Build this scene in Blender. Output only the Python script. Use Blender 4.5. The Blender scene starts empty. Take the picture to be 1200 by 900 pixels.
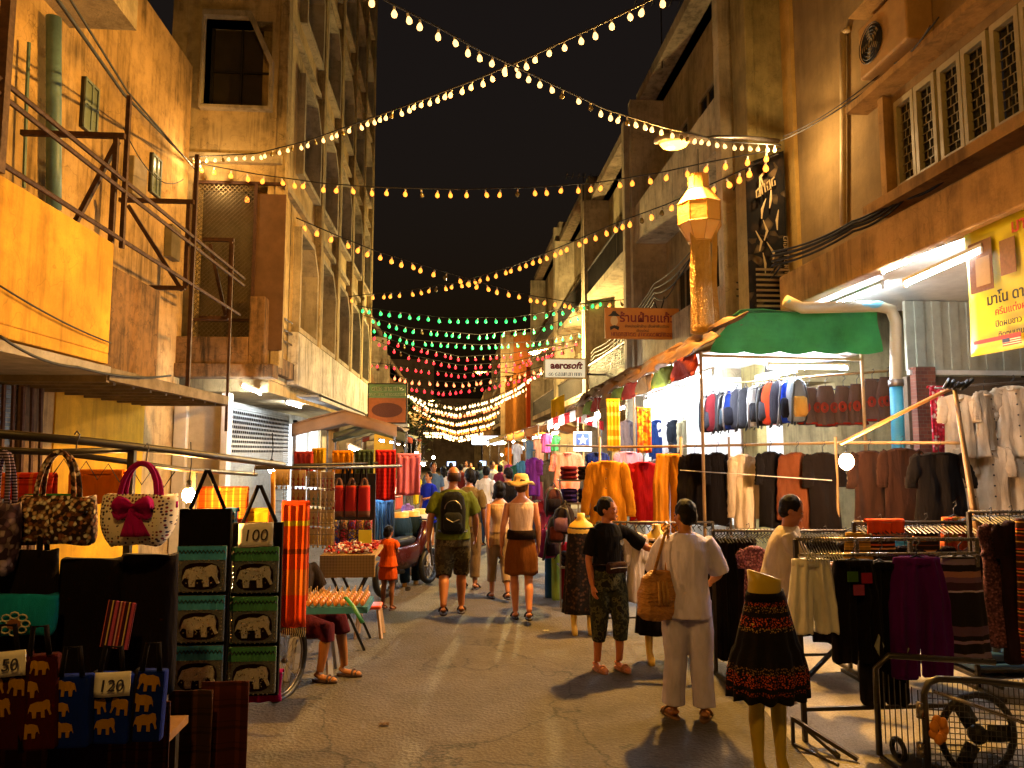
import bpy, bmesh, math, random
from mathutils import Vector, Matrix, noise
random.seed(7)
R=math.radians; PI=math.pi
sc=bpy.context.scene
class _Def:                      # objects wait here and are linked together at the end (keeps the build quick)
    def __init__(s): s.l=[]
    def link(s,o): s.l.append(o)
class COL: objects=_Def()
H=2.0; F=850.0; YAW=R(4.35); PIT=R(5.38)
# ---------------------------------------------------------------- camera
cd=bpy.data.cameras.new('camera'); cam=bpy.data.objects.new('camera',cd); COL.objects.link(cam)
cam.location=(0,0,H); cam.rotation_euler=(R(90)+PIT,0,-YAW)
cd.sensor_width=36; cd.lens=F/1200*36; cd.clip_start=.05; cd.clip_end=600; sc.camera=cam
_f=Vector((math.sin(YAW)*math.cos(PIT),math.cos(YAW)*math.cos(PIT),math.sin(PIT)))
_r=Vector((math.cos(YAW),-math.sin(YAW),0)); _u=_r.cross(_f)
def ray(px,py): return _f+_r*((px-600)/F)+_u*((450-py)/F)
def A(px,py,Y):
    d=ray(px,py); t=Y/d.y; return Vector((d.x*t,Y,H+d.z*t))
def AX(px,py,X):
    d=ray(px,py); t=X/d.x; return Vector((X,d.y*t,H+d.z*t))
def AG(px,py,z=0.0):
    d=ray(px,py); t=(z-H)/d.z; return Vector((d.x*t,d.y*t,z))
def S(px,Y): return 1.0/(A(px+1,500,Y)-A(px,500,Y)).length     # pixels per metre there
# ---------------------------------------------------------------- mesh builder
class MB:
    def __init__(s): s.v=[]; s.f=[]; s.m=[]; s.cm=0
    def add(s,vs,fs):
        b=len(s.v); s.v+= [tuple(v) for v in vs]
        for f in fs: s.f.append(tuple(b+i for i in f)); s.m.append(s.cm)
        return s
    def box(s,x0,y0,z0,x1,y1,z1):
        if x0>x1:x0,x1=x1,x0
        if y0>y1:y0,y1=y1,y0
        if z0>z1:z0,z1=z1,z0
        return s.add([(x0,y0,z0),(x1,y0,z0),(x1,y1,z0),(x0,y1,z0),(x0,y0,z1),(x1,y0,z1),(x1,y1,z1),(x0,y1,z1)],
          [(0,3,2,1),(4,5,6,7),(0,1,5,4),(1,2,6,5),(2,3,7,6),(3,0,4,7)])
    def obox(s,c,size,rot=None,rz=0):
        m=rot if rot is not None else Matrix.Rotation(rz,3,'Z'); c=Vector(c); h=[a/2 for a in size]
        vs=[c+m@Vector((sx*h[0],sy*h[1],sz*h[2])) for sz in(-1,1) for sx,sy in((-1,-1),(1,-1),(1,1),(-1,1))]
        return s.add(vs,[(0,3,2,1),(4,5,6,7),(0,1,5,4),(1,2,6,5),(2,3,7,6),(3,0,4,7)])
    def beam(s,a,b,w,h=None):
        a=Vector(a);b=Vector(b);d=b-a;L=d.length
        if L<1e-6:return s
        q=d.to_track_quat('X','Z').to_matrix(); return s.obox((a+b)/2,(L,w,h or w),q)
    def loft(s,rings,caps=True,closed=False):
        n=len(rings[0]); vs=[p for r in rings for p in r]; fs=[]
        for j in range(len(rings)-1):
            for i in range(n):
                k=(i+1)%n; fs.append((j*n+i,j*n+k,(j+1)*n+k,(j+1)*n+i))
        if closed:
            j=len(rings)-1
            for i in range(n):
                k=(i+1)%n; fs.append((j*n+i,j*n+k,k,i))
        elif caps:
            fs.append(tuple(reversed(range(n)))); fs.append(tuple(range((len(rings)-1)*n,len(rings)*n)))
        return s.add(vs,fs)
    def tube(s,pts,r,n=8,closed=False,flat=1.0,up=None):
        pts=[Vector(p) for p in pts]; m=len(pts); rs=r if isinstance(r,(list,tuple)) else [r]*m
        rings=[]; prev=None
        for i,p in enumerate(pts):
            if closed: t=pts[(i+1)%m]-pts[i-1]
            else: t=pts[min(i+1,m-1)]-pts[max(i-1,0)]
            if t.length<1e-9:t=Vector((0,0,1))
            t.normalize()
            if prev is None:
                a=Vector(up) if up else (Vector((0,0,1)) if abs(t.z)<.9 else Vector((0,1,0)))
                x=t.cross(a).normalized()
            else: x=(prev-t*prev.dot(t)).normalized()
            prev=x; y=t.cross(x)
            rings.append([p+x*(rs[i]*math.cos(2*PI*k/n))+y*(rs[i]*flat*math.sin(2*PI*k/n)) for k in range(n)])
        return s.loft(rings,True,closed)
    def lathe(s,prof,c=(0,0,0),n=16,sx=1,sy=1,caps=True):
        c=Vector(c)
        return s.loft([[c+Vector((r*sx*math.cos(2*PI*k/n),r*sy*math.sin(2*PI*k/n),z)) for k in range(n)] for r,z in prof],caps)
    def ell(s,c,r,n=12,m=8,rot=None):
        c=Vector(c); rings=[]
        for j in range(m+1):
            t=PI*j/m; q=max(math.sin(t),.02); ring=[]
            for k in range(n):
                p=Vector((r[0]*q*math.cos(2*PI*k/n),r[1]*q*math.sin(2*PI*k/n),-r[2]*math.cos(t)))
                ring.append(c+(rot@p if rot is not None else p))
            rings.append(ring)
        return s.loft(rings)
    def sections(s,secs,n=20,sup=2.0):
        """secs: (cx,cy,z,rx,ry) horizontal rings"""
        rings=[]
        for cx,cy,z,rx,ry in secs:
            ring=[]
            for k in range(n):
                a=2*PI*k/n; ca,sa=math.cos(a),math.sin(a); e=2/sup
                ring.append((cx+rx*math.copysign(abs(ca)**e,ca),cy+ry*math.copysign(abs(sa)**e,sa),z))
            rings.append(ring)
        return s.loft(rings)
    def grid(s,fn,nu,nv,thick=0.0,nrm=(0,1,0)):
        vs=[Vector(fn(i/nu,j/nv)) for j in range(nv+1) for i in range(nu+1)]
        W=nu+1; fs=[(j*W+i,j*W+i+1,(j+1)*W+i+1,(j+1)*W+i) for j in range(nv) for i in range(nu)]
        if thick:
            N=Vector(nrm)*thick; n0=len(vs); vs2=[v+N for v in vs]
            fb=[tuple(reversed([n0+a for a in f])) for f in fs]
            edge=[i for i in range(W)]+[j*W+nu for j in range(1,nv+1)]+[nv*W+i for i in range(nu-1,-1,-1)]+[j*W for j in range(nv-1,0,-1)]
            side=[(edge[(k+1)%len(edge)],edge[k],n0+edge[k],n0+edge[(k+1)%len(edge)]) for k in range(len(edge))]
            vs+=vs2; fs=fs+fb+side
        return s.add(vs,fs)
    def prism(s,poly,d,org=(0,0,0),ux=(1,0,0),uy=(0,0,1),un=(0,1,0)):
        """2-D polygon (u,v) placed at org, pushed along un by d"""
        o=Vector(org);ux=Vector(ux);uy=Vector(uy);un=Vector(un);n=len(poly)
        a=[o+ux*u+uy*v for u,v in poly]; b=[p+un*d for p in a]
        return s.add(a+b,[tuple(range(n)),tuple(reversed(range(n,2*n)))]+[((i+1)%n,i,n+i,n+(i+1)%n) for i in range(n)])
    def ringframe(s,outer,inner,d,org=(0,0,0),ux=(1,0,0),uy=(0,0,1),un=(0,1,0)):
        o=Vector(org);ux=Vector(ux);uy=Vector(uy);un=Vector(un);n=len(outer)
        P=lambda q,k:o+ux*q[0]+uy*q[1]+un*k
        vs=[P(q,0) for q in outer]+[P(q,0) for q in inner]+[P(q,d) for q in outer]+[P(q,d) for q in inner]; fs=[]
        for i in range(n):
            k=(i+1)%n
            fs+=[(i,k,n+k,n+i),(2*n+k,2*n+i,3*n+i,3*n+k),(k,i,2*n+i,2*n+k),(n+i,n+k,3*n+k,3*n+i)]
        return s.add(vs,fs)
    def build(s,name,mats,parent=None,smooth=False,world=True,bevel=0,jit=0):
        me=bpy.data.meshes.new(name); vs=s.v
        if parent is not None and world:
            L=wloc(parent); vs=[(v[0]-L.x,v[1]-L.y,v[2]-L.z) for v in vs]
        me.from_pydata([tuple(v) for v in vs],[],s.f)
        if not isinstance(mats,(list,tuple)): mats=[mats]
        for m in mats: me.materials.append(m)
        if len(mats)>1: me.polygons.foreach_set('material_index',s.m)
        bm=bmesh.new(); bm.from_mesh(me); bmesh.ops.recalc_face_normals(bm,faces=bm.faces); bm.to_mesh(me); bm.free()
        if smooth: me.polygons.foreach_set('use_smooth',[True]*len(me.polygons))
        o=bpy.data.objects.new(name,me); COL.objects.link(o)
        if parent is not None: o.parent=parent
        if bevel:
            b=o.modifiers.new('b','BEVEL'); b.width=bevel; b.segments=2; b.limit_method='ANGLE'
        return o
def wloc(o):
    L=Vector(o.location)
    while o.parent: o=o.parent; L+=Vector(o.location)
    return L
def tag(o,label=None,cat=None,group=None,kind=None):
    if label:o['label']=label
    if cat:o['category']=cat
    if group:o['group']=group
    if kind:o['kind']=kind
    return o
def thing(name,label,cat,loc=(0,0,0),rz=0,group=None):
    o=bpy.data.objects.new(name,None); COL.objects.link(o); o.location=loc; o.rotation_euler=(0,0,rz); o.empty_display_size=.1
    return tag(o,label,cat,group)
def copy_tree(o,parent=None):
    c=o.copy(); COL.objects.link(c); c.parent=parent
    for ch in [x for x in o.children]: copy_tree(ch,c)
    return c
def evaluated(o):
    sc.collection.objects.link(o); dg=bpy.context.evaluated_depsgraph_get(); dg.update(); me=bpy.data.meshes.new_from_object(o.evaluated_get(dg)); sc.collection.objects.unlink(o); return me
def remeshed(mb,name,mat,parent,voxel,smooth=3,disp=0.0,dscale=6.0,seed=0,world=False,zstretch=.5):
    """join overlapping closed shapes into one continuous skin"""
    o=mb.build(name,mat,None,True); m=o.modifiers.new('r','REMESH'); m.mode='VOXEL'; m.voxel_size=voxel
    if smooth: k=o.modifiers.new('s','SMOOTH'); k.iterations=smooth; k.factor=.5
    me=evaluated(o)
    old=o.data; o.modifiers.clear(); o.data=me; bpy.data.meshes.remove(old)
    if not me.materials: me.materials.append(mat)
    if disp:
        nv=len(me.vertices); cs=[0.0]*nv*3; ns=[0.0]*nv*3; me.vertices.foreach_get('co',cs); me.vertices.foreach_get('normal',ns)
        for i in range(nv):
            p=Vector(cs[3*i:3*i+3]); q=noise.noise(Vector((p.x*dscale+seed,p.y*dscale,p.z*dscale*zstretch)))+.5*noise.noise(Vector((p.x*dscale*2.3,p.y*dscale*2.3+seed,p.z*dscale*1.1)))
            for k in range(3): cs[3*i+k]=p[k]+ns[3*i+k]*disp*q
        me.vertices.foreach_set('co',cs)
    me.polygons.foreach_set('use_smooth',[True]*len(me.polygons)); me.name=name
    o.parent=parent
    return o
# ---------------------------------------------------------------- materials
_mc={}
def lin(c):
    if isinstance(c,str):
        c=c.lstrip('#'); c=[int(c[i:i+2],16)/255 for i in(0,2,4)]
        return tuple((x/12.92 if x<=.04045 else((x+.055)/1.055)**2.4) for x in c)+(1,)
    return tuple(c)+(1,)
class N:
    def __init__(s,name):
        s.m=bpy.data.materials.new(name); s.m.use_nodes=True; s.t=s.m.node_tree; s.b=s.t.nodes['Principled BSDF']; s.tc=None
    def n(s,ty,**k):
        o=s.t.nodes.new(ty)
        for a,v in k.items():
            if a.startswith('i_'): o.inputs[a[2:].replace('_',' ')].default_value=v
            else: setattr(o,a,v)
        return o
    def l(s,a,b): s.t.links.new(a,b)
    def co(s,scale=(1,1,1)):
        if s.tc is None: s.tc=s.n('ShaderNodeTexCoord')
        m=s.n('ShaderNodeMapping'); m.inputs['Scale'].default_value=scale; s.l(s.tc.outputs['Object'],m.inputs['Vector']); return m.outputs[0]
    def noise(s,scale,vec=(1,1,1),detail=5,rough=.6):
        o=s.n('ShaderNodeTexNoise'); o.inputs['Scale'].default_value=scale; o.inputs['Detail'].default_value=detail; o.inputs['Roughness'].default_value=rough
        s.l(s.co(vec),o.inputs['Vector']); return o.outputs['Fac']
    def ramp(s,fac,stops,const=False):
        o=s.n('ShaderNodeValToRGB'); e=o.color_ramp.elements
        if const:o.color_ramp.interpolation='CONSTANT'
        while len(e)<len(stops): e.new(.5)
        for k,(p,c) in zip(e,stops): k.position=p
        for k,(p,c) in zip(e,stops): k.color=lin(c) if not isinstance(c,(int,float)) else (c,c,c,1)
        s.l(fac,o.inputs[0]); return o.outputs[0]
    def mix(s,fac,a,b,mode='MIX'):
        o=s.n('ShaderNodeMix',data_type='RGBA',blend_type=mode)
        if isinstance(fac,(int,float)): o.inputs[0].default_value=fac
        else: s.l(fac,o.inputs[0])
        for i,x in((6,a),(7,b)):
            if isinstance(x,(str,tuple)): o.inputs[i].default_value=lin(x) if (isinstance(x,str) or len(x)==3) else x
            else: s.l(x,o.inputs[i])
        return o.outputs[2]
    def math(s,op,a,b=0):
        o=s.n('ShaderNodeMath',operation=op)
        for i,x in((0,a),(1,b)):
            if isinstance(x,(int,float)): o.inputs[i].default_value=x
            else: s.l(x,o.inputs[i])
        return o.outputs[0]
    def bump(s,h,st=.3,d=.01):
        o=s.n('ShaderNodeBump'); o.inputs['Strength'].default_value=st; o.inputs['Distance'].default_value=d
        s.l(h,o.inputs['Height']); s.l(o.outputs[0],s.b.inputs['Normal'])
    def out(s,col,rough=.8,metal=0,spec=None):
        if isinstance(col,(str,tuple)): s.b.inputs['Base Color'].default_value=lin(col)
        else: s.l(col,s.b.inputs['Base Color'])
        if isinstance(rough,(int,float)): s.b.inputs['Roughness'].default_value=rough
        else: s.l(rough,s.b.inputs['Roughness'])
        s.b.inputs['Metallic'].default_value=metal
        if spec is not None: s.b.inputs['Specular IOR Level'].default_value=spec
        return s.m
def mat(name,fn):
    if name not in _mc: _mc[name]=fn(N(name))
    return _mc[name]
def cloth(col,rough=.95,fold=1.0):
    def f(n):
        a=n.noise(9,(1,1,.4)); c=n.mix(n.ramp(a,[(.3,.0),(.75,1.0)]),mul(col,.72),mul(col,1.12))
        w=n.math('ADD',n.math('MULTIPLY',n.noise(14,(1,1,.22),2),.9*fold),n.math('MULTIPLY',n.noise(260,(1,1,1),1),.12)); n.bump(w,.6,.045)
        n.b.inputs['Sheen Weight'].default_value=.02
        return n.out(c,rough,0,.06)
    return mat('cloth_'+str(col),f)
def mul(c,k):
    l=lin(c); return tuple(min(1,x*k) for x in l[:3])
def paint(col,rough=.6,wear=.3,scale=6,metal=0,bump=.15):
    def f(n):
        a=n.noise(scale); b=n.noise(scale*7,(1,1,1),3); c=n.mix(n.ramp(a,[(.35,0.),(.8,1.)]),mul(col,1.0),mul(col,1-wear))
        c=n.mix(n.math('MULTIPLY',n.ramp(b,[(.55,0.),(.75,1.)]),wear),c,mul(col,.45)); n.bump(b,bump,.004)
        return n.out(c,n.ramp(a,[(.2,max(.05,rough-.15)),(.8,min(1,rough+.15))]),metal)
    return mat('paint_%s_%s_%s_%s'%(col,rough,wear,metal),f)
def plaster(col,stain='#2a2012',amt=.5,scale=1.0,damp=.6):
    """old rendered wall: patchy paint, rain streaks, mould blotches"""
    def f(n):
        big=n.noise(.9*scale,(1,1,1),6,.65); mid=n.noise(4*scale,(1,1,1),6,.7); st=n.noise(5.5*scale,(1,1,.09),4,.7); fine=n.noise(60,(1,1,1),3)
        c=n.mix(n.ramp(big,[(.38,0.),(.62,1.)]),mul(col,1.12),mul(col,.7))
        c=n.mix(n.math('MULTIPLY',n.ramp(mid,[(.48,0.),(.66,1.)]),min(1,amt*.75)),c,mul(col,.36))
        pe=n.noise(2.2*scale,(1,1,1),8,.75); c=n.mix(n.math('MULTIPLY',n.ramp(pe,[(.6,0.),(.615,1.)]),amt*.5),c,mul(col,.5))
        k=n.math('MULTIPLY',n.ramp(st,[(.46,0.),(.62,1.)]),n.ramp(big,[(.4,.2),(.58,1.)]))
        c=n.mix(n.math('MULTIPLY',k,min(1,amt*.95)),c,stain)
        crk=n.n('ShaderNodeTexVoronoi',feature='DISTANCE_TO_EDGE'); crk.inputs['Scale'].default_value=.8
        wv=n.n('ShaderNodeVectorMath',operation='ADD'); ns=n.n('ShaderNodeTexNoise'); ns.inputs['Scale'].default_value=3; n.l(n.co(),ns.inputs['Vector']); n.l(ns.outputs['Color'],wv.inputs[0]); n.l(n.co(),wv.inputs[1]); n.l(wv.outputs[0],crk.inputs['Vector'])
        c=n.mix(n.math('MULTIPLY',n.ramp(crk.outputs['Distance'],[(0.,1.),(.006,0.)]),amt*.7),c,stain)
        c=n.mix(n.math('MULTIPLY',n.ramp(fine,[(.35,1.),(.5,0.)]),.22),c,mul(col,.5))
        n.bump(n.math('ADD',mid,n.math('MULTIPLY',fine,.35)),.45,.02)
        return n.out(c,.92,0,.25)
    return mat('plaster_%s_%s_%s'%(col,amt,scale),f)
def glow(col,st,sample=True,name=None):
    def f(n):
        n.b.inputs['Base Color'].default_value=lin(col); n.b.inputs['Emission Color'].default_value=lin(col); n.b.inputs['Emission Strength'].default_value=st
        n.m.cycles.emission_sampling='AUTO' if sample else 'NONE'
        return n.m
    return mat(name or 'glow_%s_%s'%(col,st),f)
def metal(col='#5a5048',rough=.45,wear=.4): return paint(col,rough,wear,14,.75,.1)
def stripes(cols,per,axis=2,name='stripes',warp=.0,bump=.3):
    """colour bands: cols=[(pos,col)..] repeated every per metres"""
    def f(n):
        sx=n.n('ShaderNodeSeparateXYZ'); n.l(n.co(),sx.inputs[0]); v=sx.outputs[axis]
        if warp: v=n.math('ADD',v,n.math('MULTIPLY',n.noise(12),warp))
        v=n.math('FRACT',n.math('ADD',n.math('DIVIDE',v,per),50)); c=n.ramp(v,cols,True)
        a=n.noise(120,(1,1,1),2); c=n.mix(n.math('MULTIPLY',a,.35),c,(.02,.015,.01)); n.bump(a,bump,.006)
        return n.out(c,.95,0,.2)
    return mat(name+str(cols)+str(per)+str(axis),f)
def plaid(base,c1,c2,per=.08,ax=(0,2)):
    def f(n):
        sx=n.n('ShaderNodeSeparateXYZ'); n.l(n.co(),sx.inputs[0]); r=[]
        for a in ax:
            v=n.math('FRACT',n.math('ADD',n.math('DIVIDE',sx.outputs[a],per),50)); r.append(v)
        c=n.mix(n.math('MULTIPLY',n.ramp(r[0],[(0.,0.),(.5,1.),(.72,0.)],True),.6),base,c1)
        c=n.mix(n.math('MULTIPLY',n.ramp(r[1],[(0.,0.),(.45,1.),(.6,0.),(.8,1.),(.85,0.)],True),.55),c,c2)
        w=n.noise(200,(1,1,1),2); n.bump(w,.3,.005)
        return n.out(c,.95,0,.2)
    return mat('plaid'+base+c1+c2+str(per),f)
def blotch(cols,scale=40,name='blotch',bump=.2):
    def f(n):
        v=n.n('ShaderNodeTexVoronoi'); v.inputs['Scale'].default_value=scale; n.l(n.co(),v.inputs['Vector'])
        s=n.n('ShaderNodeSeparateColor'); n.l(v.outputs['Color'],s.inputs[0]); k=len(cols)
        c=n.ramp(s.outputs[0],[(i/k,cc) for i,cc in enumerate(cols)],True)
        c=n.mix(n.math('MULTIPLY',n.ramp(v.outputs['Distance'],[(.35,0.),(.7,1.)]),.7),c,mul(cols[0],.4)); n.bump(v.outputs['Distance'],bump,.004)
        return n.out(c,.9,0,.25)
    return mat('blotch'+str(cols)+str(scale),f)
def dots(base,cols,scale=45):
    def f(n):
        v=n.n('ShaderNodeTexVoronoi'); v.inputs['Scale'].default_value=scale; v.inputs['Randomness'].default_value=.55; n.l(n.co((1,.2,1)),v.inputs['Vector'])
        s=n.n('ShaderNodeSeparateColor'); n.l(v.outputs['Color'],s.inputs[0])
        c=n.ramp(s.outputs[0],[(i/len(cols),cc) for i,cc in enumerate(cols)],True)
        c=n.mix(n.ramp(v.outputs['Distance'],[(0.,1.),(.36,0.)],True),base,c)
        return n.out(c,.8,0,.3)
    return mat('dots'+base+str(cols),f)
def camo(cols,scale=9):
    def f(n):
        c=n.ramp(n.noise(scale,(1,1,1),3),[(0,cols[0]),(.42,cols[1]),(.52,cols[2]),(.6,cols[3])],True); n.bump(n.noise(16,(1,1,.3),2),.5,.03)
        return n.out(c,.95,0,.2)
    return mat('camo'+str(cols),f)
def hairmat(col='#0e0a08'):
    def f(n):
        s_=n.noise(55,(1,1,.12),3,.7); n.bump(s_,.8,.01); return n.out(n.mix(s_,mul(col,.5),mul(col,1.2)),.62,0,.12)
    return mat('hair'+col,f)
def bricks():
    def f(n):
        b=n.n('ShaderNodeTexBrick'); b.inputs['Color1'].default_value=lin('#5e2c1a'); b.inputs['Color2'].default_value=lin('#7a4028'); b.inputs['Mortar'].default_value=lin('#6e6252'); b.inputs['Scale'].default_value=5.5; b.inputs['Mortar Size'].default_value=.012
        m=n.n('ShaderNodeMapping'); m.inputs['Rotation'].default_value=(R(90),0,0); n.l(n.co(),m.inputs['Vector']); n.l(m.outputs[0],b.inputs['Vector']); n.bump(b.outputs['Fac'],-.4,.01); return n.out(n.mix(n.math('MULTIPLY',n.noise(9),.5),b.outputs['Color'],(.03,.02,.015)),.9)
    return mat('bricks',f)
def skin(col='#a5714c'):
    def f(n):
        c=n.mix(n.noise(25),mul(col,.85),mul(col,1.1)); n.b.inputs['Subsurface Weight'].default_value=.08; n.b.inputs['Subsurface Radius'].default_value=(.02,.008,.004); n.bump(n.noise(90),.1,.003)
        return n.out(c,.5,0,.4)
    return mat('skin'+col,f)
def text(body,size,m,parent,loc,ux=(1,0,0),uy=(0,0,1),name='lettering',align='CENTER',ext=.002,shear=0,bold=0,world=True,sx=1):
    cu=bpy.data.curves.new('t','FONT'); cu.body=body; cu.size=size; cu.align_x=align; cu.align_y='CENTER'; cu.extrude=ext; cu.shear=shear; cu.offset=bold; cu.resolution_u=3
    o=bpy.data.objects.new('t',cu); me=evaluated(o); bpy.data.objects.remove(o)
    ux=Vector(ux)*sx;uy=Vector(uy);un=ux.cross(uy).normalized(); L=Vector(loc)-(wloc(parent) if (parent is not None and world) else Vector())
    for v in me.vertices: v.co=L+ux*v.co.x+uy*v.co.y+un*v.co.z
    me.materials.clear(); me.materials.append(m); me.name=name; q=bpy.data.objects.new(name,me); COL.objects.link(q); q.parent=parent
    return q
def lamp(name,loc,power,col,rad=.05,parent=None,spot=None,aim=(0,0,-1)):
    l=bpy.data.lights.new(name,'SPOT' if spot else 'POINT'); l.energy=power; l.color=col; l.shadow_soft_size=rad
    if spot: l.spot_size=R(spot); l.spot_blend=.35
    o=bpy.data.objects.new(name,l); COL.objects.link(o); L=Vector(loc)
    if parent is not None: o.parent=parent; L-=wloc(parent)
    o.location=L
    if spot: o.rotation_euler=Vector(aim).to_track_quat('-Z','Y').to_euler()
    return o

def scribble(parent,org,ux,uy,w,h,m,name='lettering',seed=1,th=.09):
    """a line of worn, unreadable characters"""
    rg=random.Random(seed); b=MB(); O=Vector(org);U=Vector(ux).normalized();V=Vector(uy).normalized(); un=U.cross(V); x=0
    while x<w-h*.4:
        k=rg.randint(0,3); cw=h*rg.uniform(.45,.7); P=lambda a,c:O+U*(x+a*cw)+V*(c*h)
        st={0:[(0,0),(0,1),(.8,1),(.9,0)],1:[(.9,.9),(.1,.8),(0,.1),(.9,0),(.9,.5)],2:[(0,1),(.1,0),(.5,.5),(.9,0),(.9,1)],3:[(.1,.8),(.9,1),(.9,0),(.2,0),(.2,.5)]}[k]
        b.tube([P(*q)+un*.004 for q in st],h*th,4); x+=cw*1.35
        if rg.random()<.15: x+=cw*.6
    return b.build(name,m,parent)

def crumple(mb,amp,sc_=7,zs=.35,seed=0):
    """soft vertical folds pressed into a cloth mesh"""
    out=[]
    for x,y,z in mb.v:
        q=noise.noise(Vector((x*sc_+seed,y*3,z*sc_*zs)))+.55*noise.noise(Vector((x*sc_*2.1+seed*2,y*5,z*sc_*zs*2.4+3)))
        q2=noise.noise(Vector((z*4+seed,x*9,1.7)))
        out.append((x+amp*.35*q2,y*(1+.12*q2)+amp*q,z))
    mb.v=out; return mb
# ================================================================ world and lamps' colours
w=bpy.data.worlds.new('World'); sc.world=w; w.use_nodes=True; nt=w.node_tree; bg=nt.nodes['Background']
sk=nt.nodes.new('ShaderNodeTexSky'); sk.sky_type='NISHITA'; sk.sun_disc=False; sk.sun_elevation=R(-3); sk.sun_rotation=R(200); sk.dust_density=4
mx=nt.nodes.new('ShaderNodeMix'); mx.data_type='RGBA'; mx.blend_type='ADD'; mx.inputs[0].default_value=1; mx.inputs[7].default_value=(.07,.036,.012,1)
nt.links.new(sk.outputs[0],mx.inputs[6]); nt.links.new(mx.outputs[2],bg.inputs[0]); bg.inputs['Strength'].default_value=.06
SOD=(1.0,.51,.10); WARM=(1.0,.66,.30); COOL=(.86,.95,1.0)
vs=sc.view_settings; vs.view_transform='Standard'; vs.look='None'; vs.gamma=1; vs.exposure=.6; vs.use_curve_mapping=False
cy=sc.cycles; cy.use_denoising=True; cy.sample_clamp_indirect=2.5; cy.sample_clamp_direct=0; cy.max_bounces=5; cy.diffuse_bounces=3; cy.glossy_bounces=2; cy.transmission_bounces=2; cy.transparent_max_bounces=6; cy.use_light_tree=True; cy.caustics_reflective=False; cy.caustics_refractive=False
try: cy.denoiser='OPENIMAGEDENOISE'; cy.denoising_input_passes='RGB_ALBEDO_NORMAL'
except Exception: pass
# ================================================================ ground
def f(n):
    big=n.noise(.35,(1,1,1),5); mid=n.noise(3,(1,1,1),6,.7); fine=n.noise(55,(1,1,1),4,.75)
    c=n.mix(n.ramp(big,[(.4,0.),(.6,1.)]),(.070,.060,.048),(.105,.088,.069))
    c=n.mix(n.math('MULTIPLY',n.ramp(mid,[(.5,0.),(.62,1.)]),.35),c,(.06,.054,.048))
    ag=n.n('ShaderNodeTexVoronoi'); ag.inputs['Scale'].default_value=38; n.l(n.co(),ag.inputs['Vector']); agc=n.n('ShaderNodeSeparateColor'); n.l(ag.outputs['Color'],agc.inputs[0])
    c=n.mix(n.ramp(agc.outputs[0],[(0.,.14),(.3,0.),(.88,0.),(1.,.12)]),c,n.ramp(agc.outputs[1],[(0.,(.03,.028,.025)),(1.,(.3,.27,.23))]))
    c=n.mix(n.ramp(fine,[(.35,.55),(.6,0.)]),c,(.03,.028,.025)); c=n.mix(n.ramp(fine,[(.6,0.),(.72,.5)]),c,(.24,.22,.19))
    ck=n.n('ShaderNodeTexVoronoi',feature='DISTANCE_TO_EDGE'); ck.inputs['Scale'].default_value=.55; wv=n.n('ShaderNodeVectorMath',operation='ADD'); ns=n.n('ShaderNodeTexNoise'); ns.inputs['Scale'].default_value=2.2; ns.inputs['Detail'].default_value=6; n.l(n.co(),ns.inputs['Vector']); n.l(ns.outputs['Color'],wv.inputs[0]); n.l(n.co(),wv.inputs[1]); n.l(wv.outputs[0],ck.inputs['Vector'])
    c=n.mix(n.ramp(ck.outputs['Distance'],[(0.,.9),(.012,.0)]),c,(.02,.018,.016))
    pt_=n.n('ShaderNodeTexVoronoi'); pt_.inputs['Scale'].default_value=.38; n.l(wv.outputs[0],pt_.inputs['Vector']); ps=n.n('ShaderNodeSeparateColor'); n.l(pt_.outputs['Color'],ps.inputs[0]); c=n.mix(n.ramp(ps.outputs[0],[(.0,.38),(.28,.38),(.3,0.)]),c,(.055,.048,.04))
    sp=n.n('ShaderNodeTexVoronoi'); sp.inputs['Scale'].default_value=2.2; n.l(n.co(),sp.inputs['Vector'])
    c=n.mix(n.ramp(sp.outputs['Distance'],[(0.,.75),(.05,.7),(.06,0.)]),c,(.03,.028,.025))
    n.bump(n.math('ADD',n.math('MULTIPLY',ag.outputs['Distance'],1.2),n.math('ADD',fine,mid)),.42,.02); return n.out(c,n.ramp(mid,[(.3,.62),(.7,.85)]),0,.3)
asphalt=mat('asphalt',f)
def f(n):
    big=n.noise(.6,(1,1,1),5); mid=n.noise(4,(1,1,1),6,.7); fine=n.noise(70,(1,1,1),3)
    c=n.mix(n.ramp(big,[(.3,0.),(.7,1.)]),(.21,.19,.165),(.29,.265,.23)); c=n.mix(n.math('MULTIPLY',n.ramp(mid,[(.52,0.),(.66,1.)]),.5),c,(.11,.1,.085))
    c=n.mix(n.ramp(fine,[(.4,.35),(.55,0.)]),c,(.09,.08,.07)); n.bump(n.math('ADD',fine,mid),.5,.015); return n.out(c,.85,0,.3)
concrete=mat('concrete',f)
b=MB(); b.box(-120,-40,-.3,120,260,0); tag(b.build('ground',asphalt),kind='structure')
b=MB(); b.prism([(2.1,-6),(9,-6),(9,60),(3.6,60),(3.1,9),(2.5,6.5),(2.2,4)],.004,(0,0,.0),(1,0,0),(0,1,0),(0,0,1)); tag(b.build('pavement',concrete),kind='structure')
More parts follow.
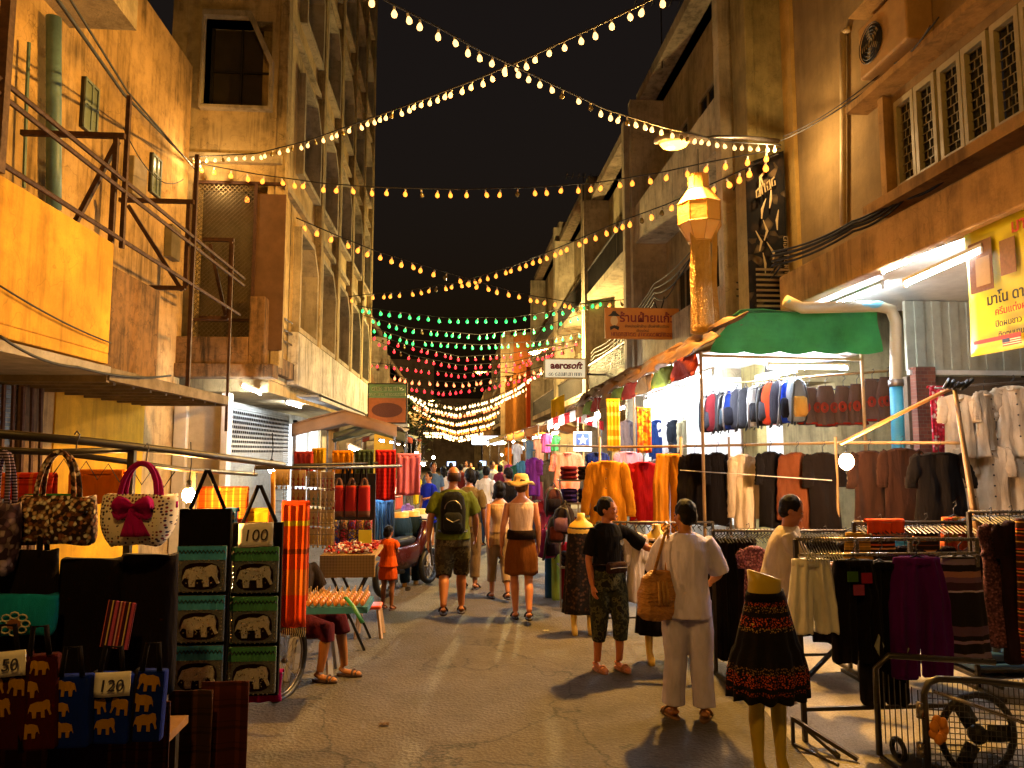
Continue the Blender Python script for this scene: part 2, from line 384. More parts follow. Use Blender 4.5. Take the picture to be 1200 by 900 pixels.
# ================================================================ common materials
m_rust=paint('#4a2d1a',.7,.6,20,.3); m_dark=paint('#1d1712',.6,.4); m_steel=metal('#77706a',.4); m_wood=paint('#8a6233',.7,.4,9); m_black=paint('#0c0b0a',.5,.3)
m_white=paint('#cfc9bd',.5,.2); m_glassd=paint('#10120f',.15,.2); m_wire=paint('#15110d',.7,.2)
m_yel=plaster('#cf9c34',amt=.42,scale=.9); m_old=plaster('#b5945e',amt=.68,scale=1.1); m_old2=plaster('#86755c',amt=.6,scale=1.3); m_grime=plaster('#7a5c3a',amt=1.0,scale=1.8); m_cream=plaster('#a89878',amt=.55)
m_white_wall=plaster('#c9c2b2',amt=.7,scale=1.2)
# ================================================================ LEFT: near building
XL=-4.5
B=thing('old_shophouse','old yellow plastered building on the left with a boxed balcony parapet above a dark shutter','building',(XL,6,0))
b=MB(); b.box(XL-.3,1.5,0,XL,6.5,3.0); b.box(XL-.3,6.5,0,XL,12.1,3.0); b.box(XL-.3,1.5,3.0,XL,12.1,8.3); b.box(XL-.3,1.5,8.3,XL,12.1,8.5); b.build('wall',m_old,B)
b=MB(); y0=AX(62,500,XL).y; b.box(XL+.002,y0,0,XL+.02,10.8,2.8); b.build('ground_floor_wall',plaster('#d8a018',amt=.3,scale=.7),B)
b=MB(); b.box(XL,1.5,2.83,-3.3,7.1,2.93); b.box(-3.42,1.5,2.93,-3.3,7.1,4.0); b.box(XL,7.0,2.93,-3.42,7.1,4.0); b.build('balcony_parapet',m_yel,B,bevel=.012)
b=MB(); b.box(-3.72,7.14,2.95,-3.62,9.0,3.95); b.box(XL,7.14,2.8,-3.62,9.0,2.95); b.build('stained_panel',m_grime,B)
b=MB()
b.box(XL,7.1,2.70,-3.3,10.7,2.74); b.box(-3.36,7.1,2.68,-3.28,10.72,2.80); b.box(XL,7.08,2.66,-3.3,7.14,2.78); b.box(XL,10.66,2.66,-3.3,10.72,2.78)
for i in range(8): b.box(XL,7.35+i*.43,2.655,-3.36,7.4+i*.43,2.70)
b.build('canopy',paint('#6f5c3a',.8,.6,5),B)
b=MB(); b.box(XL,1.5,2.72,-3.25,7.05,2.8); b.build('canopy_board',paint('#8c8272',.7,.5),B)
# projecting slab at the top
b=MB(); p=AX(160,36,-3.75); b.box(XL,3.5,p.z,-3.75,p.y,p.z+.18); b.box(-3.9,3.5,p.z+.18,-3.75,p.y,p.z+.9); b.build('roof_slab',m_cream,B)
b=MB(); b.prism([(-.28,0),(0,0),(0,.03),(-.28,.03)],-1,(0,0,0)); 
def small_window(px0,px1,py0,py1):
    a=AX(px0,py1,XL); c=AX(px1,py0,XL); lo,hi=a.z,c.z-.06; b=MB(); b.box(XL+.002,a.y,lo,XL+.04,c.y,hi); w_=b.build('window',m_dark,B)
    b=MB(); ym=(a.y+c.y)/2
    for yy in(a.y,ym,c.y-.03): b.box(XL+.04,yy,lo,XL+.06,yy+.03,hi)
    for zz in(lo,(lo+hi)/2,hi-.03): b.box(XL+.042,a.y,zz,XL+.058,c.y,zz+.03)
    b.build('frame',paint('#6d7a70',.6,.3),w_)
    b=MB(); b.box(XL+.041,a.y+.04,lo+.04,XL+.045,c.y-.04,hi-.04); b.build('pane',paint('#6f7a66',.35,.3),w_)
small_window(92,112,100,148); small_window(173,186,184,224)
# shutter and board bundle at street level, far left
b=MB()
for i in range(60): b.box(XL+.03,3.0,.05+i*.046,XL+.05,AX(12,500,XL).y,.088+i*.046)
b.build('roller_shutter',paint('#5c5a52',.5,.4,8,.4),B)
b=MB(); q=AX(12,500,XL).y; b.box(XL,q,0,XL+.12,q+.35,2.7); b.build('pillar',m_grime,B)
b=MB()
for i in range(7): b.tube([(XL+.2+.03*i,7.0+.12*i,0),(XL+.12+.02*i,7.05+.12*i,2.65)],.022,6)
b.build('pipe_bundle',m_rust,B)
# iron frame and rails above the parapet
fr=thing('iron_railing_frame','rusty iron rails and triangular brackets over the yellow balcony parapet','railing',(-3.3,7,4.0))
b=MB()
for z in(4.68,4.57): b.tube([(-3.3,2,z),(-3.3,AX(280,500,-3.3).y,z)],.022,6)
b.tube([(-3.3,2,4.08),(-3.3,AX(276,500,-3.3).y,4.08)],.022,6); b.build('rail',m_rust,fr)
for (Y,x0,xv,base) in((7.2,-4.28,-3.38,4.0),(9.1,-4.2,-3.36,4.02),(10.75,-3.75,-3.34,3.95)):
    b=MB(); b.beam((x0,Y,5.12),(-3.3,Y,5.12),.05); b.beam((xv,Y,5.1),(xv,Y,base),.045)
    if Y<8: b.beam((xv,Y+.03,5.08),(xv-.42,Y+.03,4.1),.045)
    else: b.beam((x0+.1,Y+.03,5.06),(xv-.05,Y+.03,4.0),.045); b.beam((x0,Y,base),(xv,Y,base),.05)
    b.build('bracket',m_rust,fr)
for y,z1,z0,w_ in((7.25,5.56,4.0,.04),(9.15,5.75,2.8,.045),(10.7,5.05,2.3,.035),(5.3,6.2,4.0,.07)): b=MB(); b.beam((-3.3,y,z1),(-3.3,y,z0),w_); b.build('post',m_rust,fr)
b=MB(); b.tube([AX(63,y,-4.38) for y in(20,100,180,245)],.075,12); tag(b.build('drain_pipe',paint('#5c7a80',.5,.4),None,True),'thick blue grey drain pipe running down the old plastered wall','pipe')
b=MB(); b.tube([AX(34,50,-4.4),AX(31,120,-4.4),AX(28,220,-4.4)],.02,6); tag(b.build('drain_pipe',paint('#4d6a62',.5,.4)),'thin green grey pipe beside the thick blue pipe','pipe')
def cable(pts,r,label,m=None,sag=0,name='cable',cat='cable',n=16,group=None):
    P=[]
    for a,c in zip(pts,pts[1:]):
        a=Vector(a);c=Vector(c)
        for k in range(n): t=k/n; P.append(a.lerp(c,t)-Vector((0,0,4*sag*t*(1-t))))
    P.append(Vector(pts[-1])); b=MB(); b.tube(P,r,5); return tag(b.build(name,m or m_wire,None,True),label,cat,group)
cable([A(40,-40,5.0),A(145,110,8.0),A(222,190,11.8)],.018,'thick black cable slanting down the wall to the string light hook')
cable([A(58,-40,5.2),A(150,108,8.3),A(230,200,11.9)],.012,'thinner twin cable beside the thick black one on the left wall')
cable([AX(0,335,-3.27),AX(130,402,-3.27)],.008,'sagging brown wire across the yellow parapet',sag=.03)
cable([AX(0,394,-3.25),AX(90,430,-3.25),AX(200,440,-3.26)],.012,'cable drooping along the lower edge of the yellow parapet',sag=.05)
cable([A(145,150,8.5),A(215,210,11.6)],.007,'thin wire looping below the small windows',sag=.3)
# ================================================================ LEFT: tall building
XT=-3.1; YT=12.2; YE=25.0; TOP=21.5
T=thing('tall_building','tall weathered concrete block with chamfered window hoods on the left of the street','building',(XT,18,0))
fl=[3.3+3.05*i for i in range(6)]     # floor levels
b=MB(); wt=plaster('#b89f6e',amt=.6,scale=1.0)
# end wall facing the camera with two openings
xa=-4.9
def endwall(z0,z1,holes):
    x=xa
    for (h0,h1,a,c) in holes:
        b.box(x,YT,z0,h0,YT+.3,z1); b.box(h0,YT,z0,h1,YT+.3,a); b.box(h0,YT,c,h1,YT+.3,z1); x=h1
    b.box(x,YT,z0,XT,YT+.3,z1)
wx0=A(240,80,YT).x; wx1=A(318,80,YT).x; wz0=A(240,128,YT).z; wz1=A(240,22,YT).z
mx0=A(228,300,YT).x; mx1=A(333,300,YT).x; mz0=A(228,410,YT).z; mz1=A(228,216,YT).z
endwall(3.2,7.0,[(mx0,XT-.12,mz0,mz1)]); endwall(7.0,10.2,[(wx0,wx1,wz0,wz1)]); b.box(xa,YT,10.2,XT,YT+.3,TOP)
bays=[(13.7,15.5),(15.9,17.8),(18.2,20.1),(20.5,22.4),(22.8,24.6)]
for i,z in enumerate(fl):
    o0,o1=z+.95,min(z+3.0,TOP)
    b.box(XT-.35,YT+.3,z-.1,XT,YE,o0)           # spandrel
    b.box(XT-.35,YT+.3,o1-.05,XT,YE,min(z+2.95,TOP))if 0 else None
    y=YT+.3
    for (a,c) in bays: b.box(XT-.35,y,o0,XT,a,z+2.95); y=c
    b.box(XT-.35,y,o0,XT,YE,z+2.95)
b.box(-8,YE-.3,3.2,XT-.35,YE,TOP); b.box(-8,YT+.05,3.0,XT-.02,YE,3.2)
b.build('wall',wt,T)
b=MB()
for i,z in enumerate(fl):
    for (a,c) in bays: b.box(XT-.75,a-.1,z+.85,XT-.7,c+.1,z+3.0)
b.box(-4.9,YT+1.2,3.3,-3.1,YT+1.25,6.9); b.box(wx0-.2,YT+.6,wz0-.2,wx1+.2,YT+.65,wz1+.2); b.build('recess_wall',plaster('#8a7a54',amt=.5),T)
b=MB()
for y in [12.32]+[c+.2 for a,c in bays[:-1]]+[YE-.15]: b.box(XT,y-.14,3.4,XT+.16,y+.14,TOP)
b.build('pilaster',plaster('#a08a5e',amt=.8,scale=1.4),T,bevel=.02)
mh=plaster('#a3957a',amt=.5)
for i,z in enumerate(fl):
    for (a,c) in bays:
        if i>4: continue
        o=[(a,z+.95),(c,z+.95),(c,z+2.45),(c-.5,z+2.97),(a,z+2.97)]; cx=(a+c)/2; cz=z+1.95
        inn=[(cx+(u-cx)*.88,cz+(v-cz)*.9) for u,v in o]
        h=MB(); h.ringframe(o,inn,-.5,(XT+.14,0,0),(0,1,0),(0,0,1),(1,0,0)); 
        wn=h.build('window_hood',mh,T)
        p=MB(); p.box(XT-.62,a+.1,z+1.0,XT-.6,c-.1,z+2.5); p.build('pane',m_glassd,wn)
# corner window on the end wall
o=[(wx0-.03,wz0-.02),(wx1+.05,wz0-.02),(wx1+.05,wz1-.75),(wx1-.33,wz1+.1),(wx0-.03,wz1+.1)]
inn=[(wx0,wz0+.03),(wx1,wz0+.03),(wx1,wz1-.85),(wx1-.38,wz1),(wx0,wz1)]
h=MB(); h.ringframe(o,inn,.5,(0,YT-.14,0)); wn=h.build('window_hood',mh,T)
h=MB(); h.box(wx0,YT+.32,wz0,wx1,YT+.34,wz1); h.build('pane',paint('#3d3320',.4,.5,3),wn)
h=MB(); h.box(wx0,YT+.28,wz0,wx0+.05,YT+.32,wz1); h.box(wx0+.5,YT+.28,wz0,wx0+.54,YT+.32,wz1); h.box(wx0,YT+.27,wz0,wx1,YT+.31,wz0+.05);h.box(wx0,YT+.27,(wz0+wz1)/2,wx1,YT+.31,(wz0+wz1)/2+.03); h.build('frame',m_dark,wn)
b=MB(); b.box(xa,YT-.12,6.85,XT+.12,YT,7.0); b.box(xa,YT-.1,9.95,XT+.1,YT,10.1); b.box(XT,YT,6.62,XT+.1,YE,6.74); b.box(XT,YT,9.72,XT+.1,YE,9.8); b.box(XT,YT,12.75,XT+.1,YE,12.85); b.build('ledge',m_cream,T)
# wire mesh screen, board and iron behind it
ms=thing('balcony_screen','diamond wire mesh screen with a brown board closing the corner balcony','screen',(mx0,YT-.05,mz0))
b=MB(); X1=A(299,300,YT).x; st=.075; k=int((X1-mx0+mz1-mz0)/st)
for i in range(k):
    for d in(1,-1):
        u=i*st; x0,z0=(mx0,mz0+u) if d==-1 else (mx0,mz1-u)
        pts=[]
        if d==-1:
            a=Vector((mx0,0,mz0+u)); c=Vector((mx0+u,0,mz0))
            if a.z>mz1: t=a.z-mz1; a=Vector((mx0+t,0,mz1))
            if c.x>X1: t=c.x-X1; c=Vector((X1,0,mz0+t))
        else:
            a=Vector((mx0,0,mz1-u)); c=Vector((mx0+u,0,mz1))
            if a.z<mz0: t=mz0-a.z; a=Vector((mx0+t,0,mz0))
            if c.x>X1: t=c.x-X1; c=Vector((X1,0,mz1-t))
        if (a-c).length>.03: a.y=c.y=YT-.03; b.beam(a,c,.008)
b.build('wire_mesh',metal('#8a7a5a'),ms)
b=MB(); b.box(X1,YT-.04,mz0,A(334,300,YT).x,YT-.02,mz1-.15); b.build('board',paint('#5a3c1c',.8,.4,4),ms)
b=MB(); b.box(X1-.03,YT-.07,mz0,X1+.02,YT-.03,mz1); b.box(mx0-.04,YT-.07,mz0-.05,mx0,YT-.03,mz1+.04); b.box(mx0,YT-.07,mz1,mx1,YT-.03,mz1+.05); b.box(mx0,YT-.07,4.15,X1,YT-.03,4.2); b.box(mx0,YT-.08,3.8,X1,YT-.04,3.86)
b.build('frame',m_rust,ms)
# corner balcony parapet below
cp=thing('corner_balcony','stained concrete corner balcony with slanting iron bars above the shutter','balcony',(XT,13,3.2))
b=MB(); b.box(A(295,400,12.1).x,11.9,3.35,A(313,400,12.1).x,12.19,A(300,350,12.1).z); b.box(-4.7,11.85,3.2,XT+.15,12.19,3.42); b.box(-4.65,11.9,3.42,A(295,400,12.1).x,12.0,3.86); b.box(XT+.02,12.2,3.3,XT+.14,13.4,3.6); b.build('parapet',m_grime,cp,bevel=.015)
b=MB()
for i in range(3): b.tube([(XT-.15,12.0,4.05+.2*i),(XT+.08,13.4,3.95+.2*i)],.018,6)
b.build('rail',m_steel,cp)
b=MB(); b.box(XT+.002,13.4,3.22,XT+.2,YE,4.2); b.build('long_parapet',m_white_wall,cp,bevel=.02)
# ground floor of the tall building
G=thing('ground_floor_shops','row of white lit ground floor shops under the tall concrete block','shop',(-4.3,15,0))
b=MB(); b.box(-4.6,YT+.1,0,-4.4,YE,3.0); b.box(-4.6,12.0,0,A(204,500,12.1).x,12.2,2.95); b.build('wall',plaster('#b9b3a4',amt=.3),G)
b=MB(); b.box(A(206,500,12).x,11.9,0,A(221,500,12).x,12.1,2.9); b.box(A(262,500,12).x,11.85,0,A(270,500,12).x,12.1,2.95); b.build('column',m_white,G,bevel=.01)
b=MB(); b.box(A(221,500,12).x,12.0,0,A(262,500,12).x,12.05,2.9); b.build('panel',paint('#b7ab93',.5,.3),G)
sh0=AX(271,500,-4.25).y if 0 else 12.4
b=MB()
for i in range(64): b.box(-4.12,13.2,.02+i*.045,-4.1-.012*(i%2),18.2,.06+i*.045)
b.build('roller_shutter',paint('#a8aca4',.45,.3,8,.3),G)
b=MB()
for j in range(9):
    for i in range(36): b.box(-4.09,13.4+i*.13+(j%2)*.065,2.0+j*.09,-4.08,13.45+i*.13+(j%2)*.065,2.045+j*.09)
b.build('shutter_holes',m_dark,G)
b=MB(); b.box(-4.3,18.5,.5,-4.05,21.6,2.7); b.build('lit_showcase',glow('#dfe8f0',1.6),G)
b=MB(); b.box(-4.06,18.4,.4,-3.98,18.5,2.8);b.box(-4.06,21.6,.4,-3.98,21.7,2.8);b.box(-4.06,20.0,.4,-3.99,20.06,2.8); b.box(-4.06,18.4,2.7,-3.98,21.7,2.8); b.build('frame',m_white,G)
b=MB(); b.box(XT+.14,13.6,3.02,XT+.6,20.0,3.06); b.box(XT+.55,13.6,2.95,XT+.6,20,3.08); b.build('canopy',paint('#8f8d84',.6,.4),G)
tube_m=glow('#e8f2ff',130); tube_w=glow('#ffd9a0',110)
def fluo(a,c,label,m=None,group='fluorescent tubes over the stalls'):
    a=Vector(a);c=Vector(c); t=thing('fluorescent_lamp',label,'lamp',tuple((a+c)/2),group=group); b=MB(); b.tube([a,c],.019,8); b.build('tube',m or tube_m,t,True)
    d=(c-a).normalized(); b=MB(); b.beam(a-d*.03+Vector((0,0,.045)),c+d*.03+Vector((0,0,.045)),.045,.035); b.beam(a-d*.03,a,.03,.06); b.beam(c,c+d*.03,.03,.06); b.build('fixture',m_white,t); return t
fluo(AX(283,452,-3.3),AX(305,461,-3.3),'short white tube under the slab above the perforated shutter')
fluo(AX(335,472,-3.3),AX(352,477,-3.3),'small white tube past the perforated shutter under the stained parapet')
# awning of white cloth and steel bars
aw=thing('folding_awning','half folded cream awning with steel arms over the lit showcase','awning',(XT,18,2.9))
b=MB(); b.grid(lambda u,v:(XT+.15+v*.75,17.6+u*4.2,2.95-.28*v+.02*math.sin(u*40)),30,6,.02,(0,0,-1)); b.build('canvas',paint('#cfc7a8',.8,.3),aw,True)
b=MB(); b.tube([(XT+.1,17.8,2.3),(XT+.9,17.8,2.62)],.015,6); b.tube([(XT+.1,21.6,2.3),(XT+.9,21.6,2.62)],.015,6); b.tube([(XT+.9,17.5,2.64),(XT+.9,21.9,2.64)],.02,6); b.build('arm',m_steel,aw)
# far left sign box over a yellow board
def P(px,py,Y): return A(px,py,Y)
sg=thing('hanging_sign','square sign box with a green head and brown oval board hung over the lane','sign',tuple(A(454,495,24)))
a=A(432,495,24); c=A(476,451,24)
b=MB(); b.box(a.x-.04,23.9,a.z-.04,c.x+.04,24.15,c.z+.04); b.build('frame',m_dark,sg)
zm=a.z+(c.z-a.z)*.64
b=MB(); b.box(a.x,23.88,a.z,c.x,23.9,zm); b.build('lower_board',paint('#b5602a',.5,.3,10),sg)
b=MB(); b.box(a.x,23.88,zm,c.x,23.9,c.z); b.build('upper_board',paint('#6f8f5c',.5,.3,10),sg)
b=MB(); cx=(a.x+c.x)/2; cz=(a.z+zm)/2; b.prism([(cx+.5*math.cos(t*PI/12),cz+.24*math.sin(t*PI/12)) for t in range(24)],-.01,(0,23.88,0)); b.build('oval',paint('#6a3018',.6,.4,30),sg)
scribble(sg,(cx-.5,23.87,zm+.24),(1,0,0),(0,0,1),1.0,.12,paint('#c8c49a',.6,.1)); scribble(sg,(cx-.6,23.87,zm+.07),(1,0,0),(0,0,1),1.2,.09,paint('#c8c49a',.6,.1))
b=MB(); b.box(a.x-.06,23.8,a.z-.14,c.x+.1,24.2,a.z-.05); b.build('bottom_ledge',m_white,sg)
a=A(438,530,24.3); c=A(463,498,24.3); b=MB(); b.box(a.x,24.3,0,c.x,24.36,c.z); 
b.build; tag(b.build('yellow_board',paint('#e8b010',.5,.1)),'plain bright yellow board standing below the square sign box','board')
# ================================================================ LEFT: lower far buildings
def simple_block(label,x0,x1,Y0,Y1,top,m,face,levels,par=.0,name='shophouse',ww=.9):
    """row house; face=+1 street side is x1 (left row), -1 street side is x0 (right row)"""
    t=thing(name,label,'building',((x0+x1)/2,Y0,0)); b=MB(); b.box(x0,Y0,3.1,x1,Y1,top); b.box(x0 if face>0 else x0+.9,Y0,0,x1-.9 if face>0 else x1,Y1,3.1); b.build('wall',m,t)
    X=x1 if face>0 else x0; s=face
    for z in levels:
        b=MB(); b.box(X,Y0+.05,z-.15,X+s*.75,Y1-.05,z); b.box(X+s*.68,Y0+.05,z,X+s*.75,Y1-.05,z+.75 if par else z+.06); b.build('balcony',plaster('#b4a484',amt=.6),t)
        if not par:
            b=MB(); y=Y0+.1
            while y<Y1-.1: b.box(X+s*.70,y,z+.06,X+s*.72,y+.025,z+.85); y+=.14
            b.box(X+s*.69,Y0+.05,z+.82,X+s*.74,Y1-.05,z+.87); b.build('railing',m_dark,t)
        y=Y0+.5
        while y+ww<Y1-.2:
            w_=MB(); w_.box(X+s*.01,y,z+.7,X+s*.05,y+ww,z+2.0); wo=w_.build('window',m_glassd,t)
            w_=MB(); w_.ringframe([(y-.05,z+.65),(y+ww+.05,z+.65),(y+ww+.05,z+2.05),(y-.05,z+2.05)],[(y+.02,z+.72),(y+ww-.02,z+.72),(y+ww-.02,z+1.98),(y+.02,z+1.98)],s*.09,(X,0,0),(0,1,0),(0,0,1),(1,0,0)); w_.box(X+s*.05,y+ww/2-.02,z+.7,X+s*.08,y+ww/2+.02,z+2); w_.build('frame',paint('#8c7a58',.6,.3),wo); y+=ww+.75
    b=MB(); b.box(x0-.2 if face<0 else x0,Y0,top,x1+(.5 if face>0 else 0),Y1,top+.2); b.box(X-.0,Y0,top,X+s*.6,Y1,top+.25) ; b.build('roof_edge',m_old2,t)
    for y in(Y0+.12,Y1-.12):
        b=MB(); b.box(X,y-.12,0,X+s*.82,y+.12,top); b.build('fin_wall',plaster('#a8987a',amt=.5),t)
    return t
simple_block('low brown shophouse just past the tall block on the left',-9,-4.0,25.2,33,7.2,plaster('#8e6c48',amt=.5),1,[3.6])
simple_block('dim tin roofed shophouse farther along the left side of the lane',-9,-3.9,33.2,46,6.4,plaster('#80664a',amt=.5),1,[3.4])
simple_block('farthest pale shophouse on the left side of the lane',-10,-4.2,46.2,70,6.0,plaster('#93836a',amt=.4),1,[3.3])
b=MB()
for i in range(9): b.tube([(-3.9,26+i*.35,6.6),(-3.2,26+i*.35,4.6)],.03,5)
tag(b.build('awning_frame',metal('#a08060')),'bare slanting tin strips over the square sign box','awning')
# ================================================================ RIGHT: near building
XR=5.0; XB=4.5
m_rw=plaster('#957a4c',amt=.2,scale=.7); m_rb=plaster('#b08648',amt=.5,scale=1.1)
Q=thing('corner_shophouse','tan right hand building with a row of white framed grille windows over a lit shop','building',(XR,7,0))
yn,yf=1.0,10.3
b=MB(); z0,z1=4.45,9.6
wy=[(AX(p,100,XR).y) for p in(1050,1112,1113,1178,1180)]; wlo=4.94; whi=6.02
Wy1=AX(1050,200,XR).y; Wy0=2.4
b.box(XR,yn,z0,XR+.25,yf,wlo); b.box(XR,yn,whi,XR+.25,yf,z1); b.box(XR,Wy1,wlo,XR+.25,yf,whi); b.box(XR,yn,wlo,XR+.25,Wy0,whi); b.box(9,yn,0,9.2,yf,z1); b.build('wall',m_rw,Q)
b=MB(); b.box(XB,yn,3.97,XB+.2,9.7,4.45); b.box(XB+.2,yn,4.3,XR+.25,9.7,4.45); b.build('beam',m_rb,Q,bevel=.02)
b=MB(); b.box(XB+.2,yn,4.0,9,9.7,4.1); b.build('soffit',paint('#d8d4ca',.6,.2),Q)
b=MB(); b.box(XR-.28,yn,6.12,XR,8.2,6.2); b.prism([(0,6.2),(-.28,6.2),(0,6.34)],7.2,(XR,yn,0),(1,0,0),(0,0,1),(0,1,0)); b.build('window_hood',m_rb,Q)
b=MB(); b.box(XR-.3,yn,4.72,XR,Wy1+.2,4.84); b.box(XR-.12,Wy1,4.84,XR,Wy1+.1,6.1); b.build('window_ledge',m_rb,Q)
# sashes with latticed grilles
sw=(Wy1-AX(1200,200,XR).y)/5.3; y=Wy1-.04; fm=paint('#a89a72',.5,.3)
k=0
while y-sw>Wy0:
    b=MB(); b.ringframe([(y,wlo+.02),(y-sw,wlo+.02),(y-sw,whi-.02),(y,whi-.02)],[(y-.05,wlo+.09),(y-sw+.05,wlo+.09),(y-sw+.05,whi-.09),(y-.05,whi-.09)],.06,(XR-.02,0,0),(0,1,0),(0,0,1),(1,0,0)); wo=b.build('window',fm,Q)
    b=MB(); b.box(XR+.05,y-.06,wlo+.1,XR+.06,y-sw+.06,whi-.1); b.build('pane',paint('#1e1c10',.2,.3),wo)
    b=MB(); ww=sw-.10; yy=y-.05; c3=ww/3
    nr_=9; hh=(whi-wlo-.2)/nr_
    for r_ in range(nr_+1):
        zz=wlo+.1+r_*hh; b.box(XR+.022,yy,zz-.004,XR+.03,yy-ww,zz+.004)
        if r_<nr_:
            for q in((.33,.66) if r_%2 else (.5,)): b.box(XR+.0215,yy-ww*q-.004,zz,XR+.0295,yy-ww*q+.004,zz+hh)
    b.build('grille',paint('#8a7c54',.5,.3),wo); k+=1; y-=sw+(.015 if k%2 else .05)
# end pillar
b=MB(); b.box(4.35,yf-.05,0,4.5,yf+.5,14); b.box(4.5,yf,3.97,XR+.3,yf+.5,14); b.build('end_pillar',plaster('#9c8c58',amt=.4),Q,bevel=.02)
b=MB(); b.box(XR-.06,yf-.3,4.45,XR,yf-.001,14); b.build('corner_strip',plaster('#c09a50',amt=.2),Q)
b=MB(); b.tube([AX(988,y,XR-.06) for y in(38,120,200,265)],.04,10); b.tube([AX(988,38,XR-.06),AX(996,34,XR-.02)],.04,8); tag(b.build('drain_pipe',paint('#c0a878',.5,.3),None,True),'cream pipe running down the tan wall left of the grille windows','pipe')
ac=thing('air_conditioner','old air conditioner unit with a round fan guard set on the tan wall','air conditioner',tuple(AX(1028,90,XR-.15)))
a=AX(1008,95,XR-.3); c=AX(1062,20,XR-.3); b=MB(); b.box(XR-.3,c.y,a.z,XR,a.y,a.z+.62); b.build('casing',paint('#b0884c',.6,.3),ac,bevel=.02)
cyy,czz=a.y-.27,a.z+.31
b=MB()
for r_ in(.06,.1,.14,.18,.22): b.tube([(XR-.325,cyy+r_*math.cos(t*PI/10),czz+r_*math.sin(t*PI/10)) for t in range(20)],.006,4,True)
b.build('fan_guard',m_dark,ac)
b=MB(); b.lathe([(.001,0),(.21,0),(.21,.01),(.001,.01)],n=20); b.v=[(XR-.305-v[2],cyy+v[0],czz+v[1]) for v in b.v]; b.build('fan_opening',m_black,ac)
b=MB()
for t in range(5):
    an=t*2*PI/5; b.obox((XR-.318,cyy+.1*math.cos(an),czz+.1*math.sin(an)),(.006,.15,.06),Matrix.Rotation(an,3,'X'))
b.build('fan_blade',paint('#8c7a50'),ac)
b=MB(); b.prism([(0,0),(-.45,0),(0,.3)],.95,(XR,c.y-.1,czz+.42),(1,0,0),(0,0,1),(0,1,0)); b.build('ac_hood',m_rb,Q)
# cables over the beam
for i,(o1,o2,rr) in enumerate(((0,0,.022),(6,4,.02),(11,9,.016),(-5,-3,.015))):
    cable([A(905,300+o1,9.4),A(1000,262+o2,8.0),A(1060,222+o1,7.3),A(1120,190+o2,6.6),A(1240,125+o1,5.6)],rr,['thickest black cable sagging along the beam of the tan building','second black cable bundled under the thickest one on the beam','thin lower cable bundled along the beam','thin upper cable bundled along the beam'][i],sag=.06)
cable([A(915,165,9.3),A(1030,95,7.6),A(1100,20,6.4)],.009,'thin wire rising from the string light hook past the air conditioner',sag=.05)
cable([A(918,160,9.3),A(1045,75,7.5),A(1090,30,6.4)],.007,'second thin wire rising past the air conditioner',sag=.08)
b=MB(); p=A(1135,230,6.35); b.obox(p,(.22,.12,.035)); tag(b.build('wall_lamp',m_dark),'small unlit flat lamp fitting on the face of the beam','lamp')
# poster tubes below the slab
fluo(A(1062,333,6.9)-Vector((.0,0,.0)),A(1150,294,5.9),'long bright tube nearest the yellow poster',tube_m)
fluo(A(1035,318,7.4),A(1148,270,6.05),'bright tube behind the one nearest the yellow poster',tube_m)
fluo((4.95,8.0,3.93),(4.95,9.2,3.93),'third tube under the slab over the blue pipe',tube_m)
# shop interior at right : partition facing the street end
IN=thing('shop_partition','ribbed grey metal partition with a brick pier behind the yellow poster','wall',(6.5,9,0))
b=MB(); y=9.0; x=A(1064,430,9).x
a=A(1058,430,9); zt=3.99; zb=A(1058,434,9).z
i=0
while x<8.9: b.box(x,y-.02*(i%2),zb,x+.12,y+.05,zt); x+=.12; i+=1
b.build('ribbed_sheet',paint('#a8a48e',.5,.3,4,.2),IN)
b=MB(); b.box(A(1062,430,9).x,8.93,zb-.06,9,8.99,zb); b.build('rail',m_white,IN)
b=MB(); b.box(A(1062,430,9).x,9.0,0,9,9.1,zb-.08); b.build('back_board',paint('#5c4a36',.8,.4,3),IN)
b=MB(); q=A(1074,500,8.9).x; b.box(q,8.86,0,q+.27,8.985,3.1); b.build('brick_pier',bricks(),IN,bevel=.004)
# yellow poster
YP=thing('poster_banner','yellow hanging shop banner with red and black writing and a small striped flag','banner',(4.6,6,2.88))
pf=AX(1131,300,4.6).y; pn=pf-1.92; lo,hi=AX(1155,415,4.6).z,AX(1131,272,4.6).z
b=MB(); b.grid(lambda u,v:(4.6+.015*math.sin(v*3+u*5),pf+(pn-pf)*u,lo+(hi-lo)*v),20,10,.006,(1,0,0)); b.build('sheet',paint('#d7c80f',.4,.05,3),YP,True)
red=paint('#c0280c',.5,.05); blk=paint('#161208',.5,.05); X_=4.575
UY=(0,-1,0)
zz_=lambda z: lo+(z-2.88)*(hi-lo)/1.09
def pt(bd,py_,z,size,m,**k): text(bd,size,m,YP,(X_,py_,zz_(z)),UY,(0,0,1),**k)
pt('มาโน ดาร์ค',pf-.92,3.84,.155,red,bold=.003); pt('แชมพู',pf-.95,3.68,.11,blk); pt('ผสมว่านหางจระเข้',pf-1.05,3.57,.09,blk)
pt('มาโน ดาร์ค แชมพู',pf-.72,3.31,.13,blk,bold=.002); pt('ครีมแต่งผม',pf-.55,3.2,.085,red); pt('ปิดผมขาว เป็นธรรมชาติ',pf-.7,3.1,.075,blk); pt('ติดทนนาน ไม่ทำให้ผมเสีย',pf-.72,3.01,.07,blk)
b=MB(); b.box(X_-.004,pf-.08,3.40,X_+.0,pf-.36,3.85); b.build('product_picture',paint('#7a4a28',.5,.4,30),YP)
b=MB(); b.box(X_-.006,pf-.16,3.45,X_-.004,pf-.33,3.7); b.build('product_label',paint('#b89c74',.5,.2),YP)
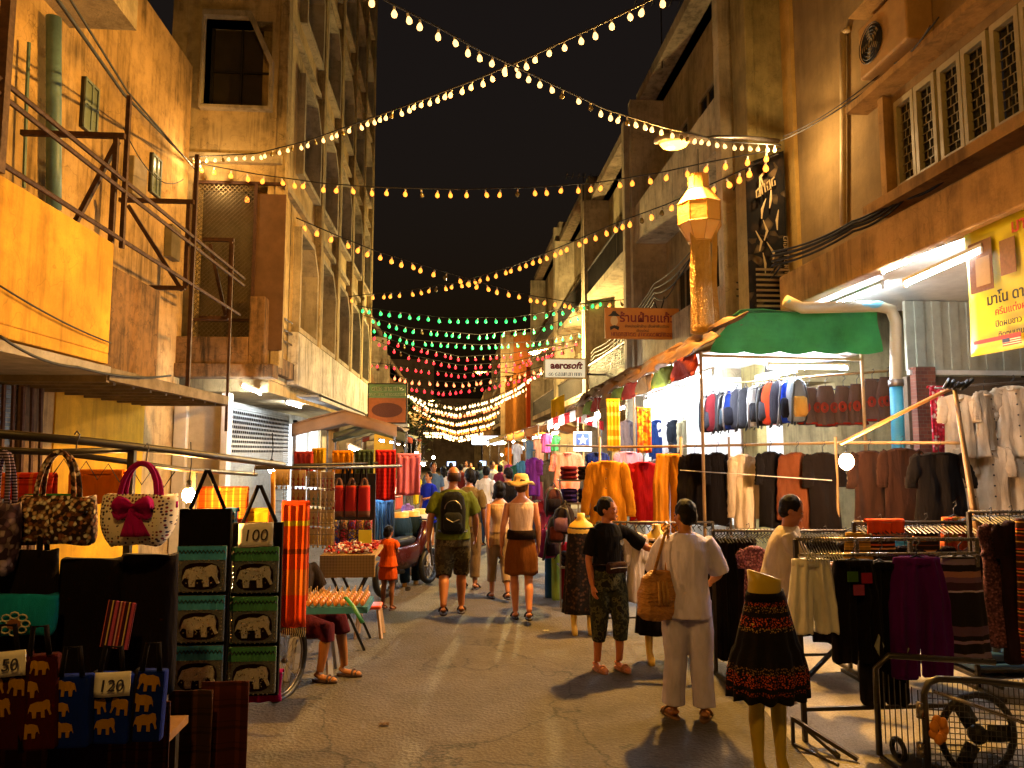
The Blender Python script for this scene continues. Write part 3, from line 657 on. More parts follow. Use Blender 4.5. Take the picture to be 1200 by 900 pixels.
b=MB(); b.box(X_-.004,pf-.45,3.48,X_,pf-.62,3.78); b.build('product_picture',paint('#8a5a30',.5,.4,30),YP)
b=MB(); b.box(X_-.004,pf-.08,2.945,X_,pf-.62,2.98); b.build('red_strip',red,YP)
b=MB(); b.cm=0
for i in range(7): b.cm=i%2; b.box(X_-.005,pf-.42,2.885+i*.009,X_,pf-.62,2.894+i*.009)
b.cm=2; b.box(X_-.007,pf-.42,2.915,X_-.005,pf-.5,2.948); b.build('flag',[paint('#b02020'),paint('#e8e4dc'),paint('#20306a')],YP)
b=MB(); b.box(4.62,pn,hi-.01,4.66,pf,hi+.03); b.build('top_bar',m_dark,YP)
# big pipe with a bend
b=MB(); p=[A(920,352,8.15),A(940,361,8.15),A(1030,359,8.15),A(1044,363,8.15),A(1050,377,8.15),A(1050,450,8.15),A(1052,500,8.15),A(1056,640,8.15)]
b.tube(p,.068,12)
def f(n):
    c=n.ramp(n.noise(2.5,(.6,1,1),3),[(0.,'#9c9078'),(.62,'#8a8066'),(.64,'#4a8296'),(1.,'#5a8a98')]); return n.out(c,.45)
t=thing('bent_pipe','thick grey and blue water pipe bending down beside the green awning','pipe',tuple(p[0])); b.build('bend',mat('bluepipe',f),t,True)
b=MB(); b.tube(p[5:],.071,12); b.build('lower_pipe',paint('#2f86aa',.5,.25,5),t,True); b=MB(); b.tube([p[5]-Vector((0,0,.03)),p[5]+Vector((0,0,.05))],.085,12); b.build('joint',m_steel,t,True)
# ================================================================ RIGHT: row of buildings beyond
simple_block('old concrete shophouse with deep balconies right behind the paper lantern',5.0,9,10.9,17.0,10.6,plaster('#9a875e',amt=.5),-1,[3.95,7.15],par=1)
simple_block('second shophouse beyond the lantern with an iron balustrade',4.9,9,17.1,23.0,10.2,plaster('#a2906a',amt=.5),-1,[3.9,7.0])
simple_block('third shophouse beyond the lantern with louvred windows',4.9,9,23.1,30.0,10.9,plaster('#93805c',amt=.5),-1,[3.9,7.0])
simple_block('fourth shophouse beyond the lantern with a flat roof',4.9,9,30.1,40.0,11.6,plaster('#a09068',amt=.4),-1,[3.9,7.2])
simple_block('far tall orange lit block closing the right side of the lane',3.6,9,46,58,9.5,plaster('#b5703a',amt=.3),-1,[3.9,6.6])
simple_block('farthest low building on the right of the lane',3.0,12,60,90,7.0,plaster('#8a7350',amt=.4),-1,[3.6])
# roof antennas
def antenna(px,py,Y,label):
    p=A(px,py,Y); t=thing('tv_antenna',label,'antenna',tuple(p),group='television aerials on the right hand roofs'); b=MB(); b.tube([p,p+Vector((0,0,1.7))],.015,5); b.tube([p+Vector((-.6,0,1.6)),p+Vector((.5,0,1.6))],.01,4)
    for i in range(6): q=p+Vector((-.55+.2*i,0,1.6)); b.tube([q+Vector((0,-.25,0)),q+Vector((0,.25,0))],.007,4); b.tube([q+Vector((0,0,-.12)),q+Vector((0,0,.12))],.007,4)
    b.build('mast',m_dark,t)
antenna(776,80,15,'dark television aerial on the nearest right hand roof'); antenna(684,262,23,'television aerial over the middle of the right hand roofs'); antenna(752,215,17,'television aerial below the upper string of bulbs')
# hanging black poster on the pillar
bp=thing('dark_banner','tall dark banner with pale brush figures hung beside the pillar above the green awning','banner',tuple(A(893,370,10)))
a=A(874,372,10.2); c=A(915,188,9.9); b=MB(); b.grid(lambda u,v:(a.x+(c.x-a.x)*u,10.05-.25*u,a.z+(c.z-a.z)*v+.15*u*(v-.3)),6,16,.01,(0,1,0)); b.build('sheet',blotch(['#120e0a','#1a130c','#241a10','#5c4a30','#15100a'],9),bp,True)
b=MB()
random.seed(3)
for k in range(9):
    u=.15+.7*random.random(); v=.25+.07*k; x=a.x+(c.x-a.x)*u; z=a.z+(c.z-a.z)*v; b.tube([(x,9.82,z),(x+.05*random.uniform(-1,1),9.82,z+.14),(x+.1*random.uniform(-1,1),9.82,z+.3)],[.008,.02,.006],5,flat=.3)
b.build('brush_figures',paint('#b39b6c'),bp)
scribble(bp,(a.x+.05,9.8,c.z-.62),(.8,0,.6),(-.1,0,1),.36,.13,paint('#b39b6c')); scribble(bp,(c.x-.05,9.8,a.z+1.1),(0,0,-1),(1,0,0),.6,.07,paint('#b39b6c'))
b=MB()
for i in range(9): b.box(a.x,9.78,a.z-.0+i*.075,c.x,9.8,a.z+.03+i*.075)
b.build('louvre_slats',paint('#8a7048'),bp)

b=MB(); b.box(-30,95,0,30,97,9); b.box(-9,94,0,-3,95,14); b.box(6,93,0,14,94,17); t=tag(b.build('far_building',plaster('#8a7a6a',amt=.3)),'dim low block that closes the far end of the lane','building')

# litter and iron covers on the lane
rg=random.Random(12)
for i,(px,py,l) in enumerate([(450,850,'flat brown scrap near the bottom of the lane'),(640,740,'small pale ticket lying on the lane')]):
    g=AG(px,py); b=MB(); b.grid(lambda u,v:(g.x+(u-.5)*.07+.01*math.sin(v*9),g.y+(v-.5)*.06,.006+.008*abs(math.sin(u*7+v*5+i))),4,4,.001,(0,0,1)); tag(b.build('paper_scrap',paint(['#4a3418','#8a8470'][i],.8,.2)),l,'litter')
for i,(px,py,l) in enumerate([]):
    g=AG(px,py); b=MB(); b.lathe([(.001,.002),(.3,.002),(.3,.008),(.001,.008)],g,28); [b.obox((g.x-.2+.08*k,g.y,.009),(.02,.4,.004)) for k in range(6)]; tag(b.build('manhole_cover',m_dark),l,'manhole cover')
# fly posters and meter boxes on the near left wall
for i,(px0,px1,py0,py1,m_,l,n_) in enumerate([(150,168,196,226,'#8a7a5a','small grey meter box under the second small window','meter_box'),(196,208,270,300,'#6a6048','rusty junction box near the screened balcony','junction_box')]):
    a=AX(px0,py1,XL+.06); c=AX(px1,py0,XL+.06); b=MB(); b.box(XL,a.y,a.z,XL+.12,c.y,c.z); tag(b.build(n_,paint(m_,.6,.4),None,bevel=.01),l,n_.replace('_',' '))
for i in range(5):
    cable([(4.38,10.5+i*1.1,6.3-.25*i),(4.2,15,5.6-.1*i),(4.25,22,5.2-.12*i),(4.3,32,5.0-.1*i)],.012+.003*(i%3),['highest','second','middle','fourth','lowest'][i]+' black cable of the bundle strung along the right hand balconies',sag=.25)
for i in range(3): cable([A(915,300+6*i,9.6),A(860,330+8*i,11),A(790,372+7*i,14),A(700,425+6*i,22)],.014,['upper','middle','lower'][i]+' cable of the bundle drooping behind the paper lantern tail',sag=.15)
# ================================================================ strings of bulbs
c_warm=glow((1,.55,.18),2.2,False,'bulb_warm'); c_or=glow((1,.27,.03),1.9,False,'bulb_amber'); c_gr=glow((.03,1,.16),2.0,False,'bulb_green'); c_rd=glow((1,.02,.03),3.0,False,'bulb_red'); c_pale=glow((1,.62,.25),5,False,'bulb_pale'); c_rw=glow((1,.2,.07),2.6,False,'bulb_coral')
_bm={}
def bulb_proto(m,sc_,dead=False):
    sc_*=.95
    k=(m.name,round(sc_,3),dead)
    if k in _bm: return _bm[k]
    b=MB(); b.cm=1; b.lathe([(.004,-.012),(.011,-.014),(.012,-.045),(.009,-.047)],n=6); b.cm=0
    b.lathe([(.009,-.045),(.02,-.06),(.028,-.083),(.024,-.105),(.004,-.118)],n=8)
    o=b.build('bulb',[m if not dead else paint('#7a6a3a',.2,.1),m_white],None,True); me=o.data
    for v in me.vertices: v.co*=sc_
    bpy.data.objects.remove(o); _bm[k]=me; return me
def string(pts,step,m,label,sc_=1.0,sag=0,dead=.06,seed=0,cut=None,drop=True):
    rg=random.Random(seed); pts=[Vector(p) for p in pts]; P=[]
    for a,c in zip(pts,pts[1:]):
        for k in range(12): t=k/12; P.append(a.lerp(c,t)-Vector((0,0,4*sag*t*(1-t))))
    P.append(pts[-1]); t=thing('string_lights',label,'string lights',tuple(P[0]),group='strings of bulbs across the lane')
    b=MB(); b.tube(P,.009*max(1,sc_*.8),5); 
    d=0; nxt=step*.5; spots=[]
    for a,c in zip(P,P[1:]):
        L=(c-a).length
        while nxt<d+L: spots.append(a.lerp(c,(nxt-d)/L)); nxt+=step*rg.uniform(.74,1.28)
        d+=L
    b.build('cable',m_wire,t,True); T0=Vector(t.location)
    for q in spots[:100]:
        o=bpy.data.objects.new('bulb',bulb_proto(m,sc_*1.0,rg.random()<dead)); COL.objects.link(o); o.parent=t; o.location=q-T0+Vector((0,0,-.004)); o.rotation_euler=(rg.uniform(-.3,.3),rg.uniform(-.3,.3),rg.uniform(0,6))
    return t
hookL=A(222,184,11.8); hookR=A(915,170,9.3)
Lq=[(222,184,11.8),(300,180,11),(360,165,10.2),(430,140,9.2),(500,115,8.2),(560,92,7.4),(622,66,6.7),(700,30,6.0),(770,-4,5.5),(850,-50,5.0)]
string([A(*q) for q in Lq],.17,c_warm,'string of bulbs climbing from the left wall hook up over the upper right corner',.95,seed=1)
Lq=[(400,-30,5.2),(455,2,5.5),(510,30,5.8),(560,58,6.2),(600,76,6.5),(650,100,6.9),(710,128,7.4),(780,150,8.0),(850,166,8.7),(915,170,9.3)]
string([A(*q) for q in Lq],.165,c_warm,'string of bulbs dropping from top left to the right pillar hook',.95,seed=2)
Lq=[(224,190,11.8),(300,204,12),(380,215,12),(450,220,12),(540,222,12),(620,220,11.8),(700,214,11.2),(770,203,10.4),(830,190,9.9),(915,174,9.4)]
string([A(*q) for q in Lq],.26,c_or,'long level amber string between the left wall hook and the right pillar',1.35,seed=3)
Lq=[(280,222,13),(330,248,13.6),(400,278,14.6),(440,294,15.3),(500,312,16),(560,330,17),(620,346,18),(680,356,19),(742,350,19.5)]
string([A(*q) for q in Lq],.30,c_or,'amber string crossing downward to the brown Thai sign',1.7,seed=4)
Lq=[(372,352,20),(430,345,19.5),(480,340,19),(540,330,18),(600,312,16.6),(660,288,15),(720,262,13.5),(780,240,12),(820,222,11),(912,180,9.5)]
string([A(*q) for q in Lq],.27,c_or,'amber string crossing upward past the paper lantern',1.6,seed=5)
Lq=[(370,350,21),(440,362,22),(520,372,23),(600,372,23.5),(660,362,23),(712,350,22.5)]
string([A(*q) for q in Lq],.31,c_gr,'upper green string of bulbs',1.75,seed=6)
string([A(420,368,23.5),A(480,384,24),A(560,392,24.5),A(630,384,24.5),A(700,362,24)],.31,c_gr,'middle green string just below the upper green one',1.75,seed=7)
string([A(425,380,26),A(480,398,26.5),A(560,404,27),A(630,400,27),A(695,386,26)],.31,c_gr,'lowest green string hanging above the red ones',1.8,seed=8)
string([A(426,388,27),A(470,402,27.5),A(540,418,28),A(600,414,28),A(690,396,27)],.31,c_rd,'topmost red string under the green ones',1.8,seed=9)
string([A(430,394,29),A(480,416,29.5),A(540,428,30),A(600,424,30),A(690,402,29)],.33,c_rd,'second red string of bulbs',1.9,seed=10)
string([A(430,424,31),A(480,430,32),A(540,438,32),A(600,430,32),A(660,408,31)],.33,c_rd,'third red string of bulbs',1.9,seed=11)
string([A(432,430,33),A(480,444,34),A(540,448,34),A(600,440,34),A(665,420,33)],.36,c_rw,'coral string just under the red ones',2.4,seed=12)
string([A(478,452,36),A(520,458,37),A(570,452,37),A(620,440,36),A(665,425,35)],.36,c_rd,'lowest red string above the dense white ones',2.4,seed=13)
for i in range(9):
    y0=456+i*5.5; Y=40+i*3.2; dx=i*2.5; dip=(18,20,17,20,16,18,15,14,12)[i]
    string([A(478+dx,y0+(4,0,6,2,5,8,4,10,8)[i],Y),A(500+dx,y0+dip*.75,Y),A(535,y0+dip+2,Y),A(570,y0+dip*.7,Y),A(600,y0+dip*.1-2,Y),A(640-i*3,y0-26+(i%3)*6,Y-1)],.17,(c_pale,c_pale,c_rw,c_pale,c_or,c_pale,c_or,c_pale,c_pale)[i],'dense far string of bulbs, number %s down from the red ones'%('one two three four five six seven eight nine'.split()[i]),2.3+.12*i,seed=20+i)
lamp('hook_glow',hookR+Vector((-.2,-.2,-.15)),60,WARM,.05); lamp('hook_glow',hookL+Vector((.25,-.2,-.2)),25,WARM,.05)
# ================================================================ street lamps
def street_lamp(arm,head,label,power,col,lit=True,rad=.12,spot=None,aim=(0,0,-1)):
    t=thing('street_lamp',label,'street lamp',tuple(arm),group='street lamps on the right hand buildings'); a=Vector(arm); h=Vector(head); d=(h-a)
    b=MB(); b.tube([a,a+d*.35+Vector((0,0,.05)),a+d*.6+Vector((0,0,.05)),h-d.normalized()*.5],[.03]*4,8); b.build('arm',m_steel,t,True)
    D=d.normalized(); up=Vector((0,0,1)); s=D.cross(up).normalized()
    b=MB(); c=h-D*.25; rings=[]
    for u,w_,hh in((-.45,.05,.05),(-.3,.09,.08),(-.05,.13,.11),(.2,.14,.11),(.38,.1,.08),(.46,.03,.03)):
        rings.append([c+D*u+s*(w_*math.cos(k*PI/6))+up*(hh*math.sin(k*PI/6)*(1 if math.sin(k*PI/6)>0 else .25)) for k in range(12)])
    b.loft(rings); b.build('housing',paint('#b0a084',.4,.3),t,True)
    b=MB(); rings=[[c+D*(.12+.24*q*math.cos(k*PI/6))+s*(.115*q*math.sin(k*PI/6))-up*(.03+.09*(1-q*q)**.5) for k in range(12)] for q in(1,.8,.5,.05)]
    b.loft(rings); b.build('glass',glow('#ffb040',9 if lit else 1.5,False,'lamp_glass_%s'%lit),t,True)
    lamp('lamp_bulb',c+D*.12-up*.22,power,col,rad,t,spot,aim); return t
street_lamp(A(912,165,9.6),A(782,165,8.6),'grey cobra head street lamp on the right pillar above the paper lantern',2600,SOD,spot=168,aim=(-.62,-.1,-.78))
street_lamp((-4.4,-1.5,7.3),(-.6,-1.2,7.4),'added unseen fill lamp reaching over the lane just behind the viewpoint',480,SOD,rad=.1)  # unseen lamp added behind the viewpoint as fill light for the near scene
street_lamp(A(660,405,24.5),A(624,412,24),'far street lamp glaring beside the aerosoft sign',3400,(1,.72,.28))
street_lamp((3.6,44,6.8),(1.2,44,6.9),'farthest street lamp over the end of the lane',1000,(1,.55,.16))
# ================================================================ paper lantern
p=A(820,262,8.8); t=thing('paper_lantern','amber paper lantern with a long crumpled gold tail hanging under the street lamp','lantern',tuple(p))
k_=S(820,8.8); m_pap=None
def f(n):
    c=n.mix(n.noise(6),'#b88a44','#96682c'); n.b.inputs['Emission Color'].default_value=lin('#ff9418'); n.b.inputs['Emission Strength'].default_value=.12; n.b.inputs['Subsurface Weight'].default_value=.3; n.bump(n.noise(14,(1,1,1),4),.5,.02); return n.out(c,.6)
m_pap=mat('lantern_paper',f)
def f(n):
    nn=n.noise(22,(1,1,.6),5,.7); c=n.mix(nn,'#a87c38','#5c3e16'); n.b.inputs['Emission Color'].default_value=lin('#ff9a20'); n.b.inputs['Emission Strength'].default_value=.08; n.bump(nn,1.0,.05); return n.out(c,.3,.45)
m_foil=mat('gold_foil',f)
b=MB(); b.lathe([(.10,.62),(.13,.62),(.13,.45),(.275,.24),(.275,-.02),(.15,-.24),(.1,-.24)],p,8); b.build('body',m_pap,t)
b=MB()
for k in range(8):
    an=2*PI*k/8
    b.tube([p+Vector((r_*math.cos(an),r_*math.sin(an),z)) for r_,z in((.133,.62),(.133,.45),(.278,.24),(.278,-.02),(.153,-.24))],.006,5)
for r_,z in((.135,.45),(.28,.24),(.28,-.02),(.155,-.24),(.135,.62)): b.tube([p+Vector((r_*math.cos(2*PI*k/8),r_*math.sin(2*PI*k/8),z)) for k in range(8)],.006,5,True)
b.build('rib',paint('#a8741c',.5),t)
b=MB(); zz=[.02,-.22,-.5,-.8,-1.1,-1.35,-1.42]; rings=[]
for j,z in enumerate(zz):
    rr=(.13,.125,.13,.14,.15,.17,.16)[j]
    rings.append([p+Vector((rr*(1+.12*math.sin(k*2.7+j*2))*math.cos(2*PI*k/16)*.95,rr*.6*(1+.1*math.sin(k*3.1+j))*math.sin(2*PI*k/16)-.03,z)) for k in range(16)])
b.loft(rings); b.build('tail',m_foil,t,True)
b=MB()
for q in(-.14,.14): b.grid(lambda u,v:(p.x+q+.06*(u-.5)+.01*math.sin(v*9),p.y-.1-.02*u,p.z-.05-1.35*v),2,12,.006)
b.build('streamer',m_foil,t)
b=MB(); b.tube([p+Vector((0,0,.62)),p+Vector((0,0,.98))],.006,5); b.build('cord',m_wire,t); lamp('lantern_bulb',p+Vector((0,0,.1)),4,SOD,.05,t)
# ================================================================ hanging shop signs
def panel(name,label,cat,px0,px1,py0,py1,Y,m,d=.08,rz=0,frame=None):
    a=A(px0,py1,Y); c=A(px1,py0,Y); t=thing(name,label,cat,((a.x+c.x)/2,Y,a.z)); b=MB(); b.box(a.x,Y-d/2,a.z,c.x,Y+d/2,c.z); b.build('board',m,t,bevel=.004)
    if frame:
        b=MB(); b.ringframe([(a.x-.02,a.z-.02),(c.x+.02,a.z-.02),(c.x+.02,c.z+.02),(a.x-.02,c.z+.02)],[(a.x+.02,a.z+.02),(c.x-.02,a.z+.02),(c.x-.02,c.z-.02),(a.x+.02,c.z-.02)],d+.02,(0,Y-d/2-.01,0)); b.build('frame',frame,t)
    return t,a,c
t,a,c=panel('hanging_sign','orange brown hanging shop sign with large dark red Thai lettering and a small hatted head','sign',709,795,362,397,14,paint('#c87a24',.5,.15,4))
dr=paint('#7a1410',.5,.1); bk=paint('#1c120a',.5,.1); W=c.x-a.x; Hh=c.z-a.z; yy=13.955
text('ร้านฝ้ายแก้ว',.235,dr,t,(a.x+W*.57,yy,a.z+Hh*.66),bold=.006); text('จำหน่ายผ้าฝ้าย เสื้อผ้าพื้นเมือง',.075,bk,t,(a.x+W*.56,yy,a.z+Hh*.40)); text('เชียงใหม่',.075,bk,t,(a.x+W*.5,yy,a.z+Hh*.26)); scribble(t,(a.x+W*.08,yy,a.z+Hh*.08),(1,0,0),(0,0,1),W*.84,.075,dr,seed=5)
b=MB(); hx=a.x+W*.12; b.prism([(-.13,0),(.13,0),(.05,.06),(.03,.1),(-.03,.1),(-.06,.05)],-.012,(hx,yy,a.z+Hh*.72)); b.prism([(-.09,0),(0,.03),(.1,0),(.08,-.07),(0,-.03),(-.08,-.07)],-.012,(hx,yy,a.z+Hh*.38)); b.build('emblem',bk,t)
b=MB(); b.prism([(.075*math.cos(k*PI/8),.1*math.sin(k*PI/8)) for k in range(16)],-.008,(hx,yy,a.z+Hh*.57)); b.build('emblem',paint('#d8b070',.5,.1),t)
b=MB(); b.beam((c.x,14,c.z-.05),(5.0,14,c.z-.05),.035); b.beam((c.x,14,a.z+.1),(5.0,14,a.z+.1),.03); b.build('bracket',m_dark,t)
t,a,c=panel('hanging_sign','small cream aerosoft sign with red italic lettering','sign',638,686,421,443,20,glow('#e8e0bc',.42),frame=paint('#d8cfa0'))  # faint glow put into the board's material so the sign reads bright
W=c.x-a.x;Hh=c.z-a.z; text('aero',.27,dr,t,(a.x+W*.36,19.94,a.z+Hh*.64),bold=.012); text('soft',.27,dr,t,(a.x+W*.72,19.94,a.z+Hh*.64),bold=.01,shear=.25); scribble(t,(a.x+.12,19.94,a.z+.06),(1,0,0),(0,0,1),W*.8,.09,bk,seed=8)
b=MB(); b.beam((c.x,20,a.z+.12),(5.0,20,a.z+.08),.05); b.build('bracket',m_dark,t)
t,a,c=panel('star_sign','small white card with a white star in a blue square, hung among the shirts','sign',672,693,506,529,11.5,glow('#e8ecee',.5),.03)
W=c.x-a.x; Hh=c.z-a.z; cx=(a.x+c.x)/2; cz=a.z+Hh*.58; b=MB(); b.box(cx-W*.36,11.47,cz-W*.36,cx+W*.36,11.484,cz+W*.36); b.build('blue_square',paint('#123a7a',.5,.05),t)
b=MB(); b.prism([((W*.3 if k%2==0 else W*.12)*math.sin(k*PI/5),(W*.3 if k%2==0 else W*.12)*math.cos(k*PI/5)) for k in range(10)],-.008,(cx,11.468,cz)); b.build('star',m_white,t)

street_lamp((-4,66,6.6),(-2.2,66,6.7),'dim far lamp on the left at the end of the lane',2600,(1,.6,.2))
for i,(px0,px1,py0,py1,Y,c,e,l) in enumerate([(553,590,511,521,38,'#eef2ff',3,'long white lit sign hanging over the far right stalls'),(604,622,548,562,30,'#ffb020',2.2,'glowing yellow sign under the far right stalls'),(578,594,545,556,34,'#ff8a30',2.0,'small glowing orange sign deep in the lane'),(546,556,548,560,48,'#ffd060',2.4,'tiny yellow lit board at the end of the lane'),(562,570,540,546,60,'#b0d0ff',2.5,'tiny bluish lit board at the end of the lane'),(524,534,541,546,62,'#a8c8ff',2.5,'bluish lit board left of the lane end')]):
    a=A(px0,py1,Y); c_=A(px1,py0,Y); b=MB(); b.box(a.x,Y,a.z,c_.x,Y+.2,c_.z); t=tag(b.build('lit_sign',glow(c,e),None,True,bevel=.03),l,'sign')
# ================================================================ goods: everything below hangs from its own top point, faces -Y
def gthing(name,label,cat,px,py,Y,group=None,rz=0): return thing(name,label,cat,tuple(A(px,py,Y)),rz,group)
def hanger(t,w,z=0.0,m=None,hook=.09):
    b=MB(); b.tube([(0,.0,z+hook+.02),(.025,0,z+hook+.035),(.03,0,z+hook),(0,0,z+hook-.03),(0,0,z+.0)],.004,5)
    b.tube([(-w*.42,0,z-.10*w-.02),(0,0,z),(w*.42,0,z-.10*w-.02)],.008,5); b.build('hanger',m or m_black,t,True,world=False)
def garm_rings(w,h,prof,dep,seed,folds,n=56,amp=.1):
    """prof(t)-> half width factor"""
    rings=[]; nr=26
    for j in range(nr+1):
        t=j/nr; hw=w/2*prof(t); d=dep*(.45+.75*t); ring=[]
        for k in range(n):
            a=2*PI*k/n; rr=1+amp*(.25+t)*math.sin(folds*a+seed+t*1.3)+.05*t*math.sin(2.3*folds*a+seed*2)
            ring.append((hw*math.cos(a)*(1+.02*math.sin(7*t+seed)),d*math.sin(a)*rr+.012*math.sin(5*hw*math.cos(a)*9+seed)*t,-h*t+.012*math.sin(3*a+seed)*t))
        rings.append(ring)
    return rings
def shirt(name,label,cat,px,py,w,h,Y,m,long=True,group=None,seed=0,open_=False,buttons=None,rz=0,collar=None,vneck=False,sl=None):
    """w,h in picture pixels"""
    k=S(px,Y); W=w/k; Hh=h/k; rz=rz or .45*math.sin(seed*2.9+px); t=gthing(name,label,cat,px,py,Y,group,rz); bw=W*(.66 if long else .72)
    b=MB(); b.loft(garm_rings(bw,Hh,lambda q:(.38 if q==0 else min(1,.92+.1*q)+.06*q),.075,seed,3+seed%3))
    crumple(b,.03 if Hh>.35 else .01,8,.3,seed); b.build('body',m,t,True,world=False)
    L=Hh*(sl or (.78 if long else .36))
    for s in(-1,1):
        b=MB()
        x0=s*bw*.42; x1=s*(W/2-.04)
        pts=[(x0*.9,0,-.045),(x0*1.12,.0,-.09),(x0+(x1-x0)*.62,-.012,-.09-L*.4),(x1,-.02+.02*math.sin(seed+s),-.07-L*.8),(x1*1.0,-.01,-.07-L)]
        fine=[]; rr_=[]; q_=[.055,.07,.07*min(1,Hh*1.4),.062*min(1,Hh*1.4),.06*min(1,Hh*1.4)]
        for j in range(4):
            for i_ in range(5): u=i_/5; fine.append(Vector(pts[j]).lerp(Vector(pts[j+1]),u)); rr_.append((q_[j]*(1-u)+q_[j+1]*u)*(1+.09*math.sin(j*5+i_*1.9+seed)))
        fine.append(Vector(pts[4])); rr_.append(q_[4]); b.tube(fine,rr_,14,flat=.42,up=(0,1,0)); crumple(b,.012,10,.5,seed+s)
        b.build('sleeve',m,t,True,world=False)
    if buttons:
        b=MB()
        for i in range(5): b.ell((0,-.075-.02*i/2,-.1-Hh*.15*i),(.011,.006,.011),8,5)
        b.build('button',buttons,t,world=False)
    b=MB(); cr=collar or m; b.tube([(bw*.17*math.cos(a),.045*math.sin(a)-.01,-.0-(.05 if math.sin(a)<-.2 and vneck else .015)) for a in[2*PI*i/14 for i in range(14)]],.014,6,True); b.build('collar',cr,t,True,world=False)
    hanger(t,bw); return t
def trousers(name,label,cat,px,py,w,h,Y,m,group=None,seed=0,clip=True,short=False,cuff=None):
    k=S(px,Y); W=w/k; Hh=h/k; t=gthing(name,label,cat,px,py,Y,group)
    b=MB(); cr=.36*Hh if not short else .62*Hh; n=40
    for s in(-1,1):
        rings=[]
        for j in range(25):
            q=j/24; z=-Hh*q; u=min(1,-z/cr) if cr else 1; cx=s*W*(.16+.085*u+.02*max(0,q-.4)); rx=W*(.21+.03*u-.01*q); ry=.05+.025*u
            rings.append([(cx+rx*math.cos(a)*(1+.04*math.sin(5*a+seed+q*2)),ry*math.sin(a)*(1+.22*math.sin(7*a+seed+s)+.1*math.sin(3*a+q*5)),z+.012*math.sin(4*a+seed)*q) for a in[2*PI*i/n for i in range(n)]])
        b.loft(rings)
    crumple(b,.014,8,.25,seed)
    if Y<7.2: remeshed(b,'cloth',m,t,.009,1,.006,11,seed,zstretch=.3)
    else: b.build('cloth',m,t,True,world=False)
    b=MB(); b.loft([[(W*.375*math.cos(a)*(1+.015*math.sin(21*a)),.062*math.sin(a)*(1+.06*math.sin(19*a)),z) for a in[2*PI*i/60 for i in range(60)]] for z in(-.04,-.02,.005)]); b.build('waistband',m,t,True,world=False)
    hanger(t,W*.7,.02); return t
def skirt(name,label,cat,px,py,w,h,Y,m,group=None,seed=0,flare=.75,hang=True,folds=11,rot=0):
    k=S(px,Y); W=w/k; Hh=h/k; t=gthing(name,label,cat,px,py,Y,group); rings=[]
    for j in range(13):
        q=j/12; hw=W/2*(flare+(1-flare)*q); rings.append([(hw*math.cos(a)*(1+.03*q*math.sin(folds*a+seed)),(hw*.38)*math.sin(a)*(1+.13*q*math.sin(folds*a+seed)),-Hh*q+.01*math.sin(5*a+seed)*q) for a in[2*PI*i/66 for i in range(66)]])
    b=MB(); b.loft(rings); crumple(b,.01,8,.25,seed); b.build('cloth',m,t,True,world=False)
    if hang: hanger(t,W*.7,.02)
    return t
def panelcloth(name,label,cat,px,py,w,h,Y,m,group=None,seed=0,fr=0,fringe=None,folded=True):
    """cloth hung over a bar: front and back leaf"""
    k=S(px,Y); W=w/k; Hh=h/k; t=gthing(name,label,cat,px,py,Y,group)
    b=MB(); f1=lambda u,v:((u-.5)*W*(1-.04*math.sin(PI*v)),-.03-.012*math.sin(u*9+seed)*v-.008*math.sin(u*23+seed),-Hh*v+.006*math.sin(9*u))
    b.grid(f1,18,12,.008)
    if folded: b.grid(lambda u,v:((u-.5)*W*.97,.03+.01*math.sin(u*7+seed)*v,-Hh*.8*v),10,8,.006)
    b.grid(lambda u,v:((u-.5)*W,-.03*math.cos(PI*v),.028*math.sin(PI*v)),8,6,.004,(0,0,1)); b.build('cloth',m,t,True,world=False)
    if fringe:
        b=MB(); x=-W/2
        while x<W/2: b.tube([(x,-.035,-Hh),(x+.004,-.04,-Hh-.03),(x-.003,-.035,-Hh-.06)],.003,3); x+=.014
        b.build('fringe',fringe,t,world=False)
    return t
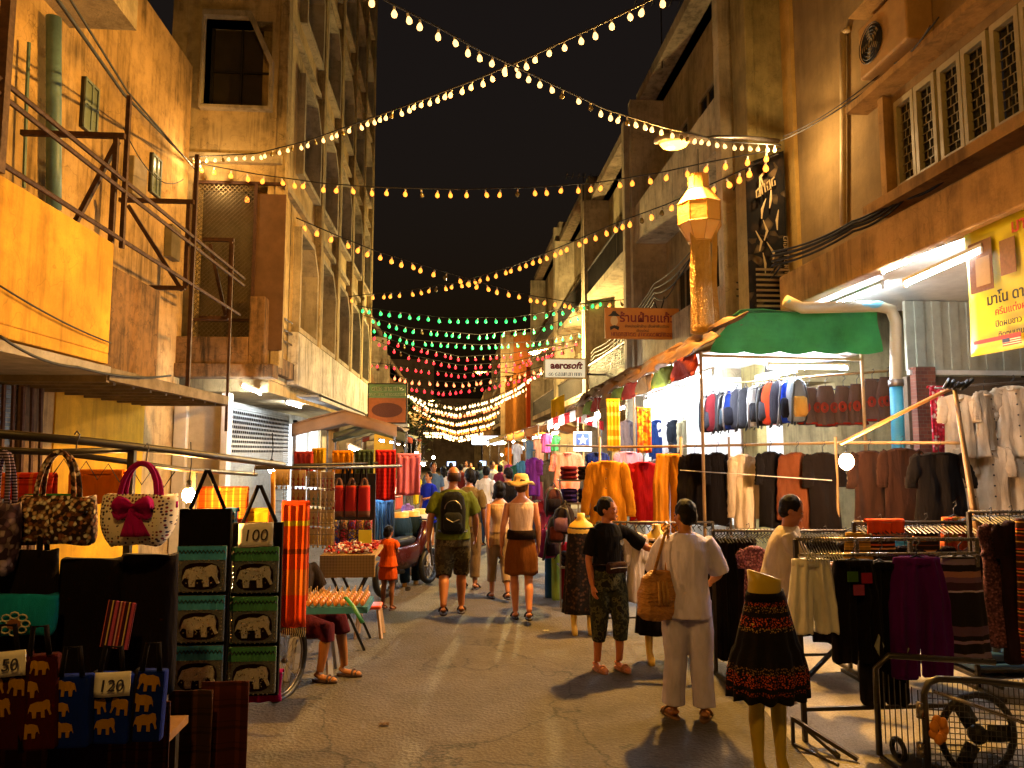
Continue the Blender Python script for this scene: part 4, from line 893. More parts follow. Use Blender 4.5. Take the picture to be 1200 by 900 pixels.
def tote(name,label,cat,px,py,w,h,Y,m,group=None,seed=0,hh=None,mh=None,dep=.06,round_=.0,bow=None,band=None,price=None,trim=None):
    """bag top edge at py; handles rise hh px above"""
    k=S(px,Y); W=w/k; Hh=h/k; t=gthing(name,label,cat,px,py,Y,group); b=MB(); rings=[]
    for j in range(11):
        q=j/10; wd=W/2*(1-.05*(1-q)+(-.0))*(1-round_*q**3)*(1 if q<.97 else .97); d=dep*(.35+.9*math.sin(PI*min(q*.62+.12,1)))
        rings.append([(wd*math.copysign(abs(math.cos(a))**.55,math.cos(a)),d*math.copysign(abs(math.sin(a))**.8,math.sin(a))*(1+.06*math.sin(4*a+seed)),-Hh*q+.008*math.sin(3*a+seed)) for a in[2*PI*i/32 for i in range(32)]])
    b.loft(rings); b.build('bag_body',m,t,True,world=False)
    if hh:
        hz=hh/k
        for yy in(-.035,.035):
            b=MB(); b.tube([(-W*.24+ (W*.24)*(1-math.cos(PI*i/12)),yy*(1-.7*math.sin(PI*i/12)),-.05+(hz+.05)*math.sin(PI*i/12)**(.8)) for i in range(13)],.013,7,flat=.6); b.build('handle',mh or m,t,True,world=False)
    if band: b=MB(); b.loft([[(W*.49*math.cos(a),(dep*.75+.004)*math.sin(a),z) for a in[2*PI*i/28 for i in range(28)]] for z in(-Hh*.26,-Hh*.13)]); b.build('ribbon',band,t,True,world=False)
    if bow:
        b=MB(); c=Vector((W*.03,-dep-.03,-Hh*.25))
        for s in(-1,1): b.loft([[c+Vector((s*r_,.02*math.sin(a*2),0))+Vector((0,.025*math.cos(a)*q,.06*q*math.sin(a)*(1+.15*math.sin(5*a)))) for a in[2*PI*i/14 for i in range(14)]] for r_,q in((0,.25),(.03,.75),(.065,1.),(.085,.75),(.09,.3))])
        b.ell(c,(.022,.02,.026)); 
        for s in(-.6,0,.6): b.grid(lambda u,v:c+Vector(((u-.5)*(.03+.05*v)+s*.05*v+.02*v,-.01-.01*math.sin(u*6),-.13*v)),5,5,.005)
        b.build('bow',bow,t,True,world=False)
    if trim: b=MB(); b.loft([[(W*.485*math.cos(a),(dep*.5+.006)*math.sin(a),z) for a in[2*PI*i/28 for i in range(28)]] for z in(-.03,.004)]); b.build('rim',trim,t,True,world=False)
    if price: price_card(t,price,(W*.08,-dep-.05,-Hh*.12))
    return t
m_card=paint('#e4ded2',.8,.1); m_ink=paint('#2a2436',.7,.1)
def price_card(t,txt,loc,s=.1,rot=.06):
    L=Vector(loc); b=MB(); s2=s*.95; b.grid(lambda u,v:(L.x+(u-.5)*s2*1.35,L.y-.006*math.sin(u*5),L.z+(v-.5)*s2*.95+.008*u),6,4,.003); o=b.build('price_card',m_card,t,True,world=False)
    text(txt,s*.62,m_ink,o,(L.x,L.y-.012,L.z),(1,0,rot),(-rot,0,1),name='handwriting',world=False,shear=.15)
def backpack(label,px,py,w,h,Y,m,m2,group,seed=0,acc=None):
    k=S(px,Y); W=w/k; Hh=h/k; t=gthing('backpack',label,'backpack',px,py,Y,group,rz=.5*math.sin(seed*1.7)); b=MB()
    b.sections([(0,0,-.02,W*.16,.04),(0,0,-.07,W*.36,.09),(0,0,-Hh*.35,W*.46,.12),(0,0,-Hh*.8,W*.48,.13),(0,0,-Hh*.97,W*.42,.11),(0,0,-Hh,W*.3,.07)],20,2.8); b.build('main_body',m,t,True,world=False)
    b=MB(); b.sections([(0,-.1,-Hh*.45,W*.26,.03),(0,-.13,-Hh*.5,W*.35,.06),(0,-.14,-Hh*.82,W*.36,.07),(0,-.12,-Hh*.9,W*.28,.04)],16,3); b.build('front_pocket',m2,t,True,world=False)
    b=MB()
    for s in(-1,1): b.tube([(s*W*.12,-.06,-.03),(s*W*.3,-.13,-Hh*.2),(s*W*.42,-.14,-Hh*.5),(s*W*.4,-.1,-Hh*.9),(s*W*.35,-.05,-Hh*1.06)],.016,6,flat=.5)
    b.tube([(-.03,0,-.02),(0,0,.04),(.03,0,-.02)],.008,5); b.build('strap',acc or m_black,t,True,world=False)
    b=MB(); b.tube([(W*.3*math.cos(a),-.125-.01*abs(math.sin(a)),-Hh*.25+Hh*.14*math.sin(a)) for a in[PI*i/10 for i in range(11)]],.005,4); b.build('zip_trim',acc or m_steel,t,world=False)
    return t
def rail(name,label,pts,r,m,cat='clothes rail',group=None):
    t=thing(name,label,cat,tuple(pts[0]),group=group); b=MB(); b.tube(pts,r,8); b.build('bar',m,t,True); return t
# ================================================================ LEFT FRONT STALL
fab=lambda c,**k:cloth(c,**k)
k_blk=cloth('#141012'); k_wht=cloth('#d8d0c4')
bt=paint('#3c3426',.5,.4,8,.4)
lf=thing('bag_stall_frame','steel pole frame of the bag stall carrying the hanging cloth bags','stall frame',tuple(AG(160,1100)))
b=MB(); b.tube([A(-30,506,3.5),A(100,517,3.9),A(215,530,4.4),A(332,545,5.3)],.022,8); b.build('front_bar',bt,lf,True)
b=MB(); b.tube([A(-30,526,3.7),A(60,530,3.9),A(154,527,4.15)],.017,8); b.build('middle_bar',bt,lf,True)
b=MB(); b.tube([A(80,532,4.0),A(215,550,5.0),A(300,556,6.0)],.016,8); b.build('rear_bar',bt,lf,True)
b=MB(); p=A(155,528,4.15); b.beam((p.x,p.y,0),(p.x,p.y,p.z),.035); b.build('post',bt,lf)
b=MB(); p=A(228,548,5.2); b.beam((p.x,p.y,0),(p.x,p.y,p.z),.03); b.build('post',bt,lf)
b=MB(); p=A(-25,507,3.5); b.beam((p.x,p.y,0),(p.x,p.y,p.z),.035); b.build('post',bt,lf)
b=MB()
for i in range(4):
    p=A(95+i*30,536+i*3,4.2); 
P_=[A(62+i*13,(536 if i%2 else 556)+i*1.5,4.3) for i in range(12)]; b.tube(P_,.004,4); b.build('wire_zigzag',m_wire,lf)
def hook(px,py,Y,label):
    p=A(px,py,Y); b=MB(); b.tube([p+Vector(q) for q in((-.012,0,.012),(0,0,.03),(.014,0,.012),(.004,0,-.02),(0,0,-.07))],.004,5); tag(b.build('wire_hook',m_steel,None,True),label,'hook',group='hooks on the bag stall bar')
hook(90,512,3.85,'wire hook above the brown floral bag'); hook(172,526,4.15,'wire hook above the polka dot bag'); hook(298,545,5.1,'wire hook above the panel bag with the 100 card')
def floral(): return blotch(['#2e1a10','#6a4426','#b8926a','#d8cdb8','#8a5436','#3c2414','#c8a888','#22140c'],58)
t=tote('handbag','brown floral cloth handbag with twisted handles hanging from the front bar','handbag',68,582,92,56,3.75,floral(),dep=.07,hh=54)
b=MB(); W=92/S(68,3.75); b.box(-W*.46,-.068,-.072,W*.46,-.06,-.066); b.build('zip',m_black,t,world=False)
t=tote('handbag','cream polka dot handbag with a magenta bow and plaited handles','handbag',165,580,90,58,3.75,dots('#d9cdbb',['#3a1c50','#7a1c2c','#2a2440','#5a2a20'],62),dep=.08,round_=.35,hh=38,mh=cloth('#9a1668'),bow=cloth('#a8126c'),band=cloth('#a8126c'))
tote('handbag','purple patchwork bag cut by the left edge, with striped rope handle','handbag',2,590,44,84,3.6,blotch(['#4a3448','#6a5066','#8a7484','#2e2030','#a08c90'],34),dep=.06,round_=.3,hh=62,mh=stripes([(0,'#2a1c3a'),(.5,'#a08cb0')],.014))
# big dark bags
t=tote('shoulder_bag','long black woven shoulder bag at far left with a bright blue flap below','shoulder bag',34,645,72,120,3.7,cloth('#161012'),dep=.05,hh=40)
t=tote('shoulder_bag','bright teal cloth purse embroidered with a white lotus ring','purse',32,697,76,46,3.62,cloth('#1486a4'),dep=.035,round_=.12)
b=MB(); c=Vector((-.02,-.055,-.12))
for k in range(8): a=k*PI/4; b.tube([c+Vector((.05*math.cos(a)+.02*math.cos(q),-.0,.038*math.sin(a)+.015*math.sin(q))) for q in[2*PI*j/8 for j in range(8)]],.004,4,True)
b.build('embroidered_flower',cloth('#c8c4b0'),t,world=False)
b=MB(); b.prism([(.03*math.cos(k*PI/8),.022*math.sin(k*PI/8)) for k in range(16)],-.006,tuple(c)); b.build('flower_centre',cloth('#8a5a3a'),t,world=False)
t=tote('shoulder_bag','large black ribbed cloth bag carrying a small striped woven tag','shoulder bag',108,655,74,150,3.8,cloth('#120d10'),dep=.06)
t=tote('shoulder_bag','second large black ribbed bag beside the polka dot bag','shoulder bag',176,650,68,158,3.85,cloth('#150f14'),dep=.06)
t=gthing('woven_tag','small tilted red striped woven patch pinned on the black bag','woven patch',139,732,3.62); t.rotation_euler=(0,R(8),0)
b=MB(); kk=S(139,3.62); b.grid(lambda u,v:((u-.5)*32/kk,-.006,(v-.5)*54/kk),4,4,.006); b.build('patch',stripes([(0,'#7a2030'),(.12,'#d0685c'),(.2,'#3a0c20'),(.42,'#e0c070'),(.5,'#3a0c20'),(.62,'#c05070'),(.8,'#5a1428'),(.92,'#e0b0a0')],.075,0),t,world=False)
# elephants
EL=[(-.5,.05),(-.42,.3),(-.1,.42),(.2,.4),(.38,.5),(.55,.46),(.62,.2),(.6,-.05),(.68,-.3),(.6,-.34),(.5,-.1),(.42,.02),(.32,-.05),(.34,-.45),(.16,-.45),(.14,-.12),(-.1,-.12),(-.12,-.45),(-.3,-.45),(-.34,-.1),(-.46,-.05),(-.54,-.2)]
def elephants(t,W,Hh,y,seed,col='#a07414',s=.075):
    b=MB(); rg=random.Random(seed); r_=0; z=-.05
    while z>-Hh+.03:
        x=-W/2+(.02 if r_%2 else .05)+rg.uniform(0,.02)
        while x<W/2-.02:
            fx=1 if rg.random()<.5 else -1; ss=s*rg.uniform(.85,1.1); pts=[(u*fx*ss,v*ss) for u,v in EL]
            pts=[(min(max(x+u,-W/2+.003),W/2-.003),z+v) for u,v in pts]; b.prism(pts,-.003,(0,y,0)); x+=s*1.55
        z-=s*1.12; r_+=1
    b.build('elephant_print',cloth(col),t,world=False)
def ele_bag(px,py,w,h,Y,base,label,price=None,seed=0):
    k=S(px,Y); W=w/k; Hh=h/k; t=gthing('elephant_bag',label,'shoulder bag',px,py,Y,'elephant print bags'); b=MB(); b.box(-W/2,-.03,-Hh,W/2,.03,0); b.build('bag_body',cloth(base),t,world=False,bevel=.012); t.rotation_euler=(.03*math.sin(seed*2),.05*math.sin(seed*5+1),.22*math.sin(seed*3+.5))
    elephants(t,W,Hh,-.031,seed)
    b=MB(); b.tube([(-W*.3,-.034,0),(-W*.2,-.034,.12),(W*.2,-.034,.12),(W*.3,-.034,0)],.012,6,flat=.4); b.box(-W*.5-.012,-.036,-Hh,-W*.5+.006,.03,0); b.build('strap',k_blk,t,True,world=False)
    if price: price_card(t,price,(.01,-.045,-.04),.115)
    return t
ele_bag(14,764,46,112,3.3,'#34090b','dark red elephant bag with the 150 card at far left','150',1)
ele_bag(51,766,36,108,3.32,'#380a0c','dark red elephant bag next to the blue ones',None,2)
ele_bag(89,790,40,82,3.35,'#061d74','blue elephant bag at the left of the three blue ones',None,3)
ele_bag(135,788,44,80,3.4,'#071f78','blue elephant bag with the 120 card','120',4)
ele_bag(180,784,32,80,3.45,'#071a66','blue elephant bag at the right of the three blue ones',None,5)
# table behind and cloths under the bags
tb=thing('stall_table','low stall table covered by dark red and orange cloths under the bags','table',tuple(AG(120,1150)))
b=MB(); a=A(-40,880,3.5); c=A(292,820,4.6); b.box(a.x,3.72,.56,-1.42,4.15,.60); b.build('table_top',m_wood,tb)
b=MB()
for x in(a.x+.1,-1.5):
    for y in(3.76,4.06): b=MB(); b.box(x,y,0,x+.05,y+.05,.56); b.build('leg',bt,tb)
def dcloth(px0,px1,Y,zt,zb,m,label):
    x0=A(px0,800,Y).x; x1=A(px1,800,Y).x; b=MB(); b.grid(lambda u,v:(x0+(x1-x0)*u,Y-.012*math.sin(u*11+px0)*(.4+v),zt+(zb-zt)*v),16,8,.01); tag(b.build('draped_cloth',m,None,True),label,'cloth',group='cloths draped under the bag stall')
dcloth(-40,60,3.55,.86,.1,plaid('#2a0f08','#4a2410','#140806',.09),'rust and orange checked cloth at the bottom left corner')
dcloth(55,128,3.6,.84,.1,cloth('#22102a'),'dull purple cloth under the blue elephant bags')
dcloth(120,200,3.62,.84,.08,plaid('#30100a','#5a3010','#180604',.06),'red cloth with a gold band below the blue elephant bags')
dcloth(198,250,4.3,.68,.02,plaid('#2a180c','#4a2a14','#120a06',.1),'brown cloth hanging to the ground below the sequin panel')
dcloth(236,292,4.45,.68,.02,plaid('#3a140c','#5a2a14','#1a0a06',.12),'dark rust cloth at the stall corner')
# sequinned elephant panel bags
m_seq=metal('#b8b0a0',.25,.5)
def seq_panel(px,py,w,h,Y,trimc,label,n,card=None,seed=0,first=0.22):
    k=S(px,Y); W=w/k; Hh=h/k; t=gthing('sequin_wall_pocket',label,'wall pockets',px,py,Y,'sequinned pocket hangings'); b=MB(); b.box(-W/2,-.02,-Hh,W/2,.012,0); b.build('backing',cloth('#0e0c0e'),t,world=False,bevel=.006)
    ph=(Hh*(1-first))/n
    for i in range(n):
        z1=-Hh*first-i*ph; z0=z1-ph*.93; pk=MB(); pk.box(-W*.46,-.05,z0,W*.46,-.02,z1); po=pk.build('pocket',paint('#70767c',.3,.7,70,.35),t,world=False,bevel=.008)
        q=MB(); q.box(-W*.465,-.056,z1-ph*.28,W*.465,-.05,z1); q.build('trim_band',cloth(trimc),po,world=False)
        q=MB(); q.tube([(-W*.45+W*.9*j/24,-.06,z1-ph*.12+(.012 if j%2 else -.006)) for j in range(25)],.005,4); q.build('zigzag',m_black,po,world=False)
        cz=(z0+z1-ph*.28)/2; q=MB(); q.prism([(W*.37*math.copysign(abs(math.cos(a))**.6,math.cos(a)),ph*.27*math.copysign(abs(math.sin(a))**.7,math.sin(a))) for a in[2*PI*j/16 for j in range(16)]],-.005,(0,-.05,cz)); q.build('medallion',cloth('#1a0c08'),po,world=False)
        q=MB(); s_=W*.58; q.prism([(u*s_,v*ph*.46) for u,v in EL],-.012,(-.01,-.055,cz)); q.build('elephant',paint('#cfcdc8',.3,.6,80,.3),po,world=False)
        q=MB(); rg=random.Random(seed*9+i)
        for j in range(34):
            a=2*PI*j/34; x=W*.42*math.copysign(min(1,abs(math.cos(a))*1.25),math.cos(a)); z=cz+ph*.32*math.copysign(min(1,abs(math.sin(a))*1.25),math.sin(a)); q.ell((x,-.054,z),(.0045,.004,.0045),5,3)
        for j in range(34): q.ell((rg.uniform(-.27,.27)*W,-.07,cz+rg.uniform(-.16,.2)*ph),(.0045,.004,.0045),5,3)
        q.build('sequin',m_seq,po,world=False)
    b=MB(); b.tube([(-W*.3,-.01,0),(-W*.02,-.005,.24),(W*.02,-.005,.24),(W*.36,-.01,0)],.013,6,flat=.6); b.build('strap',k_blk,t,True,world=False)
    if card: price_card(t,card,(0,-.06,-.08),.17,.03)
    return t
seq_panel(242,596,60,214,4.75,'#4498c8','black hanging with three silver elephant pockets and blue trim',3,seed=1,first=.20)
seq_panel(303,612,58,198,4.95,'#4a8a60','black hanging with elephant pockets, green trim and the 100 card',3,'100',seed=2,first=.14)
t=panelcloth('side_hanging','narrow blue edged hanging squeezed between the two elephant pocket hangings','wall pockets',271,600,17,210,5.05,blotch(['#0c4a7a','#0c4a7a','#3a1a3a','#6a5a3a','#0c3a6a'],25),folded=False)
t=panelcloth('cloth','magenta cloth hem showing under the green trimmed hanging','cloth',300,790,62,30,5.1,cloth('#8a0c50'),folded=False)
t=panelcloth('orange_scarf','bright orange woven throw with a yellow band hanging beside the black pockets','throw',347,592,31,140,5.2,stripes([(0,'#e0480c'),(.3,'#d8701c'),(.5,'#e05010'),(.62,'#8a3a10'),(.66,'#e0560c'),(.84,'#c8b828'),(.88,'#e0500c')],.86,2,warp=.01),fringe=cloth('#e0d0a0'))
# wheel and cart behind the hangings
wl=thing('cart_wheel','black tyred cart wheel half hidden behind the elephant hangings','wheel',tuple(AG(332,818)),R(70))
b=MB(); Rw=.30; b.tube([(Rw*math.cos(a),0,Rw+Rw*math.sin(a)) for a in[2*PI*i/28 for i in range(28)]],.028,8,True); b.build('tyre',m_black,wl,True,world=False)
b=MB(); b.tube([((Rw-.035)*math.cos(a),0,Rw+(Rw-.035)*math.sin(a)) for a in[2*PI*i/28 for i in range(28)]],.009,6,True)
b.build('rim',m_steel,wl,True,world=False); b=MB()
for i in range(16): a=2*PI*i/16; b.tube([(0,.01,Rw),((Rw-.04)*math.cos(a),0,Rw+(Rw-.04)*math.sin(a))],.002,3)
b.ell((0,0,Rw),(.025,.03,.025),8,6); b.build('spokes',m_steel,wl,world=False)
# bulb of the stall
def bare_bulb(px,py,Y,label,st,r=.032,cordto=None,col='#ffb860'):
    p=A(px,py,Y); t=thing('bare_bulb',label,'light bulb',tuple(p)); b=MB(); b.ell(p,(r,r,r*1.2),12,8); b.build('glass',glow(col,st),t,True)
    b=MB(); b.lathe([(.016,.03),(.018,.035),(.018,.09),(.008,.1)],p,10); b.build('socket',m_black,t,True)
    b=MB(); q=Vector(cordto) if cordto is not None else p+Vector((0,0,.35)); b.tube([p+Vector((0,0,.1)),(p+q)/2+Vector((.01,0,.03)),q],.004,5); b.build('cord',m_wire,t); return t
bare_bulb(221,580,5.0,'glaring warm bulb hung behind the polka dot bag',1300,.04)
rail('tent_pole','yellow wooden pole standing beside the card with earrings',[A(320,552,6.0),A(320,640,6.0),A(320,800,6.0)],.018,paint('#b8801c'),'pole')
# red orange goods behind the front bags
for i,(px,py,w,h,Y,c,l) in enumerate([(30,560,70,26,4.6,plaid('#b82a10','#d8781c','#6a1008'),'folded red and orange throws behind the floral bag'),(115,556,62,34,4.7,cloth('#d06a10'),'orange cloth glowing behind the bags'),(262,575,58,34,5.6,plaid('#c05a18','#d8a83c','#8a1c0c',.05),'orange figured cloth behind the warm bulb'),(60,585,60,24,4.5,cloth('#1c5a2c'),'green cloth behind the floral bag'),(292,600,50,44,5.7,stripes([(0,'#b89c1c'),(.5,'#c8541c')],.3,0),'yellow and orange scarf behind the 100 card')]):
    panelcloth('throw',l,'throw',px,py,w,h,Y,c,seed=i)
# ================================================================ LEFT MID STALL
cards=paint('#b49a72',.7,.2)
def jewel_card(px,py,w,h,Y,label,seed):
    k=S(px,Y); W=w/k; Hh=h/k; t=gthing('jewellery_card',label,'display card',px,py,Y,'cards of earrings on the grid'); b=MB(); b.box(-W/2,-.006,-Hh,W/2,.004,0); b.build('card',cards,t,world=False); rg=random.Random(seed); b=MB()
    for i in range(3):
        for j in range(3): x=-W*.32+W*.32*i; z=-Hh*.22-Hh*.28*j; b.tube([(x,-.012,z),(x+.006,-.014,z-.02),(x,-.012,z-.045)],.003,4); b.ell((x,-.014,z-.05),(.011,.006,.014),6,4)
    b.build('earring',paint(rg.choice(['#6a4a2a','#8a2a1c','#3a5a4a','#c0a050']),.4,.2),t,world=False)
n_=0; wd=['first','second','third','fourth','fifth','sixth','seventh','eighth','ninth','tenth','eleventh','twelfth']
for r_,(y0,h) in enumerate(((550,19),(572,19),(594,20),(616,20))):
    for c_,(x0,w) in enumerate(((331,18),(350,17),(368,16),(384,15))):
        if r_>=1 and c_==0: continue
        jewel_card(x0,y0+c_,w,h,6.6+.2*c_,'earring card, %s in the %s row of the board beside the orange throw'%(wd[c_],['top','second','third','lowest'][r_]),n_); n_+=1
b=MB()
for i in range(8): b.tube([A(322+10*i,546,6.9),A(322+10*i,640,6.9)],.003,4)
for i in range(8): b.tube([A(322,548+13*i,6.9),A(394,548+13*i,6.9)],.003,4)
tag(b.build('grid_panel',m_steel),'wire grid panel that carries the earring cards','display grid')
rail('stall_bar','steel bar over the earring cards and hanging scarves',[A(300,548,6.5),A(395,548,7.6),A(470,546,9.2)],.018,bt)
rail('stall_bar','thin front bar running above the small handbags',[A(345,545,8.0),A(420,543,9.0),A(500,541,10.5)],.015,bt)
for i,(px,py,w,h,Y,c,l) in enumerate([(356,532,22,26,8.5,cloth('#a23428'),'faded red cloth on the bar left of the yellow shirt'),(374,528,16,24,8.8,cloth('#d0a020'),'small yellow shirt front near the lit showcase'),(402,531,24,52,8.9,cloth('#e08a10'),'amber orange scarf on the left stall bar'),(427,530,22,34,9.2,plaid('#3c4a34','#10180e','#5a6a50',.05),'dark green checked scarf beside the amber one'),(452,530,24,56,9.4,plaid('#b81418','#3a0808','#d84840',.05),'bright red checked scarf left of the pink cloth'),(479,534,28,46,9.8,cloth('#d87898'),'plain pink cloth hung at the end of the left stall')]):
    panelcloth('scarf',l,'scarf',px,py,w,h,Y,c,seed=i)
for i,(px,h) in enumerate(((404,22),(412,24),(426,22))): tote('handbag',['small black handbag left of the pair below the amber scarf','small black handbag in the middle below the amber scarf','small black handbag under the green checked scarf'][i],'handbag',px,566,14,h,8.6,cloth('#14100e'),hh=20,dep=.05)
for i in range(3): tote('handbag',['left','middle','right'][i]+' one of three red and brown handbags with gold ovals','handbag',397+i*15,569,14,36,8.3,stripes([(0,'#6a4630'),(.55,'#a01c14'),(.97,'#c0381c')],.62,2),'red and brown handbags in a row',hh=8,dep=.05,trim=m_black)
rnd=random.Random(5); pc=['#5a2a1c','#8a6a3a','#2a3a8a','#a02a3a','#c0a040','#6a3a5a','#3a2a1c','#b06a2a','#7a7a6a','#284a7a']
for r_ in range(3):
    for i in range(5):
        tote('purse','%s small purse in the %s row under the red handbags, %s'%(wd[i],['upper','middle','lower'][r_],['tan patterned','red and blue','yellow','plum','brown'][(r_+i)%5]),'purse',394+i*9.5,610+r_*10,9,10,8.2,blotch([rnd.choice(pc),rnd.choice(pc),rnd.choice(pc)],70),'small purses pegged in rows',dep=.03)
b=MB(); kk=A(415,600,8.8); b.box(A(388,600,8.8).x,8.75,.9,A(440,600,8.8).x,8.8,1.75); tag(b.build('backboard',paint('#2a1c12',.8,.3)),'dark board behind the small purses','board')
t=gthing('price_flag','yellow paper price tag standing on the basket table','tag',428,631,8.0); b=MB(); b.box(-.07,-.01,-.05,.07,.0,.09); b.build('paper',paint('#d8c818',.6,.1),t,world=False); b=MB(); b.box(-.005,0,-.1,.005,.01,-.05); b.build('stem',m_wood,t,world=False)
# basket table
tb=thing('basket_table','low folding table with a woven front heaped with red and white trinkets','table',tuple(AG(415,708)))
a=A(376,648,7.6); c=A(440,648,7.6); zt=a.z; b=MB(); b.box(a.x,7.55,zt-.24,c.x,7.6,zt-.02); b.box(a.x,7.6,zt-.06,c.x,8.4,zt-.02); b.build('woven_front',plaid('#8a6c3c','#5a4424','#a88c58',.03),tb)
for s in(0,1):
    b=MB(); b.beam((a.x+.1,7.65+.5*s,0),(c.x-.1,7.65+.5*s,zt-.24),.025); b.beam((a.x+.1,7.67+.5*s,zt-.24),(c.x-.1,7.67+.5*s,0),.025); b.build('crossed_legs',m_black,tb)
t=thing('trinket_heap','heap of red and white beaded trinkets on the basket table','trinkets',((a.x+c.x)/2,8,zt)); b=MB(); rg=random.Random(2)
for i in range(320): b.ell((rg.uniform(a.x+.03,c.x-.03),rg.uniform(7.62,8.3),zt+rg.uniform(-.01,.05)),(rg.uniform(.012,.028),.02,rg.uniform(.008,.02)),5,3)
o=b.build('beads',blotch(['#b8281c','#d8c8b8','#8a1c1c','#d06a50','#e0dcd0'],22),t); tag(o,kind='stuff')
# snack tray, sling, stool
tr=thing('snack_tray','blue edged tray of skewered balls on the seated person\'s lap table','tray',tuple(A(400,705,6.3)))
c0=A(400,706,6.3); b=MB(); b.box(c0.x-.33,6.1,c0.z-.05,c0.x+.24,6.55,c0.z+.0); b.build('tray_base',paint('#2a6a80',.5,.3),tr)
for rr in range(5):
    for cc in range(10):
        if (rr+cc)%1==0:
            q=Vector((c0.x-.29+cc*.054,6.14+rr*.085,c0.z)); b=MB(); b.ell(q+Vector((0,0,.03)),(.022,.022,.03),6,5); b.build('snack',paint('#c07a34',.4,.3,30),tr,True)
b=MB()
for cc in range(10):
    for rr in range(5): q=Vector((c0.x-.29+cc*.054,6.14+rr*.085,c0.z+.05)); b.tube([q,q+Vector((.004,0,.055))],.0035,4)
b.build('sticks',paint('#d8b878'),tr)
b=MB(); b.tube([A(405,700,6.0),A(415,712,5.9),A(425,730,5.85)],.02,6,flat=.4); tag(b.build('green_strap',paint('#1c6a2a',.5,.2),None,True),'green plastic strap hanging off the snack tray','strap')
t=thing('plastic_stool','small orange topped pale legged stool beside the snack tray','stool',tuple(AG(433,745)))
b=MB(); b.box(-.13,-.12,.30,.13,.12,.34); b.build('seat',paint('#d84a10',.5,.2),t,world=False,bevel=.015)
for sx in(-1,1):
    for sy in(-1,1): b=MB(); b.beam((sx*.1,sy*.1,.3),(sx*.14,sy*.13,0),.03); b.build('leg',paint('#b89a80',.5,.2),t,world=False)
t=thing('plastic_stool','pale grey plastic stool under the seated person in maroon trousers','stool',tuple(AG(366,790)))
ms_=paint('#a8a8b0',.4,.2); b=MB(); b.box(-.18,-.17,.40,.18,.17,.43); b.build('seat',ms_,t,world=False,bevel=.02)
b=MB(); b.box(-.17,-.16,.34,.17,.16,.40); b.build('skirt',ms_,t,world=False,bevel=.02)
for sx in(-1,1):
    for sy in(-1,1): b=MB(); b.beam((sx*.15,sy*.14,.36),(sx*.19,sy*.18,0),.05,.03); b.build('leg',ms_,t,world=False)
# rear stalls on the left: jeans mannequins and lamps
def mannequin_legs(px,pyfoot,Y,label,m,h=1.1,skinc='#c8a050',rz=0,top=None,group=None):
    p=A(px,500,Y); t=thing('mannequin',label,'mannequin',(p.x,Y,0),rz,group); b=MB()
    for s in(-1,1): b.sections([(s*.085,.03,.0,.04,.09),(s*.085,0,.06,.035,.05),(s*.085,0,.3,.052,.055),(s*.085,0,.52,.055,.06),(s*.09,0,.78,.085,.09)],14)
    b.sections([(0,0,.74,.16,.10),(0,0,.85,.175,.115),(0,0,1.0,.14,.09),(0,0,1.1,.13,.085)],18); b.build('body',paint(skinc,.4,.2),t,True,world=False)
    if m:
        b=MB()
        for s in(-1,1): b.sections([(s*.09,0,.06,.072,.075),(s*.09,0,.3,.075,.08),(s*.09,0,.55,.085,.09),(s*.09,0,.8,.11,.115)],14)
        b.sections([(0,0,.72,.185,.125),(0,0,.86,.195,.13),(0,0,1.02,.16,.105)],18); b.build('trousers',m,t,True,world=False)
    return t
den=cloth('#1c3044')
mannequin_legs(470,634,11.2,'mannequin in dark blue jeans with the other mannequins before the pink cloth',den)
mannequin_legs(483,634,11.4,'mannequin in dark jeans nearest the lane before the pink cloth',cloth('#14222c'))
mannequin_legs(494,634,11.8,'mannequin in pale trousers at the end of the left jeans stall',cloth('#b8b0a8'))
for i,(px,c,l) in enumerate([(446,'#24405a','blue jeans hanging under the white lamp of the jeans stall'),(456,'#1c2c40','second pair of jeans under the white lamp of the jeans stall'),(437,'#30506a','faded jeans hanging left of the white lamp')]): trousers('jeans',l,'jeans',px,586,14,52,10.8,cloth(c),seed=i)
rail('jeans_bar','bar with the hanging jeans under the white lamp',[A(425,583,10.8),A(470,582,10.8)],.015,m_steel)
fluo(A(436,577,10.5),A(462,576,10.7),'short tube over the hanging jeans on the left',tube_m)
fluo(A(408,524,11.5),A(424,531,13),'tilted white tube above the amber scarf on the left')
bare_bulb(496,543,13.5,'small bright bulb past the pink cloth',160,.04,col='#ffe8c8'); bare_bulb(318,550,7.2,'white bulb above the earring board',120,.03,col='#f0f4ff')
# stall shelters far left
def shelter(label,x0,x1,Y0,Y1,z,m,posts=True,group='stall shelters down the lane'):
    t=thing('stall_shelter',label,'stall',((x0+x1)/2,Y0,0),group=group); b=MB(); b.grid(lambda u,v:(x0+(x1-x0)*u,Y0+(Y1-Y0)*v,z+.25*(1-abs(2*u-1))-.05*math.sin(PI*v)+.02*math.sin(9*v+5*u)),10,10,.02,(0,0,1)); b.grid(lambda u,v:(x0+(x1-x0)*u,Y0-.01+.02*math.sin(u*20),z+.25*(1-abs(2*u-1))-.22*v),14,3,.01); b.build('canopy',m,t,True)
    for x in(x0+.05,x1-.05):
        for y in(Y0+.05,Y1-.05): b=MB(); b.tube([(x,y,0),(x,y,z)],.02,6); b.build('post',m_steel,t)
    return t
shelter('brown canvas shelter over the left rear stalls',-3.0,-1.1,13.5,17,2.5,paint('#7a5a3a',.8,.3))
shelter('grey green canvas shelter farther down on the left',-3.0,-1.2,18,23,2.45,paint('#6a6a50',.8,.3))
shelter('striped far shelter on the left of the lane',-3.4,-1.5,25,32,2.5,stripes([(0,'#b8a888'),(.5,'#8a3a2a')],.5,0))
